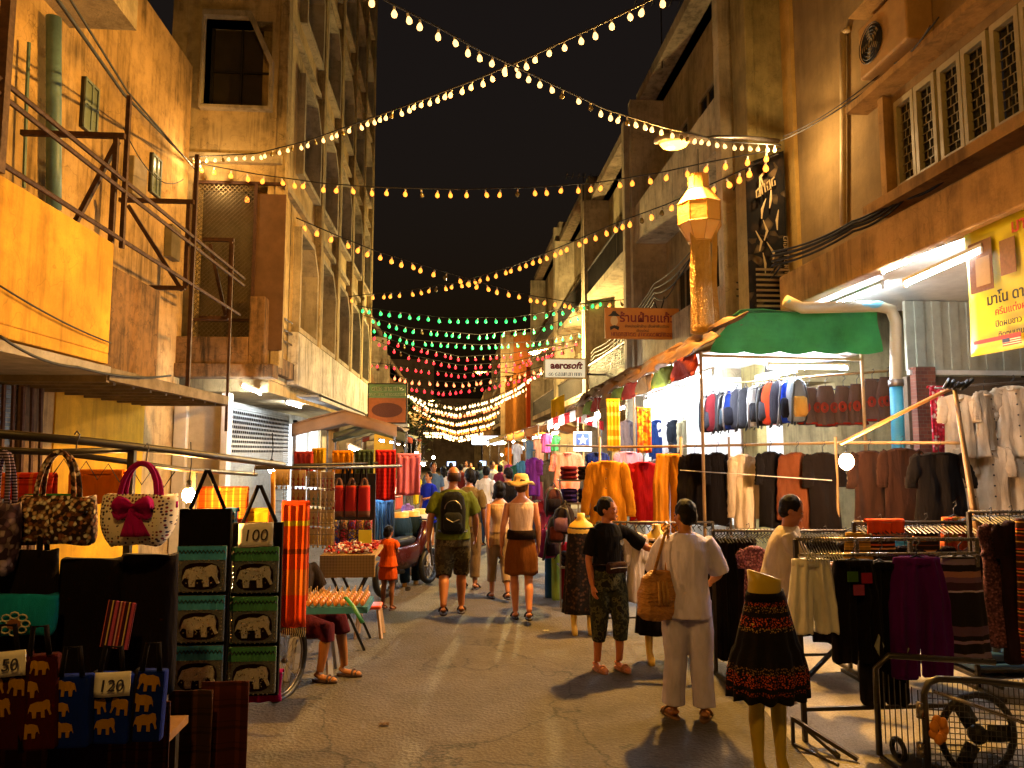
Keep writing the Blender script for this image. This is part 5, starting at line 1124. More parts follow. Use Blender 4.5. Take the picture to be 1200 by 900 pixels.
# motorbike parked by the child
mt=thing('motorbike','dark parked motorbike seen from behind past the basket table','motorbike',tuple(AG(478,692)),R(62))
b=MB()
def wheel(b,cx,cz,r): b.tube([(cx+r*math.cos(a),0,cz+r*math.sin(a)) for a in[2*PI*i/20 for i in range(20)]],.045,8,True)
for cx in(-.6,.6):
    b=MB(); wheel(b,cx,.28,.235); o=b.build('tyre',m_black,mt,True,world=False); b=MB()
    for i in range(8): a=2*PI*i/8; b.tube([(cx,0,.28),(cx+.21*math.cos(a),0,.28+.21*math.sin(a))],.006,4)
    b.lathe([(.04,0),(.04,.05)],n=8); b.v=[(v[0] if i<0 else v[0],v[1],v[2]) for i,v in enumerate(b.v)]; b.build('spokes',m_steel,o,world=False)
b=MB(); b.sections([(-.1,0,.35,.3,.09),(-.12,0,.5,.38,.12),(-.1,0,.62,.4,.12),(-.15,0,.68,.35,.1)],16,2.5); b.tube([(.2,0,.5),(.42,0,.75),(.48,0,.95)],[.1,.08,.05],8); b.build('body_panels',paint('#3a1210',.2,.2),mt,True,world=False)
b=MB(); b.sections([(-.25,0,.68,.36,.11),(-.25,0,.75,.38,.12),(-.25,0,.78,.33,.09)],14,2.6); b.build('seat',m_black,mt,True,world=False)
b=MB(); b.tube([(.42,-.32,1.0),(.48,-.12,.98),(.48,.12,.98),(.42,.32,1.0)],.014,6); b.build('handlebar',m_black,mt,True,world=False)
b=MB(); b.ell((.58,0,.88),(.07,.08,.08)); b.build('headlight',m_glassd,mt,True,world=False)
b=MB(); b.ell((-.68,0,.6),(.04,.08,.04)); b.build('tail_light',paint('#a01810',.2),mt,True,world=False)
b=MB(); b.tube([(.1,.14,.25),(-.4,.16,.3),(-.75,.16,.36)],[.03,.04,.045],8); b.build('exhaust',m_steel,mt,True,world=False)
b=MB(); b.tube([(.48,.05,.95),(.6,.06,.28)],.02,6); b.tube([(.48,-.05,.95),(.6,-.06,.28)],.02,6); b.build('fork',m_steel,mt,world=False)
b=MB(); b.grid(lambda u,v:(-.74-.06*v,(u-.5)*.2,.52-.15*v),2,2,.01,(1,0,0)); b.build('number_plate',paint('#c8b890',.5,.2),mt,world=False)
# ================================================================ RIGHT STALLS: shelter
pole=paint('#8a6a3c',.6,.3)
RS=thing('clothes_stall','long clothes stall shelter with a crumpled brown tarp edge and lit white ceiling','stall',(3.9,10,0))
b=MB(); b.grid(lambda u,v:(2.95+2.0*u,8.5+8*v,3.2+.12*math.sin(u*3)+.02*math.sin(9*v+4*u)),10,16,.01,(0,0,1)); b.build('ceiling_sheet',paint('#dcd8cc',.7,.15),RS,True)
def tarp(u,v): # u along street, v across
    Y=8.2+9.5*u; return (2.78+.55*v+.03*math.sin(u*37+v*3),Y,3.18+.38*math.sin(v*PI*.55)-.12*u+.035*math.sin(u*61+v*5)+.025*math.sin(u*23-v*7))
b=MB(); b.grid(tarp,110,14,.012,(0,0,-1)); crumple(b,.0,1); b.v=[(x+.03*noise.noise(Vector((x*4,y*4,1))),y,z+.05*noise.noise(Vector((x*5,y*3.2,7)))) for x,y,z in b.v]; b.build('brown_tarp',paint('#5e3e20',.75,.4,4,0,.8),RS,True)
b=MB(); b.cm=0
for i in range(9):
    b.cm=i%3; u0=8.3+i*.95; b.grid(lambda u,v:(2.8+.03*math.sin(u*8+v*4),u0+.93*u,3.17-.013*(u0-8)-.26*v),6,4,.006,(1,0,0))
b.build('patchwork_valance',[cloth('#8a2c1c'),cloth('#6a7a2c'),cloth('#7a5a34')],RS,True)
for (x,y) in((2.9,8.4),(4.9,8.4),(2.85,11.5),(2.85,14.5),(2.85,17)): b=MB(); b.tube([(x,y,0),(x,y,3.2)],.02,8); b.build('post',pole,RS)
b=MB(); b.beam((2.9,8.4,3.15),(4.9,8.4,3.12),.03); b.beam((2.9,8.5,3.05),(2.9,17,2.95),.03); b.build('ridge_pole',pole,RS)
b=MB(); b.box(3.3,12.6,0,5.0,12.65,3.15); b.build('end_sheet',m_white,RS); b=MB(); b.grid(lambda u,v:(3.5+1.5*u,10.85+.03*math.sin(u*17),.9+2.25*v),20,4,.01); b.build('back_sheet',paint('#dedcd6',.8,.12),RS)
GA=thing('green_awning','bright green canvas awning front over the lit clothes stall','awning',(3.9,8.3,3.3))
a=A(832,412,8.25); c=A(1034,412,8.25); d=A(1028,366,8.25); e=A(868,367,8.25); f_=A(838,384,8.25)
b=MB(); b.grid(lambda u,v:((a.x+(e.x-a.x)*v)*(1-u)+(c.x+(d.x-c.x)*v)*u,8.25-.02*math.sin(u*21+v*3)*(1-v)-.03*noise.noise(Vector((u*5,v*2,0))),(a.z+(e.z-a.z)*v**(1-.3*(1-u)))*(1-u)+(c.z+(d.z-c.z)*v)*u-.03*(1-v)*abs(math.sin(u*PI*5))),60,10,.012); b.grid(lambda u,v:(e.x+(d.x-e.x)*u,8.27+.25*v,d.z-.02*v+.02*math.sin(u*12)),12,6,.01,(0,0,1)); b.build('canvas',paint('#0d6e2e',.75,.5,2.5,0,.6),GA)
def lamps_row(pts,lab,mt_=tube_m):
    for i,(p0,p1) in enumerate(pts): fluo(p0,p1,lab[i],mt_)
tube_s=glow('#e8f2ff',330)
lamps_row([((3.25,9.0,3.02),(3.25,10.3,3.0)),((4.35,9.0,3.05),(4.35,10.2,3.05)),((3.3,11.2,2.95),(3.3,12.4,2.95)),((3.9,8.75,3.06),(4.9,8.75,3.06)),((3.2,13.6,2.85),(3.2,14.8,2.85)),((3.1,16.0,2.75),(3.1,17.2,2.75))],
 ['tube along the lane side of the backpack row','tube over the embroidered vests','third tube down the clothes stall ceiling','tube across the stall just under the green awning','fourth tube down the clothes stall ceiling','last tube under the brown tarp'],tube_s)
# goods hanging high in the lit stall
bpc=[('#1a1a1e','#2a2a30'),('#501418','#15151a'),('#1c1c20','#28323a'),('#1a2c6a','#15151c'),('#24242a','#8a2a1c'),('#202024','#5a6a6a'),('#c8c8c4','#202024'),('#1a1a1c','#303036'),('#a83418','#b8b4ac'),('#1c1a20','#3a2a3a'),('#1838b0','#101018'),('#6a7078','#a07838')]
for i,(m1,m2) in enumerate(bpc):
    px=826+i*9.6; backpack('%s hanging backpack from the left in the lit row, %s'%(wd[i],['black with grey pocket','maroon','dark with slate pocket','dark blue','black with red pocket','black with grey green pocket','white and black','plain black','orange red','plum black','bright blue','grey with tan pocket'][i]),px,462-i*1.9,15+i*.5,44+i*.7,10.4-.16*i,cloth(m1),cloth(m2),'backpacks hanging in the lit stall',i,(m_steel if i%3==0 else None))
def vest(label,px,py,w,h,Y,seed):
    k=S(px,Y); W=w/k; Hh=h/k; t=gthing('embroidered_vest',label,'vest',px,py,Y,'embroidered brown vests'); b=MB(); b.loft(garm_rings(W,Hh,lambda q:.62+.38*min(1,q*2.2) if q<.45 else 1-.08*(q-.45),.06,seed,3)); b.build('body',cloth('#4a3a34'),t,True,world=False)
    b=MB()
    for s in(-1,1):
        for r_ in(.028,.045,.06): b.tube([(s*W*.22+r_*.8*math.cos(a),-.085,-Hh*.55+r_*math.sin(a)) for a in[2*PI*i/12 for i in range(12)]],.006,4,True)
    b.build('embroidery',cloth('#7e2c1c'),t,True,world=False); b=MB(); b.loft([[(W*.49*math.cos(a),.08*math.sin(a),z) for a in[2*PI*i/24 for i in range(24)]] for z in(-Hh*1.0,-Hh*.95)]); b.build('hem',cloth('#701c12'),t,True,world=False); hanger(t,W)
for i,(px,py,w,h,l) in enumerate([(947,454,30,42,'leftmost embroidered vest, hexagonal outline with red rings'),(967,452,26,46,'plain grey backed vest second from left'),(988,452,26,44,'embroidered vest in the middle with orange circles'),(1004,450,24,46,'embroidered vest fourth from left with orange circles'),(1022,444,28,48,'embroidered vest next to the blue pipe with dense red lines'),(1040,442,30,50,'embroidered vest nearest the blue pipe')]): vest(l,px,py,w,h,8.7-.05*i,i)
rail('upper_bar','wooden pole carrying the vests and backpacks',[A(815,452,10.3),A(930,443,8.8),A(1048,434,8.5)],.015,pole)
for i,(px,c,l) in enumerate([(735,'#4a4448','grey dress on the rail deep in the lit stall'),(770,'#1c3060','navy shirt deep in the lit stall'),(780,'#d0d0d4','white shirt deep in the lit stall'),(790,'#20242c','charcoal shirt deep in the lit stall'),(801,'#b0a888','beige shirt deep in the lit stall'),(812,'#6a6a4a','olive shirt deep in the lit stall')]): shirt('shirt',l,'shirt',px,492,20,48,11.6,cloth(c),True,'shirts hung deep in the lit stall',i)
t=panelcloth('cloth_banner','yellow tie dyed cloth strip hanging at the stall front','cloth strip',718,470,16,58,9.8,stripes([(0,'#e0a818'),(.4,'#f0d060'),(.55,'#d89010'),(.8,'#e8c040')],.32,2,warp=.03),folded=False)
t=panelcloth('cloth_banner','orange and yellow patterned cloth strip beside the tie dyed strip','cloth strip',754,480,17,50,9.6,blotch(['#e06010','#e8a010','#e07818','#c83c10','#f0c030'],22),folded=False)
bare_bulb(700,487,11.0,'white bulb left of the yellow cloth strip',500,.045,col='#eef4ff'); bare_bulb(758,473,9.9,'white bulb over the orange patterned strip',420,.04,col='#fff4e8')
bare_bulb(664,556,12.2,'small bulb between the salmon shirt and the lane',60,.03)
# ================================================================ main row of hanging shirts
rail('clothes_rail','long wooden pole along which the shirts hang facing the lane',[A(640,522,11.5),A(720,524,9.4),A(797,523,8.8),A(978,519,7.9),A(1084,519,7.2),A(1125,519,6.9)],.016,pole)
for (px,Y,l) in((797,8.75,'upright pole between the orange dress and the black shirts'),(978,7.85,'upright pole beside the glaring bulb'),(702,9.6,'upright pole above the golden shirt'),(853,8.5,'thin upright pole in front of the white long top')): p=A(px,512,Y); rail('upright_pole',l,[(p.x,Y,0),(p.x+.01,Y,p.z)],.016,pole,'pole')
rail('cross_string','pale string stretched across the black shirts',[A(797,551,8.5),A(975,563,7.7)],.005,m_white,'string')
gold=cloth('#d0861c'); 
SH=[('golden yellow long sleeved buttoned shirt',712,540,60,72,9.1,gold,True,1),('crimson long sleeved shirt beside the golden one',754,541,48,70,9.4,cloth('#8c0c14'),True,2),
('salmon short sleeved shirt near the star card',664,530,42,46,11.2,cloth('#d07c60'),False,3),('navy shirt behind the golden shirt',700,530,36,34,10.2,cloth('#16204c'),False,4),('dusty pink shirt behind the crimson one',736,529,40,34,10.4,cloth('#b0707c'),False,5),('grey shirt half hidden right of the crimson one',770,538,26,52,9.9,cloth('#403c40'),False,6),
('black long sleeved top left of the pair beside the orange dress',814,531,38,80,8.6,cloth('#15100f'),True,7),('black top right of the pair beside the white long top',840,530,38,82,8.5,cloth('#120e0e'),False,8),
('white long sleeved top with drooping cuffs among the black ones',871,532,34,84,8.35,cloth('#cbb8a0'),True,9),('black short sleeved top right of the white long top',902,529,46,84,8.2,cloth('#14100f'),False,10),
('rust brown long sleeved top between black ones',933,530,44,88,8.05,cloth('#663820'),True,11),('black short sleeved top next to the glaring bulb',964,530,46,88,7.9,cloth('#17110f'),False,12),
('dark brown shirt just right of the glaring bulb',1018,528,56,96,7.5,cloth('#2c1a12'),False,13),('dark brown shirt with faded front left of the black T-shirt',1056,525,56,100,7.3,cloth('#26150e'),False,14),
('black T-shirt at the right end of the clothes rail',1100,530,78,88,7.0,cloth('#120e0d'),False,15)]
for (l,px,py,w,h,Y,m,lg,sd) in SH: shirt('shirt',l,'shirt',px,py,w,h,Y,m,lg,'shirts on the long pole',sd,buttons=(paint('#7a4a10') if sd==1 else None))
trousers('dress','orange yellow long garment hanging left of the black tops','dress',784,532,40,88,8.85,cloth('#d88c24'),seed=3)
for i,(px,py,w,h,c,l) in enumerate([(626,536,18,44,'#4c1c6c','purple dress at the far end of the shirt row'),(644,538,20,60,'#3a3428','dark figured dress next to the purple one'),(612,540,14,34,'#28506a','teal dress at the far end of the shirt row')]): shirt('dress',l,'dress',px,py,w,h,12.5+i,cloth(c),False,None,i)
# bulb by the rail, its wooden arm and the leaning pole
bare_bulb(992,541,6.7,'glaring bulb hanging from the slanting wooden arm',900,.065,A(990,521,6.7),'#ffc88c')
rail('wooden_arm','slanting wooden arm clamped to the leaning pole and carrying the bulb',[A(985,520,6.75),A(1100,462,6.5),A(1122,452,6.45)],.018,paint('#b07a3c'),'pole')
p0=AG(1172,790); p1=A(1118,452,6.4); lp=rail('leaning_pole','yellow brown pole leaning beside the front rack up to the wooden arm',[p0,p0.lerp(p1,.5),p1],[.035,.03,.018],paint('#7a5a30',.5,.4),'pole')
b=MB(); 
for i in range(6): b.tube([p1+Vector((-.12+.04*i,-.03,-.03+.02*math.sin(i*3))),p1+Vector((-.06+.045*i,-.03,.04+.02*math.cos(i*5)))],.02,5)
b.build('black_binding',m_black,lp,True)
# ================================================================ display of white shirts behind
for i,(px,py,w,h) in enumerate([(1122,462,40,70),(1153,458,44,74),(1186,452,48,78),(1128,524,40,74),(1160,522,44,76),(1194,520,46,78)]):
    shirt('white_shirt','white embroidered blouse, %s in the %s row by the ribbed partition'%(['left','middle','right'][i%3],['upper','lower'][i//3]),'shirt',px,py,w,h,7.9,cloth('#c9b294'),False,'white blouses on the partition',20+i,buttons=m_black,vneck=True)
panelcloth('printed_cloth','red and white printed cloth strip beside the brick pier','cloth strip',1096,455,17,72,8.6,blotch(['#b0182c','#b0182c','#d8c8c0','#a81428','#c04050'],26),folded=False)
rail('display_bar','bar over the white blouses',[A(1095,455,8.0),A(1215,446,7.8)],.012,m_steel)
# ================================================================ lower racks
def rack(label,px0,px1,pytop,Y,legpx=None,n=0,group='clothes racks'):
    a=A(px0,pytop,Y); c=A(px1,pytop,Y); t=thing('clothes_rack',label,'clothes rack',((a.x+c.x)/2,Y,0),group=group); b=MB(); b.tube([a,c],.013,8); b.build('top_bar',m_steel,t,True)
    for x in(a.x,c.x): b=MB(); b.beam((x,Y,0),(x,Y,a.z),.028); b.beam((x,Y-.3,.02),(x,Y+.3,.02),.028); b.build('upright',bt,t)
    b=MB(); b.beam((a.x,Y,.16),(c.x,Y,.16),.022); b.build('lower_bar',bt,t); 
    if n:
        b=MB(); rg=random.Random(n)
        for i in range(n):
            x=a.x+(c.x-a.x)*(i+.5)/n; s=rg.uniform(-.25,.25); b.tube([(x,Y,a.z+.015),(x,Y-.01,a.z-.03),(x-.03*s,Y-.17,a.z-.09+.02*s)],.006,4); b.tube([(x,Y,a.z-.03),(x+.03*s,Y+.17,a.z-.09)],.006,4)
        b.build('empty_hangers',m_black,t)
    return t
rack('rack of dark trousers behind the person in lavender',835,990,622,6.6,n=40)
rack('rack with patterned skirts under the black T-shirt',1000,1135,612,6.3,n=26)
rack('rack of dresses at the right edge beyond the leaning pole',1135,1230,600,6.0,n=20)
rack('rack of folded black dresses behind the woman in the black T-shirt',700,835,612,8.2,n=18)
eth=lambda a,b_,c,d,p=.24:stripes([(0,a),(.18,b_),(.24,a),(.36,c),(.42,d),(.5,b_),(.56,a),(.8,a),(.86,c),(.92,a)],p,2,warp=.012)
k_b=cloth('#120d0e')
PB=[('trousers','black wide trousers nearest the shoulder of the person in lavender','trousers',852,632,30,130,6.6,k_b),('trousers','second pair of black trousers behind the blurred person','trousers',875,632,28,134,6.55,cloth('#181012')),
('dress','mauve lace dress on the rack behind the blurred person','dress',884,640,34,80,6.3,blotch(['#6a3a4a','#9a6a70','#4a2430','#8a5460'],60)),
('skirt','black skirt with a small orange hem on the middle rack','skirt',1030,622,44,60,6.3,eth('#140e10','#b04a1c','#c88a4c','#140e10')),
('skirt','ochre and black figured skirt on the middle rack','skirt',1006,624,40,50,6.3,eth('#8a6a20','#1c120c','#c09030','#2a1a10',.1)),
('skirt','orange red patchwork skirt at the right of the middle rack','skirt',1118,606,38,52,6.35,blotch(['#c04a18','#8a7a20','#a83a1c','#d06a30'],18)),
('dress','dark rose figured dress right of the leaning pole','dress',1160,612,34,130,5.9,blotch(['#4a2a2c','#6a4040','#2a1418','#5a3434'],60)),
('dress','black dress with maroon shimmer beyond the leaning pole','dress',1183,610,36,150,5.8,cloth('#1c0e12')),
('skirt','orange striped skirt cut by the right edge','dress',1203,608,34,150,5.7,eth('#3a1a10','#c0401c','#b8862c','#24100c',.16)),
('skirt','brown zigzag skirt behind the purple trousers','skirt',1084,620,36,60,6.3,eth('#1c1210','#a8642c','#7a3a24','#c8a070',.12))]
for i,(n_,l,c_,px,py,w,h,Y,m) in enumerate(PB):
    (trousers if n_=='trousers' else (shirt if n_=='dress' else skirt))(n_,l,c_,px,py,w,h,Y,m,seed=i) if n_!='dress' else shirt('dress',l,'dress',px,py,w,h,Y,m,False,None,i,sl=.2)
# dark filler dresses under the rail
for i,(px,py,w,h,Y,c,l) in enumerate([(722,618,34,80,8.2,'#171012','black dress behind the woman in the black T-shirt'),(806,624,36,110,7.2,'#3a0c14','dark maroon dress left of the person in lavender'),(832,628,30,120,7.0,'#120d10','black dress behind the arm of the person in lavender'),(940,634,44,100,6.6,'#161012','black dress under the rust brown top'),(965,632,40,110,6.6,'#1c1416','second black dress under the rust brown top'),(990,634,40,105,6.5,'#130e10','third black dress left of the leaning pole'),(1060,640,44,100,6.3,'#150f10','black dress behind the purple trousers'),(1110,640,40,110,6.3,'#1a1012','black dress behind the striped skirt'),(1140,640,34,110,6.2,'#241418','dark plum dress by the leaning pole')]):
    shirt('dress',l,'dress',px,py,w,h,Y,cloth(c),False,'dark dresses on the lower racks',i+3,sl=.15)
panelcloth('folded_cloth','orange cloth with a white tag lying on the middle rack','cloth',1036,612,44,12,6.2,cloth('#d0481c'),folded=False)
b=MB(); b.box(A(1120,770,6.6).x,6.3,.05,A(1190,770,6.6).x,6.9,.12); b.box(A(1125,770,6.6).x,6.35,.12,A(1185,770,6.6).x,6.85,.2); tag(b.build('plastic_crate',paint('#1c3c5a',.4,.2),bevel=.02),'flat dark blue plastic box on the ground beyond the leaning pole','box')
t=thing('floor_fan_stand','black folding stand on the ground behind the white shorts','stand',tuple(AG(985,790)))
for s in(-1,1): b=MB(); b.beam((-.35*s,-.1,.02),(.3*s,.15,.42),.03); b.build('leg',m_black,t,world=False)
b=MB(); b.beam((-.3,0,.42),(.35,0,.42),.04); b.build('top_bar',m_black,t,world=False)
# ================================================================ front rack
Yf=5.07; a=A(932,632,Yf); c=A(1143,632,Yf); z2=A(932,650,Yf).z
FR=thing('clothes_rack','chrome front rack with two top bars and a triangular foot by the display legs','clothes rack',((a.x+c.x)/2,Yf,0))
chrome=metal('#8a8078',.25,.3)
b=MB(); b.tube([a,c],.013,8); b.build('upper_bar',chrome,FR,True); b=MB(); b.tube([(a.x,Yf-.03,z2),(c.x,Yf-.03,z2)],.013,8); b.build('lower_bar',chrome,FR,True)
b=MB(); b.beam((a.x+.02,Yf,.0),(a.x,Yf,a.z),.03); b.build('upright',bt,FR); b=MB(); b.beam((c.x,Yf,z2-.1),(c.x,Yf,a.z),.03); b.beam((a.x+.45,Yf,z2),(a.x+.45,Yf,a.z),.025); b.beam((a.x+.85,Yf,z2),(a.x+.85,Yf,a.z),.025); b.build('end_plate',chrome,FR)
b=MB(); b.beam((a.x+.02,Yf,.22),(c.x-.2,Yf,.22),.026); b.build('cross_bar',bt,FR)
b=MB(); b.beam((a.x-.09,Yf-.05,.18),(a.x+.2,Yf-.35,.02),.025); b.beam((a.x-.09,Yf-.05,.0),(a.x-.09,Yf-.05,.19),.02); b.beam((a.x-.09,Yf-.05,.01),(a.x+.04,Yf-.4,.01),.02); b.beam((a.x+.02,Yf,.1),(a.x+.1,Yf-.3,.02),.025); b.build('foot',bt,FR)
b=MB(); 
for i in range(14): x=a.x+.02+i*.02; b.tube([(x,Yf,a.z+.02),(x+.005,Yf-.03,a.z-.04),(x-.01,Yf-.16,z2-.02)],.005,4)
b.build('bunched_hangers',m_black,FR)
trousers('shorts','white elasticated shorts clipped at the left of the front rack','shorts',950,656,58,78,Yf-.06,cloth('#d4d2cc'),seed=1,short=True)
t=trousers('trousers','black trousers with green, red and pink patches on the front rack','trousers',1000,657,58,108,Yf-.05,k_b,seed=2)
b=MB()
for q in((-.10,-.13,0),(-.0,-.14,1),(-.06,-.22,2)):
    b.cm=q[2]; b.box(q[0],-.1,q[1],q[0]+.075,-.092,q[1]+.07)
b.build('sewn_patch',[cloth('#3a5a1c'),cloth('#8a2030'),cloth('#8a3a5a')],t,world=False)
t=trousers('trousers','black trousers with white diamond patches reaching low on the front rack','trousers',1030,659,54,150,Yf-.02,cloth('#0f0c0c'),seed=4)
b=MB(); 
for x in(-.09,.1): b.prism([(x,-.62),(x+.035,-.55),(x,-.47),(x-.035,-.55)],-.006,(0,-.105,0))
b.build('diamond_patch',cloth('#9a9c94'),t,world=False)
panelcloth('cloth','orange red cloth showing between the black trousers','cloth',1038,742,26,44,Yf+.1,cloth('#c04414'),folded=False)
trousers('trousers','purple velvet wide trousers gathered at the hem on the front rack','trousers',1074,654,70,126,Yf-.08,cloth('#4c0c5e'),seed=5)
skirt('skirt','black tribal skirt with lilac bands at the right of the front rack','skirt',1124,652,60,110,Yf+.05,stripes([(0,'#140e12'),(.1,'#8a7088'),(.13,'#140e12'),(.18,'#5a4058'),(.28,'#140e12'),(.60,'#140e12'),(.64,'#b0a0b0'),(.66,'#3a2030'),(.74,'#6a4a60'),(.8,'#9a6a5a'),(.86,'#140e12'),(.93,'#7a6a84')],.66,2,warp=.02),seed=6,folds=9)
# ================================================================ display legs in tribal skirt
Ym=4.55; p=A(893,600,Ym); my=paint('#b49a24',.35,.15)
t=thing('mannequin','yellow mannequin legs and waist wearing a black and orange tribal skirt','mannequin',(p.x,Ym,0),R(12)); zt=A(893,676,Ym).z
b=MB(); b.sections([(0,0,zt-.32,.13,.09),(0,0,zt-.2,.12,.085),(0,0,zt-.1,.112,.08),(.0,0,zt-.03,.108,.078),(0,0,zt+.01,.112,.08),(0,0,zt+.015,.10,.07)],24); b.v=[(x,y,z+(x*-.35 if z>zt-.02 else 0)) for x,y,z in b.v]
for s in(-1,1): b.sections([(s*.075,-.05,.0,.03,.05),(s*.08,-.03,.04,.032,.06),(s*.08,0,.12,.03,.034),(s*.08,.01,.35,.047,.05),(s*.08,0,.55,.045,.048),(s*.085,0,.8,.075,.08),(s*.08,0,.95,.08,.09)],16)
b.build('body',my,t,True,world=False)
b=MB(); rings=[]
for j in range(17):
    q=j/16; z=zt-.10-(.62)*q; hw=.125+.12*min(1,q*1.3); tier=.012*(1 if q>.5 else 0)
    rings.append([((hw+tier)*math.cos(a)*(1+.07*q*math.sin(13*a+2*q)),(hw*.72+tier)*math.sin(a)*(1+.12*q*math.sin(13*a+2*q)),z+.025*math.cos(a)*(1-q)+.008*math.sin(13*a)*q) for a in[2*PI*i/90 for i in range(90)]])
b.loft(rings)
def f(n):
    sx=n.n('ShaderNodeSeparateXYZ'); n.l(n.co(),sx.inputs[0]); v=n.math('ADD',sx.outputs[2],n.math('MULTIPLY',n.noise(30),.012)); v=n.math('DIVIDE',n.math('SUBTRACT',v,zt-.72),.62)
    band=n.ramp(v,[(0,'#0c090a'),(.08,'#8a3a14'),(.12,'#0f0a0a'),(.16,'#b0461a'),(.28,'#7a5a30'),(.34,'#120c0c'),(.5,'#0c090a'),(.66,'#9a7a3c'),(.70,'#b8481a'),(.8,'#1a100c'),(.84,'#8a6a34'),(.9,'#a03c18'),(.95,'#2a1810')],True)
    vo=n.n('ShaderNodeTexVoronoi'); vo.inputs['Scale'].default_value=90; n.l(n.co(),vo.inputs['Vector']); c=n.mix(n.ramp(vo.outputs['Distance'],[(.25,0.),(.5,1.)]),band,'#0c0809'); n.bump(vo.outputs['Distance'],.4,.005); return n.out(c,.95,0,.2)
b.build('skirt',mat('tribal_skirt',f),t,True,world=False)
b=MB(); b.sections([(0,0,zt-.14,.132,.1),(0,0,zt-.09,.122,.092)],30); b.build('waistband',k_b,t,True,world=False)
# ================================================================ tubular cart at the corner
CT=thing('wire_cart','dark tubular wire cart holding a round fan, orange rosette on its corner','cart',tuple(AG(1100,980))); gm=metal('#4a4640',.35,.4)
y0=4.25; L=A(1082,796,y0); Rr=A(1240,815,y0-.1); zb=A(1082,905,y0).z
b=MB(); b.tube([(L.x,y0,zb-.1),(L.x,y0,L.z-.08),(L.x+.03,y0,L.z-.02),(L.x+.09,y0,L.z),(L.x+.35,y0-.02,L.z-.01),(Rr.x,y0-.1,L.z-.05)],.02,10); b.tube([(L.x,y0+.5,zb-.1),(L.x,y0+.5,L.z-.08),(L.x+.09,y0+.5,L.z),(Rr.x,y0+.4,L.z-.03)],.02,10); b.build('frame',gm,CT,True)
b=MB(); b.tube([(L.x+.04,y0-.03,L.z-.06),(Rr.x,y0-.15,L.z-.30)],.011,8); b.tube([(L.x-.03,y0,L.z-.22),(L.x-.03,y0,L.z-.13)],.022,8);b.tube([(L.x-.04,y0,L.z-.44),(L.x-.04,y0,L.z-.36)],.022,8); b.build('diagonal_bar',chrome,CT,True)
b=MB()
for i in range(18): b.tube([(L.x,y0+.02,L.z-.08-.032*i),(Rr.x,y0-.08,L.z-.12-.032*i)],.003,4)
for i in range(26): b.tube([(L.x+.03+.032*i,y0+.015,L.z-.02),(L.x+.03+.032*i,y0+.015,zb-.05)],.003,4)
for i in range(8): b.tube([(L.x+.0,y0+.06*i,L.z-.08),(L.x,y0+.06*i,zb)],.004,4)
b.build('wire_basket',gm,CT)
b=MB(); q=Vector((L.x+.5,y0+.25,L.z-.42)); b.tube([q+Vector((.24*math.cos(a),0,.24*math.sin(a))) for a in[2*PI*i/24 for i in range(24)]],.022,8,True)
for i in range(3): a=2*PI*i/3; b.obox(q+Vector((.15*math.cos(a),0,.15*math.sin(a))),(.16,.01,.10),Matrix.Rotation(-a,3,'Y'))
b.ell(q,(.06,.06,.06),10,8); b.build('round_fan',m_black,CT,True)
b=MB(); q=Vector((L.x+.045,y0-.05,L.z-.27))
for i in range(7): a=2*PI*i/7; b.ell(q+Vector((.035*math.cos(a),-.01*(i%2),.05*math.sin(a))),(.03,.018,.035),7,5)
b.build('rosette',paint('#c87c14',.7,.2),CT,True)
b=MB(); b.box(L.x,y0,zb-.12,Rr.x,y0+.5,zb-.1)
b.build('deck',m_dark,CT)
for (x,y) in((L.x+.1,y0+.05),(L.x+.1,y0+.45)): b=MB(); b.tube([(x,y+.07*math.cos(a),.08+.065*math.sin(a)) for a in[2*PI*i/14 for i in range(14)]],.018,6,True); b.box(x-.012,y-.012,.06,x+.012,y+.012,zb-.1); b.build('castor',m_black,CT)
# ================================================================ mannequins on the lane edge
def bust(label,px,pyfoot,pytop,m,label2=None,rz=0,hat=False,legs=True,long_=1.0,sk='#d0a83c'):
    g=AG(px,pyfoot); k=S(px,g.y); top=A(px,pytop,g.y).z; t=thing('mannequin',label,'mannequin',tuple(g),rz); b=MB(); z=top
    b.sections([(0,0,z*.62,.15,.10),(0,0,z*.70,.165,.11),(0,0,z*.80,.125,.09),(0,0,z*.90,.16,.11),(0,0,z*.955,.125,.08),(0,0,z*.985,.07,.055),(0,0,z*1.01,.045,.045),(0,0,z*1.05,.042,.042)],20)
    for s in(-1,1): b.sections([(s*.09,-.07,0,.03,.06),(s*.09,-.05,.05,.033,.09),(s*.09,0,.10,.03,.035),(s*.09,.01,z*.28,.048,.05),(s*.09,0,z*.4,.05,.05),(s*.09,0,z*.62,.08,.09)],14)
    b.build('body',paint(sk,.4,.15),t,True,world=False)
    b=MB(); rings=[]
    for j in range(12):
        q=j/11; zz=z*.93-(z*.93-z*(1-long_*.82))*q; hw=.145+.07*q
        rings.append([(hw*math.cos(a)*(1+.07*q*math.sin(9*a)),hw*.7*math.sin(a)*(1+.07*q*math.sin(9*a)),zz) for a in[2*PI*i/54 for i in range(54)]])
    b.loft(rings); b.build('dress',m,t,True,world=False)
    return t
fl_=blotch(['#141010','#141010','#2a1c18','#1a1214','#4a3020'],40)
bust('yellow mannequin in a dark strapless dress left of the woman in the black T-shirt',682,742,608,fl_,long_=1.0)
t=bust('yellow mannequin in a black dress whose feet show behind the person in lavender',772,776,622,k_b,long_=.95)
shirt('shirt','white blouse hung beside the outstretched arm','shirt',744,624,34,76,6.9,cloth('#c8b8a8'),False,None,4)
shirt('shirt','second white blouse just under the yellow mannequin','shirt',764,630,26,60,7.0,cloth('#c0ac98'),False,None,5)
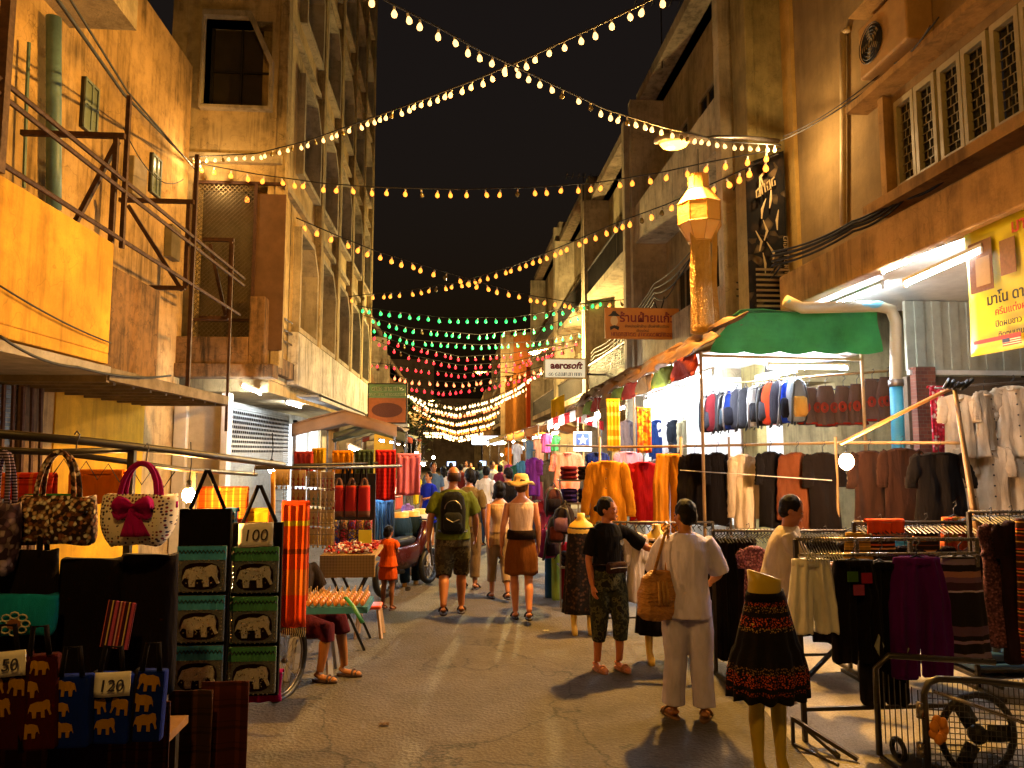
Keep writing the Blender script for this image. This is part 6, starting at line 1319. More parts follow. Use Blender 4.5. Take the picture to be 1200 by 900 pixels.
def cone_hat(label,px,py,Y,r,h): p=A(px,py,Y); b=MB(); b.lathe([(r,0),(r*.98,.012),(r*.5,h*.5),(r*.12,h),(.01,h*1.02)],p,20); tag(b.build('straw_hat',paint('#c8962c',.8,.2,30),None,True),label,'hat')
#cone_hat('yellow straw hat over the dark dress mannequin',688,628,8.1,.2,.14)
# bolts of cloth, display shelf
for i,(px,c,l) in enumerate([(652,'#8aa040','light green cloth roll standing at the lane edge'),(663,'#8a1018','dark red cloth roll standing at the lane edge'),(644,'#1c3a5a','dark blue cloth roll beside the light green one')]):
    g=AG(px,703-i*1.5); b=MB(); b.sections([(0,0,0,.06,.06),(0,0,.04,.065,.065),(0,0,.72,.065,.065),(0,0,.76,.05,.05)],12); b.v=[(v[0]+g.x,v[1]+g.y,v[2]) for v in b.v]; tag(b.build('cloth_roll',cloth(c),None,True),l,'cloth roll')
sh=thing('display_shelf','low steel shelf rack with dark goods under the salmon shirt','shelf',(A(672,600,9.6).x,9.6,0)); a=A(655,560,9.6); c=A(700,560,9.6)
for z in(1.62,1.32,.95,.5): b=MB(); b.box(a.x,9.5,z,c.x,9.85,z+.02); b.build('shelf_board',m_steel,sh)
for x in(a.x,c.x): b=MB(); b.beam((x,9.52,0),(x,9.52,1.7),.02); b.build('post',m_steel,sh)
k_=0
for z,cs in((1.64,['#5a1418','#1a1418']),(1.34,['#2a1a4a','#241a3a']),(.97,['#6a3018','#7a6a1c']),(.52,['#1a1416','#3a1c2c'])):
    for i,cc in enumerate(cs):
        x=a.x+(c.x-a.x)*(.27+.46*i); tx=['dark red','black','violet','deep violet','brown','olive','charcoal','plum'][k_]; t=thing('folded_clothes','%s folded clothes on the %s board of the steel shelf'%(tx,['top','second','third','lowest'][k_//2]),'clothes pile',(x,9.65,z)); k_+=1
        for j in range(3): b=MB(); b.sections([(0,0,.0+j*.06,.10,.12),(0,0,.028+j*.06,.115,.135),(0,0,.055+j*.06,.10,.12)],14,3); b.build('folded_layer',cloth(cc),t,True,world=False)
bagc=[('#4a2a2a','#15101a'),('#7a1c4a','#20141a'),('#2a2c34','#5a2a1c'),('#241c20','#6a4a5a')]
for i,(m1,m2) in enumerate(bagc): backpack(['brown and black bag above the folded clothes at the lane edge','magenta backpack low on the lane edge rack','slate bag with a rust pocket on the lane edge rack','black bag with a mauve pocket on the lane edge rack'][i],[648,640,652,662][i],[568,618,600,590][i],22,34,[9.2,9.4,9.1,9.0][i],cloth(m1),cloth(m2),'bags on the lane edge rack',i)
# ================================================================ far right stalls
shelter('red and white striped awning stall past the star card',2.2,3.6,17.6,20,2.75,stripes([(0,'#a01c1c'),(.5,'#d8d0c8')],.28,0),group='far stall shelters')
shelter('brown tarp stall beyond the striped awning',1.9,3.6,20.5,25,2.65,paint('#8a5a30',.8,.35),group='far stall shelters')
shelter('orange tarp stall far down on the right',1.8,3.5,26,32,2.6,paint('#a8682c',.8,.3),group='far stall shelters')
shelter('pale tarp stall at the end of the lane on the right',1.5,3.4,34,44,2.6,paint('#9a8a68',.8,.3),group='far stall shelters')
for i,(x,y,z) in enumerate([(2.6,18.5,2.5),(2.4,21.5,2.45),(2.3,24,2.4),(2.2,27.5,2.4),(2.1,31,2.4),(1.9,36,2.4),(1.8,41,2.4),(-2.0,19,2.3),(-2.0,22,2.3),(-2.2,27,2.3),(-2.2,31,2.3)]):
    fluo((x,y,z),(x,y+1.2,z),['tube under the striped awning','tube under the brown tarp stall','second tube under the brown tarp stall','tube under the orange tarp stall','second tube under the orange tarp stall','tube under the farthest right stall','last tube of the farthest right stall','tube under the grey green canvas shelter','second tube under the grey green canvas shelter','tube under the striped far shelter','second tube under the striped far shelter'][i],tube_m if i%2 else tube_w)
for i,(px,py,w,h,Y,c,l) in enumerate([(606,520,12,26,24,'#d8d0c8','pale shirt under the orange tarp stall'),(596,524,10,22,27,'#c07020','ochre shirt far down on the right'),(640,508,14,22,17.5,'#c85a8a','pink shirt under the striped awning'),(650,510,12,18,17.6,'#4aa050','green card like shirt under the striped awning'),(632,514,14,26,19,'#e0a080','peach shirt under the striped awning'),(620,516,12,26,21,'#5a7aa0','light blue shirt under the brown tarp stall')]): shirt('shirt',l,'shirt',px,py,w,h,Y,cloth(c),False,'shirts in the far right stalls',i)
# far banners on the block and a bare tree
for i,(px0,px1,py0,py1,Y,c,l) in enumerate([(592,616,440,540,44,'#b07838','tall ochre banner on the far right of the lane'),(617,640,430,528,40,'#a03c18','tall rust red banner beside the ochre one'),(680,704,440,520,24.5,'#b89a20','small yellow flag hanging under the aerosoft sign')]):
    a=A(px0,py1,Y); c_=A(px1,py0,Y); 
    if i==2: a=A(646,500,22.5); c_=A(662,462,22.5)
    b=MB(); b.grid(lambda u,v:(a.x+(c_.x-a.x)*u,(Y if i<2 else 22.5)+.1*math.sin(u*8),a.z+(c_.z-a.z)*v*(1 if i<2 else (.5+.5*u)**.3)),10,10,.02); tag(b.build('cloth_banner',cloth(c),None,True),l,'banner')
def tree(x,y,h,label,seed,n=900):
    t=thing('tree',label,'tree',(x,y,0)); rg=random.Random(seed); b=MB(); tips=[]
    b.tube([(x,y,0),(x+.1,y,h*.25),(x-.1,y,h*.5)],[.22,.16,.12],8)
    for i in range(9): a=rg.uniform(0,6.28); r_=rg.uniform(.8,h*.35); tip=Vector((x+r_*math.cos(a),y+r_*math.sin(a),h*rg.uniform(.55,.95))); b.tube([(x,y,h*.35),Vector((x,y,h*.35)).lerp(tip,.5)+Vector((0,0,.2)),tip],[.09,.06,.02],6); tips.append(tip)
    b.build('trunk',m_dark,t,True); b=MB()
    for i in range(n):
        c=rg.choice(tips)+Vector((rg.gauss(0,.6),rg.gauss(0,.6),rg.gauss(0,.45))); q=Matrix.Rotation(rg.uniform(0,6.28),3,'Z')@Matrix.Rotation(rg.uniform(-1,1),3,'X'); s=rg.uniform(.07,.15)
        b.add([c+q@Vector(v) for v in((-s,0,0),(0,-s*.5,0),(s,0,0),(0,s*.5,0))],[(0,1,2,3)])
    b.build('crown',paint('#2c4a1c',.7,.4,3),t)
tree(-2.6,40,4.6,'leafy dark green tree at the far end of the lane under the lights',4); tree(-3.4,47,5.5,'second tree farther back at the end of the lane',6)

for i,(px,py,Y,st,l) in enumerate([(652,500,17.2,260,'bright bulb under the front edge of the striped awning'),(634,512,19.5,240,'bulb between the pink and peach shirts'),(622,520,22,260,'bulb over the light blue shirt'),(612,525,26,300,'bulb over the pale far shirt'),(600,530,30,320,'bulb deep in the orange tarp stall'),(588,533,38,400,'tiny bulb before the farthest right stalls'),(488,532,20,240,'bulb over the woman in the blue dress'),(508,536,30,320,'tiny bulb far down on the left side')]):
    bare_bulb(px,py,Y,l,st,.05,col=['#fff0d8','#ffd890','#f0f4ff','#ffcf80'][i%4])
for i,(px,py,w,h,Y,c,l) in enumerate([(630,545,18,40,14.5,'#6a1c2c','wine red dress left of the purple dress'),(616,548,14,36,16.5,'#b06a28','tan dress hung past the teal dress'),(604,545,12,34,19,'#2a5a4a','bottle green dress on the far right side'),(596,544,10,28,22,'#a03a6a','magenta blouse on the far right side'),(658,580,20,44,10.6,'#2a1c20','dark plum dress under the salmon shirt'),(640,585,18,50,11.5,'#8a2838','raspberry dress low on the lane edge'),(626,590,16,44,12.6,'#1c2030','midnight blue dress low on the lane edge'),(590,540,8,24,25,'#c8b080','cream blouse on the far right side'),(478,590,12,40,12.6,'#7a5a8a','lilac blouse beyond the jeans mannequins'),(468,560,12,36,13.2,'#b8503a','brick red blouse beyond the pink cloth'),(488,560,10,30,15,'#d0b020','mustard blouse beyond the pink cloth')]):
    shirt('dress' if 'dress' in l else 'blouse',l,'dress' if 'dress' in l else 'blouse',px,py,w,h,Y,cloth(c),False,None,i+2,sl=.22)
# ================================================================ PEOPLE   (local: front = -Y, feet at z 0)
def V(*a): return Vector(a)
def person(label,loc,rz,h,pose=None,skinc='#9a6440',shirt_=None,pants=None,skirt_=None,hair='short',hairc='#0e0a08',shoes='#2a1c14',fine=False,lean=(0,0),head=(0,0),fem=False,sub=None,hat=None,name='person',bulk=1.0):
    k=h/1.70; J=dict(sl=V(.175,0,1.385),sr=V(-.175,0,1.385),el=V(.225,.02,1.12),er=V(-.225,.02,1.12),wl=V(.235,-.05,.875),wr=V(-.235,-.05,.875),hl=V(.088,0,.88),hr=V(-.088,0,.88),kl=V(.095,-.015,.48),kr=V(-.095,-.015,.48),al=V(.1,.02,.085),ar=V(-.1,.02,.085))
    if fem: J['sl'].x=.155; J['sr'].x=-.155; J['el'].x=.2; J['er'].x=-.2; J['wl'].x=.215; J['wr'].x=-.215
    L=V(lean[0],lean[1],0)
    sh=lambda z:L*max(0,z-.92)
    for q in('sl','sr'): J[q]=J[q]+sh(1.385)
    for q in('el','er','wl','wr'): J[q]=J[q]+sh(1.385)
    for q,v in(pose or {}).items(): J[q]=V(*v)
    t=thing(name,label,'person',tuple(loc),rz); vox=(.0075 if fine else .011)
    if name!='person': pass
    w=bulk*(.93 if fem else 1.0)
    TS=[(.80,.15,.105),(.90,.168 if fem else .16,.118),(1.0,.14 if fem else .15,.105),(1.10,.122 if fem else .14,.098),(1.22,.14 if fem else .152,.11),(1.33,.155 if fem else .168,.11),(1.395,.145,.09),(1.44,.09,.068),(1.47,.056,.056)]
    pel=(J['hl']+J['hr'])/2; po=V(pel.x,pel.y,pel.z-.88)
    def tor(zlo,zhi,inf,extra=0):
        out=[]
        for z,rx,ry in TS:
            if zlo-.001<=z<=zhi+.001: o=sh(z); out.append((o.x+po.x,o.y+po.y,z+po.z,rx*w+inf,ry*w+inf+extra*(1-(z-zlo)/(max(.01,zhi-zlo)))))
        return out
    b=MB(); sec=tor(.8,1.47,0); b.sections(sec,20,2.2)
    hc=V(0,-.02,1.60)+sh(1.5)+po; nb=V(0,0,1.43)+sh(1.43)+po; b.tube([nb,nb.lerp(hc,.5)+V(0,.01,0),hc+V(0,.01,-.04)],[.056,.05,.052],12)
    HR=Matrix.Rotation(head[0],3,'Z')@Matrix.Rotation(head[1],3,'X'); hp=lambda x,y,z:hc+HR@V(x,y,z)
    b.ell(hp(0,.005,.015),(.074,.093,.105),16,12,HR); b.ell(hp(0,-.035,-.055),(.052,.058,.058),12,8,HR); b.ell(hp(0,-.09,-.02),(.013,.02,.026),8,6,HR); b.ell(hp(0,-.08,-.064),(.022,.012,.010),8,6,HR); b.ell(hp(0,-.078,-.1),(.02,.018,.018),8,6,HR)
    for s in(-1,1): b.ell(hp(s*.076,.01,-.015),(.01,.02,.03),8,6,HR); b.ell(hp(s*.03,-.078,-.028),(.024,.018,.022),8,6,HR); b.ell(hp(s*.028,-.083,.022),(.024,.012,.009),8,6,HR)
    def arm(s,e,wr): 
        b.tube([s+V(0,0,.0),s.lerp(e,.35),e,e.lerp(wr,.3),wr],[.05*w,.046*w,.037*w,.038*w,.026],12)
        d=(wr-e).normalized(); b.tube([wr,wr+d*.03,wr+d*.085],[.025,.034,.036],10,flat=.45,up=(1,0,0) if abs(d.x)<.6 else (0,1,0))
        # palm width axis
        fr=V(0,-1,0); ax=(fr-d*fr.dot(d)); ax=ax.normalized() if ax.length>.2 else V(0,0,1); nn=d.cross(ax).normalized(); inn=nn if nn.x*s.x<0 else -nn
        for i,(o,l_) in enumerate(((-.027,.058),(-.009,.07),(.009,.076),(.026,.068))):
            f0=wr+d*.075+ax*o; f1=f0+d*l_*.45+inn*.004; f2=f0+d*l_*.85+inn*.022; b.tube([f0,f1,f2,f2+d*.008+inn*.012],[.0095,.009,.008,.006],8)
        th=wr+d*.03+ax*.026; b.tube([th,th+ax*.022+d*.025,th+ax*.03+d*.055+inn*.01],[.012,.0105,.008],8)
    def leg(hh,kk,aa,toe):
        c=kk.lerp(aa,.32); b.tube([hh+V(0,0,.02),hh.lerp(kk,.45),kk,c+V(0,.012,0),kk.lerp(aa,.7),aa],[.088*w,.076*w,.052*w,.055*w,.042*w,.034],14)
        td=V(*toe).normalized(); b.tube([aa+V(0,.02,-.02)-td*.03,aa+V(0,0,-.045),aa+td*.07+V(0,0,-.055),aa+td*.15+V(0,0,-.062),aa+td*.175+V(0,0,-.066)],[.03,.036,.036,.034,.018],12,flat=.65,up=(0,0,1) if 0 else None)
    arm(J['sl'],J['el'],J['wl']); arm(J['sr'],J['er'],J['wr'])
    tl=J.get('tl',V(.03,-1,0)); tr=J.get('tr',V(-.03,-1,0)); leg(J['hl'],J['kl'],J['al'],tl); leg(J['hr'],J['kr'],J['ar'],tr)
    body=remeshed(b,'body',skin(skinc),t,vox,2)
    for s in(-1,1):
        e=MB(); e.ell(hp(s*.03,-.086,-.0),(.012,.007,.007),8,6,HR); e.build('eye',m_black,t,True,world=False)
    e=MB(); e.ell(hp(0,-.096,-.064),(.02,.006,.006),10,6,HR); e.build('lips',paint('#6a3024',.5,.1),t,True,world=False)
    # hair
    if hair:
        b=MB(); b.ell(hp(0,.02,.03),(.084,.098,.102),16,12,HR)
        if hair=='bald': b=MB(); b.sections([(hp(0,.03,0).x,hp(0,.03,0).y,hc.z-.05,.078,.085),(hp(0,.03,0).x,hp(0,.03,0).y,hc.z+.02,.081,.09),(hp(0,.03,0).x,hp(0,.03,0).y,hc.z+.05,.074,.08)],18)
        if hair=='short': b.ell(hp(0,.045,-.02),(.078,.065,.07),14,10,HR)
        if hair=='bob': b.ell(hp(0,.035,-.04),(.094,.08,.1),14,10,HR); b.ell(hp(0,.03,.03),(.095,.1,.1),14,10,HR)
        if hair=='long': b.ell(hp(0,.04,-.02),(.086,.07,.09),14,10,HR); b.tube([hp(0,.06,0),hp(0,.085,-.12),hp(0,.09,-.26)],[.08,.075,.04],12,flat=.5)
        if hair=='tied': b.ell(hp(0,.04,-.01),(.078,.07,.07),14,10,HR); b.ell(hp(0,.12,.0),(.032,.032,.035),10,8,HR)
        if hair=='bald': b.build('hair',hairmat('#3a2414'),t,True,world=False)
        else: remeshed(b,'hair',hairmat(hairc),t,.009,2,.006,40)
    if hat:
        b=MB(); c=hp(0,.01,.055); rings=[]
        for r_,z in((.175,-.045),(.16,-.02),(.10,.0),(.092,.04),(.08,.075),(.04,.09),(.01,.092)): rings.append([c+HR@V(r_*math.cos(a),r_*math.sin(a),z+(.022*math.sin(3*a+1) if r_>.12 else 0)) for a in[2*PI*i/28 for i in range(28)]])
        b.loft(rings); b.build('sun_hat',cloth(hat),t,True,world=False)
    # clothes
    if shirt_:
        c_,slv,hem=shirt_['m'],shirt_.get('sleeve',.45),shirt_.get('hem',.9); inf=shirt_.get('loose',.018); b=MB()
        sec=tor(hem,1.47 if not shirt_.get('tank') else 1.395,inf,shirt_.get('flare',.01)); s0=sec[0]
        if not shirt_.get('tank'): z_=sec[-1]; sec[-1]=(z_[0],z_[1],z_[2]-.012,z_[3]*.95,z_[4])
        b.sections([(s0[0],s0[1],po.z+hem-.02,s0[3]+.004,s0[4]+.004)]+sec,24,2.2)
        if shirt_.get('tank'):
            for s in('sl','sr'): q=J[s]; b.tube([V(q.x*.52,q.y-.07,q.z-.06),V(q.x*.5,q.y-.01,q.z+.045),V(q.x*.5,q.y+.075,q.z-.06)],.02,8,flat=.6)
        else:
            for s,e,wv in(('sl','el','wl'),('sr','er','wr')):
                S0,E0,W0=J[s],J[e],J[wv]; pts=[S0+V(-.03 if S0.x>0 else .03,0,.012),S0.lerp(E0,.3)]; rr=[.06*w+inf*.5,.058*w+inf*.8]
                if slv<=.5: pts.append(S0.lerp(E0,slv*2)); rr.append(.054*w+inf)
                else: pts+=[E0,E0.lerp(W0,(slv-.5)*2)]; rr+=[.05*w+inf,.042*w+inf]
                b.tube(pts,rr,14)
        remeshed(b,'shirt',c_,t,.009 if fine else .012,2,.009,7,seed=h*9)
    if pants:
        m_,ln,lo=pants['m'],pants.get('len',1.0),pants.get('loose',.02); b=MB(); top=pants.get('top',1.0)
        b.sections([(x_,y_,z_,a_,c_) for (x_,y_,z_,a_,c_) in tor(.8,top,lo*.7)],20,2.2)
        for hh,kk,aa in(('hl','kl','al'),('hr','kr','ar')):
            A_,B_,C_=J[hh],J[kk],J[aa]; pts=[A_+V(0,0,.05),A_.lerp(B_,.5)]; rr=[.092*w+lo*.5,.08*w+lo]
            if ln<=.5: pts.append(A_.lerp(B_,min(1,ln*2))); rr.append(.062*w+lo*1.3)
            else: pts+=[B_,B_.lerp(C_,(ln-.5)*2)]; rr+=[.056*w+lo,pants.get('hem',.05*w+lo*1.1)]
            b.tube(pts,rr,16)
        remeshed(b,'trousers',m_,t,.009 if fine else .012,2,.010,6,seed=h*5)
    if skirt_:
        m_,zb=skirt_['m'],skirt_['z']; b=MB(); rings=[]; z0=skirt_.get('top',1.03); wd_=skirt_.get('w',.215)
        for j in range(12):
            q=j/11; z=z0-(z0-zb)*q; hw=.135*w+(wd_-.135*w)*min(1,q*1.6)**.7
            rings.append([(po.x+hw*math.cos(a)*(1+.05*q*math.sin(8*a)),po.y+hw*.78*math.sin(a)*(1+.06*q*math.sin(8*a+1)),z+po.z+.01*math.sin(5*a)*q) for a in[2*PI*i/56 for i in range(56)]])
        b.loft(rings); b.build('skirt',m_,t,True,world=False)
        if skirt_.get('belt'): b=MB(); b.sections([(po.x,po.y,z0-.075,.185*w,.148),(po.x,po.y,z0-.0,.178*w,.142),(po.x,po.y,z0+.03,.168*w,.135)],26,2.1); b.build('sash',skirt_['belt'],t,True,world=False)
    if shoes:
        for aa,td in((J['al'],tl),(J['ar'],tr)):
            d=td.normalized(); c=aa+d*.055+V(0,0,-.078); s=d.cross(V(0,0,1)).normalized(); b=MB(); rings=[]
            for zz,q in((-.012,1.0),(.008,1.02),(.012,.96)): rings.append([c+d*(.13*math.cos(a)*q)+s*(.045*math.sin(a)*q)+V(0,0,zz) for a in[2*PI*i/20 for i in range(20)]])
            b.loft(rings)
            b.tube([c+d*.04+s*.046*math.cos(a)+V(0,0,.055*math.sin(a)) for a in[PI*i/8 for i in range(9)]],.013,6,flat=.6); b.tube([c+d*.075+s*.044*math.cos(a)+V(0,0,.038*math.sin(a)) for a in[PI*i/8 for i in range(9)]],.011,6,flat=.6); b.build('sandal',paint(shoes,.6,.2),t,True,world=False)
    t.scale=(k,k,k); return t
def wearpack(label,p,rz,m,m2,k=1.0):
    t=thing('backpack',label,'backpack',tuple(p),rz); b=MB(); b.sections([(0,.0,-.24,.12,.08),(0,.0,-.2,.15,.1),(0,0,.05,.155,.11),(0,0,.2,.13,.09),(0,0,.26,.07,.05)],20,2.7); b.build('main_body',m,t,True,world=False)
    b=MB(); b.sections([(0,.09,-.2,.09,.04),(0,.11,-.16,.115,.06),(0,.11,-.02,.11,.05),(0,.09,.02,.08,.03)],16,3); b.build('front_pocket',m2,t,True,world=False)
    for s in(-1,1): b=MB(); b.tube([(s*.08,-.06,.24),(s*.12,-.2,.2),(s*.14,-.26,.05),(s*.15,-.18,-.14),(s*.12,-.05,-.2)],.022,6,flat=.4); b.build('strap',m_black,t,True,world=False)
    b=MB(); b.tube([(.1*math.cos(a),.105+.0*a,.06+.1*math.sin(a)) for a in[PI*i/10 for i in range(11)]],.005,4); b.tube([(-.08,.16,-.06),(0,.18,-.09),(.08,.16,-.05)],.007,4); b.build('cord',m_steel,t,world=False); b=MB(); b.tube([(-.17,-.2,-.2),(-.16,0,-.22),(.16,0,-.22),(.17,-.2,-.2)],.022,6,flat=.4); b.build('hip_belt',m_black,t,True,world=False); return t
# 1 bald man with backpack
g=AG(530,722)
walkL=dict(kl=(.1,-.12,.5),al=(.105,-.08,.1),kr=(-.1,.02,.47),ar=(-.1,.17,.11),tr=(0,-1,-.35))
olive=cloth('#4c5418')
pp=person('balding man in an olive T-shirt and camouflage shorts walking away',g,PI,1.80,dict(kl=(.1,-.0,.49),al=(.1,.2,.15),kr=(-.1,-.16,.5),ar=(-.105,-.16,.085),el=(.26,.08,1.13),wl=(.28,.1,.88),er=(-.26,-.04,1.13),wr=(-.27,-.2,.9)),'#a0643c',dict(m=olive,sleeve=.42,hem=.9,loose=.03),dict(m=camo(['#4a4228','#3a3220','#5c5236','#2a2418']),len=.56,loose=.035),hair='bald',bulk=1.12,head=(.35,0))
wearpack('black hiking backpack on the balding man',(g.x,g.y-.19,1.26),PI,cloth('#15140f'),cloth('#1c1c18'))
# 2 companion
g=AG(549,690); person('dark haired person in khaki trousers walking just beyond the balding man',g,PI-.3,1.74,dict(kl=(.1,-.08,.5),al=(.1,-.03,.09)),'#8a5634',dict(m=cloth('#5c4c2c'),sleeve=.45),dict(m=cloth('#6a5438'),len=.9,loose=.02),bulk=1.0,head=(.8,0))
# 3 straw hat woman
g=AG(611,727); person('woman in a straw sun hat, white tank top and brown skirt seen from behind',g,PI,1.70,dict(kl=(.075,-.12,.49),al=(.06,-.10,.085),kr=(-.085,.04,.48),ar=(-.07,.24,.15),el=(.22,.03,1.12),wl=(.235,-.03,.87)),'#b07048',dict(m=cloth('#c8a88c'),tank=True,hem=1.0,loose=.012),None,dict(m=cloth('#6a3c14'),z=.55,w=.2,belt=cloth('#1c100a'),top=1.04),hair='short',hairc='#4a3018',hat='#c8a468',shoes='#1c120c',fem=True,bulk=1.05)
# 4 woman dark bob
g=AG(585,703); person('black haired woman in a cream sleeveless top and capri trousers beside the straw hat woman',g,PI+.15,1.58,dict(kl=(.08,-.14,.49),al=(.08,-.14,.09),kr=(-.085,.04,.48),ar=(-.08,.22,.14),el=(.2,.1,1.13),wl=(.2,.12,.9),er=(-.2,-.06,1.13),wr=(-.2,-.2,.92)),'#a0663e',dict(m=cloth('#b89878'),tank=True,hem=1.0,loose=.02),dict(m=cloth('#8c7458'),len=.8,loose=.022),hair='bob',fem=True,bulk=1.0)
# 5..8 further people
g=AG(569,640); person('man in a white T-shirt and jeans farther down the lane, face turned right',g,PI-.6,1.68,None,'#8a5430',dict(m=cloth('#c8c8cc'),sleeve=.45),dict(m=cloth('#1c2c48'),len=1),head=(.5,0))
g=AG(558,640); person('long haired woman in a dark top beside the man in the white T-shirt',(g.x,g.y+.3,0),PI,1.58,None,'#8a5430',dict(m=cloth('#1a1418'),sleeve=.45),dict(m=cloth('#2c3c5a'),len=1),hair='long',fem=True)
g=AG(595,660); person('dark haired man in a black shirt walking ahead of the straw hat woman',g,PI,1.70,None,'#8a5430',dict(m=cloth('#14100f'),sleeve=.45),dict(m=cloth('#1c1a18'),len=1),head=(.6,0))
g=AG(502,640); person('woman in a bright blue dress standing past the pink cloth on the left',g,-.6,1.56,dict(el=(.24,-.1,1.15),wl=(.15,-.28,1.12)),'#a0683e',dict(m=cloth('#1c2cb0'),sleeve=.4),None,dict(m=cloth('#1824a0'),z=.55,w=.2),hair='tied',fem=True)
g=AG(507,628); person('man in a grey blue shirt behind the woman in the blue dress',g,.3,1.74,None,'#9a6238',dict(m=cloth('#4a6078'),sleeve=.45),dict(m=cloth('#2a2a30'),len=1))
g=AG(519,622); person('person in a pale top in the crowd left of the balding man',g,PI,1.62,None,'#9a6238',dict(m=cloth('#c8c0b8'),sleeve=.4),dict(m=cloth('#302820'),len=1),hair='long',fem=True)
for i,(px,py,c1,c2,hr,l,rr) in enumerate([(540,604,'#5a1c14','#1c1c24','short','distant person in a dark red shirt near the lane centre',2.8),(551,598,'#c8a040','#20242c','short','distant person in a yellow shirt near the lane centre',.2),(562,600,'#3a4a5a','#1c1814','long','distant long haired person in slate blue',3.3),(577,602,'#b8b0a0','#3a3428','short','distant person in a cream shirt right of the lane centre',.4),(586,606,'#7a2a3a','#1c1c20','bob','distant person in a wine red top by the right stalls',2.6),(528,598,'#2a3a2a','#2c2820','short','distant person in dark green by the left stalls',3.0),(546,592,'#8a8a90','#1c1c20','short','farthest person in grey down the lane',.0)]):
    g=AG(px,py); person(l,g,rr,1.6+.03*(i%4),None,'#8a5834',dict(m=cloth(c1),sleeve=.45),dict(m=cloth(c2),len=1),hair=hr,fem=(i%2==0))
# 9 woman black T-shirt
g=AG(713,785)
pz=dict(el=(.40,-.14,1.20),wl=(.62,-.34,1.13),er=(-.205,.03,1.10),wr=(-.20,-.03,.86),kl=(.09,-.10,.50),al=(.09,-.06,.1),kr=(-.09,.02,.47),ar=(-.10,.05,.085))
person('smiling woman in a black T-shirt and camouflage capri trousers reaching out one arm',g,R(22),1.56,pz,'#96582f',dict(m=cloth('#0e0c0c'),sleeve=.42,hem=1.0,loose=.022),dict(m=camo(['#2c2e1a','#1c1e12','#3e3c24','#141410'],11),len=.74,loose=.035,hem=.07),hair='tied',shoes='#8a5a3a',fine=True,fem=True,head=(R(38),0),bulk=1.02)
t=thing('waist_pouch','brown waist pouch on the woman in the black T-shirt','pouch',(g.x,g.y-.02,.95),R(22)); b=MB(); b.sections([(0,-.14,-.05,.09,.025),(0,-.15,-.03,.11,.04),(0,-.15,.03,.11,.035),(0,-.14,.05,.09,.02)],16,3); b.build('pouch_body',cloth('#2a1810'),t,True,world=False); b=MB(); b.tube([(.158*math.cos(a),.132*math.sin(a),.02) for a in[2*PI*i/24 for i in range(24)]],.014,6,True,flat=.6); b.build('belt',cloth('#1a0e0a'),t,True,world=False)
b=MB(); b.tube([(-.09,-.188,.0),(0,-.194,.005),(.09,-.188,.0)],.004,4); b.build('zip',m_steel,t,world=False)
t=thing('shirt_badge','pale round print on the chest of the black T-shirt','badge',(g.x,g.y,1.17),R(22)); b=MB(); b.prism([(.07+.022*math.cos(a),.026*math.sin(a)) for a in[2*PI*i/12 for i in range(12)]],-.004,(0,-.145,0)); b.build('print',cloth('#8a8a8c'),t,world=False)
# 10 person in lavender
g=AG(808,842); lav=cloth('#cac4e8')
pz=dict(el=(.25,-.10,1.13),wl=(.20,-.30,1.06),er=(-.27,-.04,1.14),wr=(-.24,-.26,1.04),kl=(.10,-.02,.47),al=(.12,.00,.085),kr=(-.10,-.01,.47),ar=(-.115,.03,.085),tl=(.5,-1,0),tr=(-.25,-1,0))
person('person in a loose lavender tunic and matching trousers browsing with their back turned',g,PI+R(-12),1.61,pz,'#96602f',dict(m=lav,sleeve=.5,hem=.82,loose=.03,flare=.02),dict(m=cloth('#c4bee0'),len=.97,loose=.035,hem=.095),hair='short',shoes='#6a4a2c',fine=True,bulk=1.0,head=(R(35),R(8)))
t=thing('shoulder_bag','tan slouchy leather shoulder bag on the person in lavender','bag',(g.x-.24,g.y-.06,.99),R(10)); b=MB(); b.sections([(0,0,-.24,.13,.05),(0,0,-.2,.17,.075),(.0,0,-.05,.16,.08),(0,0,.06,.13,.05),(.02,0,.12,.09,.03)],20,2.4)
def f(n):
    c=n.mix(n.noise(8),'#8a5a20','#b8823c'); n.bump(n.noise(7,(1,1,2.5),4),1.0,.06); return n.out(c,.45)
remeshed(b,'bag_body',mat('leather_tan',f),t,.01,2,.012,14); b=MB(); b.tube([(-.06,-.03,.06),(.02,-.03,.3),(.10,.02,.46),(.13,.1,.47)],.013,7,flat=.5); b.tube([(.08,.03,.08),(.10,.03,.28),(.13,.06,.45)],.013,7,flat=.5); b.build('strap',mat('leather_tan',f),t,True,world=False)
b=MB()
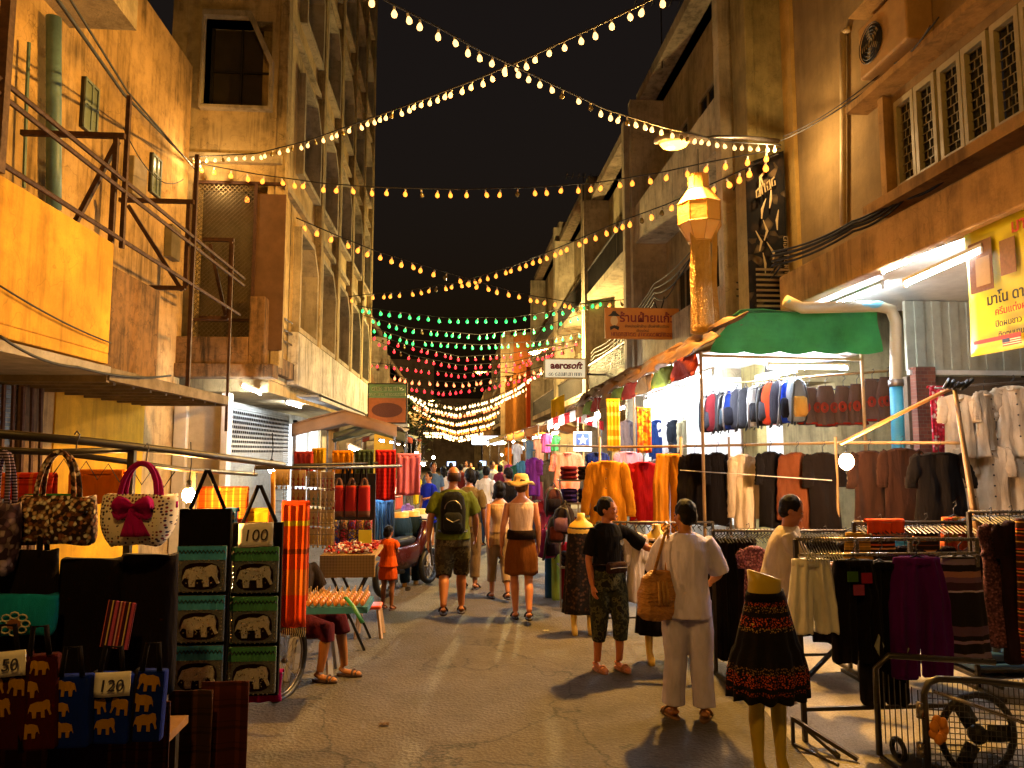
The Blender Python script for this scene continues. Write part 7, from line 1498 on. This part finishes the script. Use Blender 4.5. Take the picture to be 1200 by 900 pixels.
for i in range(3): b.tube([(-.03+.03*i,-.075,.05),(-.035+.035*i,-.095,-.06),(-.03+.03*i,-.09,-.12)],.01,5)
b.build('tassel',paint('#b08448'),t,True,world=False)
# 11 blurred browsing person behind the rack
g=AG(938,822)
person('browsing person in white top and pale pink trousers behind the front rack',(g.x-.16,g.y+.1,0),R(70),1.62,dict(el=(.22,-.28,1.12),wl=(.16,-.48,1.12),er=(-.2,-.3,1.13),wr=(-.14,-.5,1.15)),'#8a5430',dict(m=cloth('#b8a890'),sleeve=.4,hem=.9,loose=.03),dict(m=cloth('#a88a78'),len=.9,loose=.03),lean=(0,-.28),head=(0,.35),shoes='#c0b0a0',fem=True)
# 12 child
g=AG(454,714); person('small child in an orange dress standing barefoot by the basket table',g,PI-.4,1.04,dict(el=(.17,-.06,1.2),wl=(.1,-.2,1.2),er=(-.17,-.06,1.2),wr=(-.1,-.2,1.15)),'#7a4a2a',dict(m=cloth('#c84c0c'),sleeve=.3,hem=.9,loose=.03,flare=.03),None,dict(m=cloth('#c44a0c'),z=.62,w=.2),hair='bob',fem=True,bulk=1.1,shoes='#5a3018',head=(-.5,.3))
# 13 seated vendor
g=AG(384,792); sx,sy=g.x,g.y
person('seated vendor in maroon trousers half hidden by the orange throw',(g.x-.30,g.y+.02,0),R(72),1.60,dict(hl=(.09,0,.50),hr=(-.09,0,.50),kl=(.12,-.42,.50),kr=(-.10,-.40,.47),al=(.12,-.46,.09),ar=(-.10,-.32,.09),sl=(.16,-.06,1.0),sr=(-.16,-.06,1.0),el=(.2,-.16,.76),er=(-.2,-.16,.76),wl=(.14,-.36,.70),wr=(-.14,-.36,.70)),'#96602f',dict(m=cloth('#2a2018'),sleeve=.42,hem=.9,loose=.03),dict(m=cloth('#4a1620'),len=.62,loose=.03),hair='tied',fem=True,bulk=1.05,shoes='#3a2418',head=(0,.3))
for o in COL.objects.l:
    try: sc.collection.objects.link(o)
    except ReferenceError: pass      # bulb prototypes that were only used for their mesh
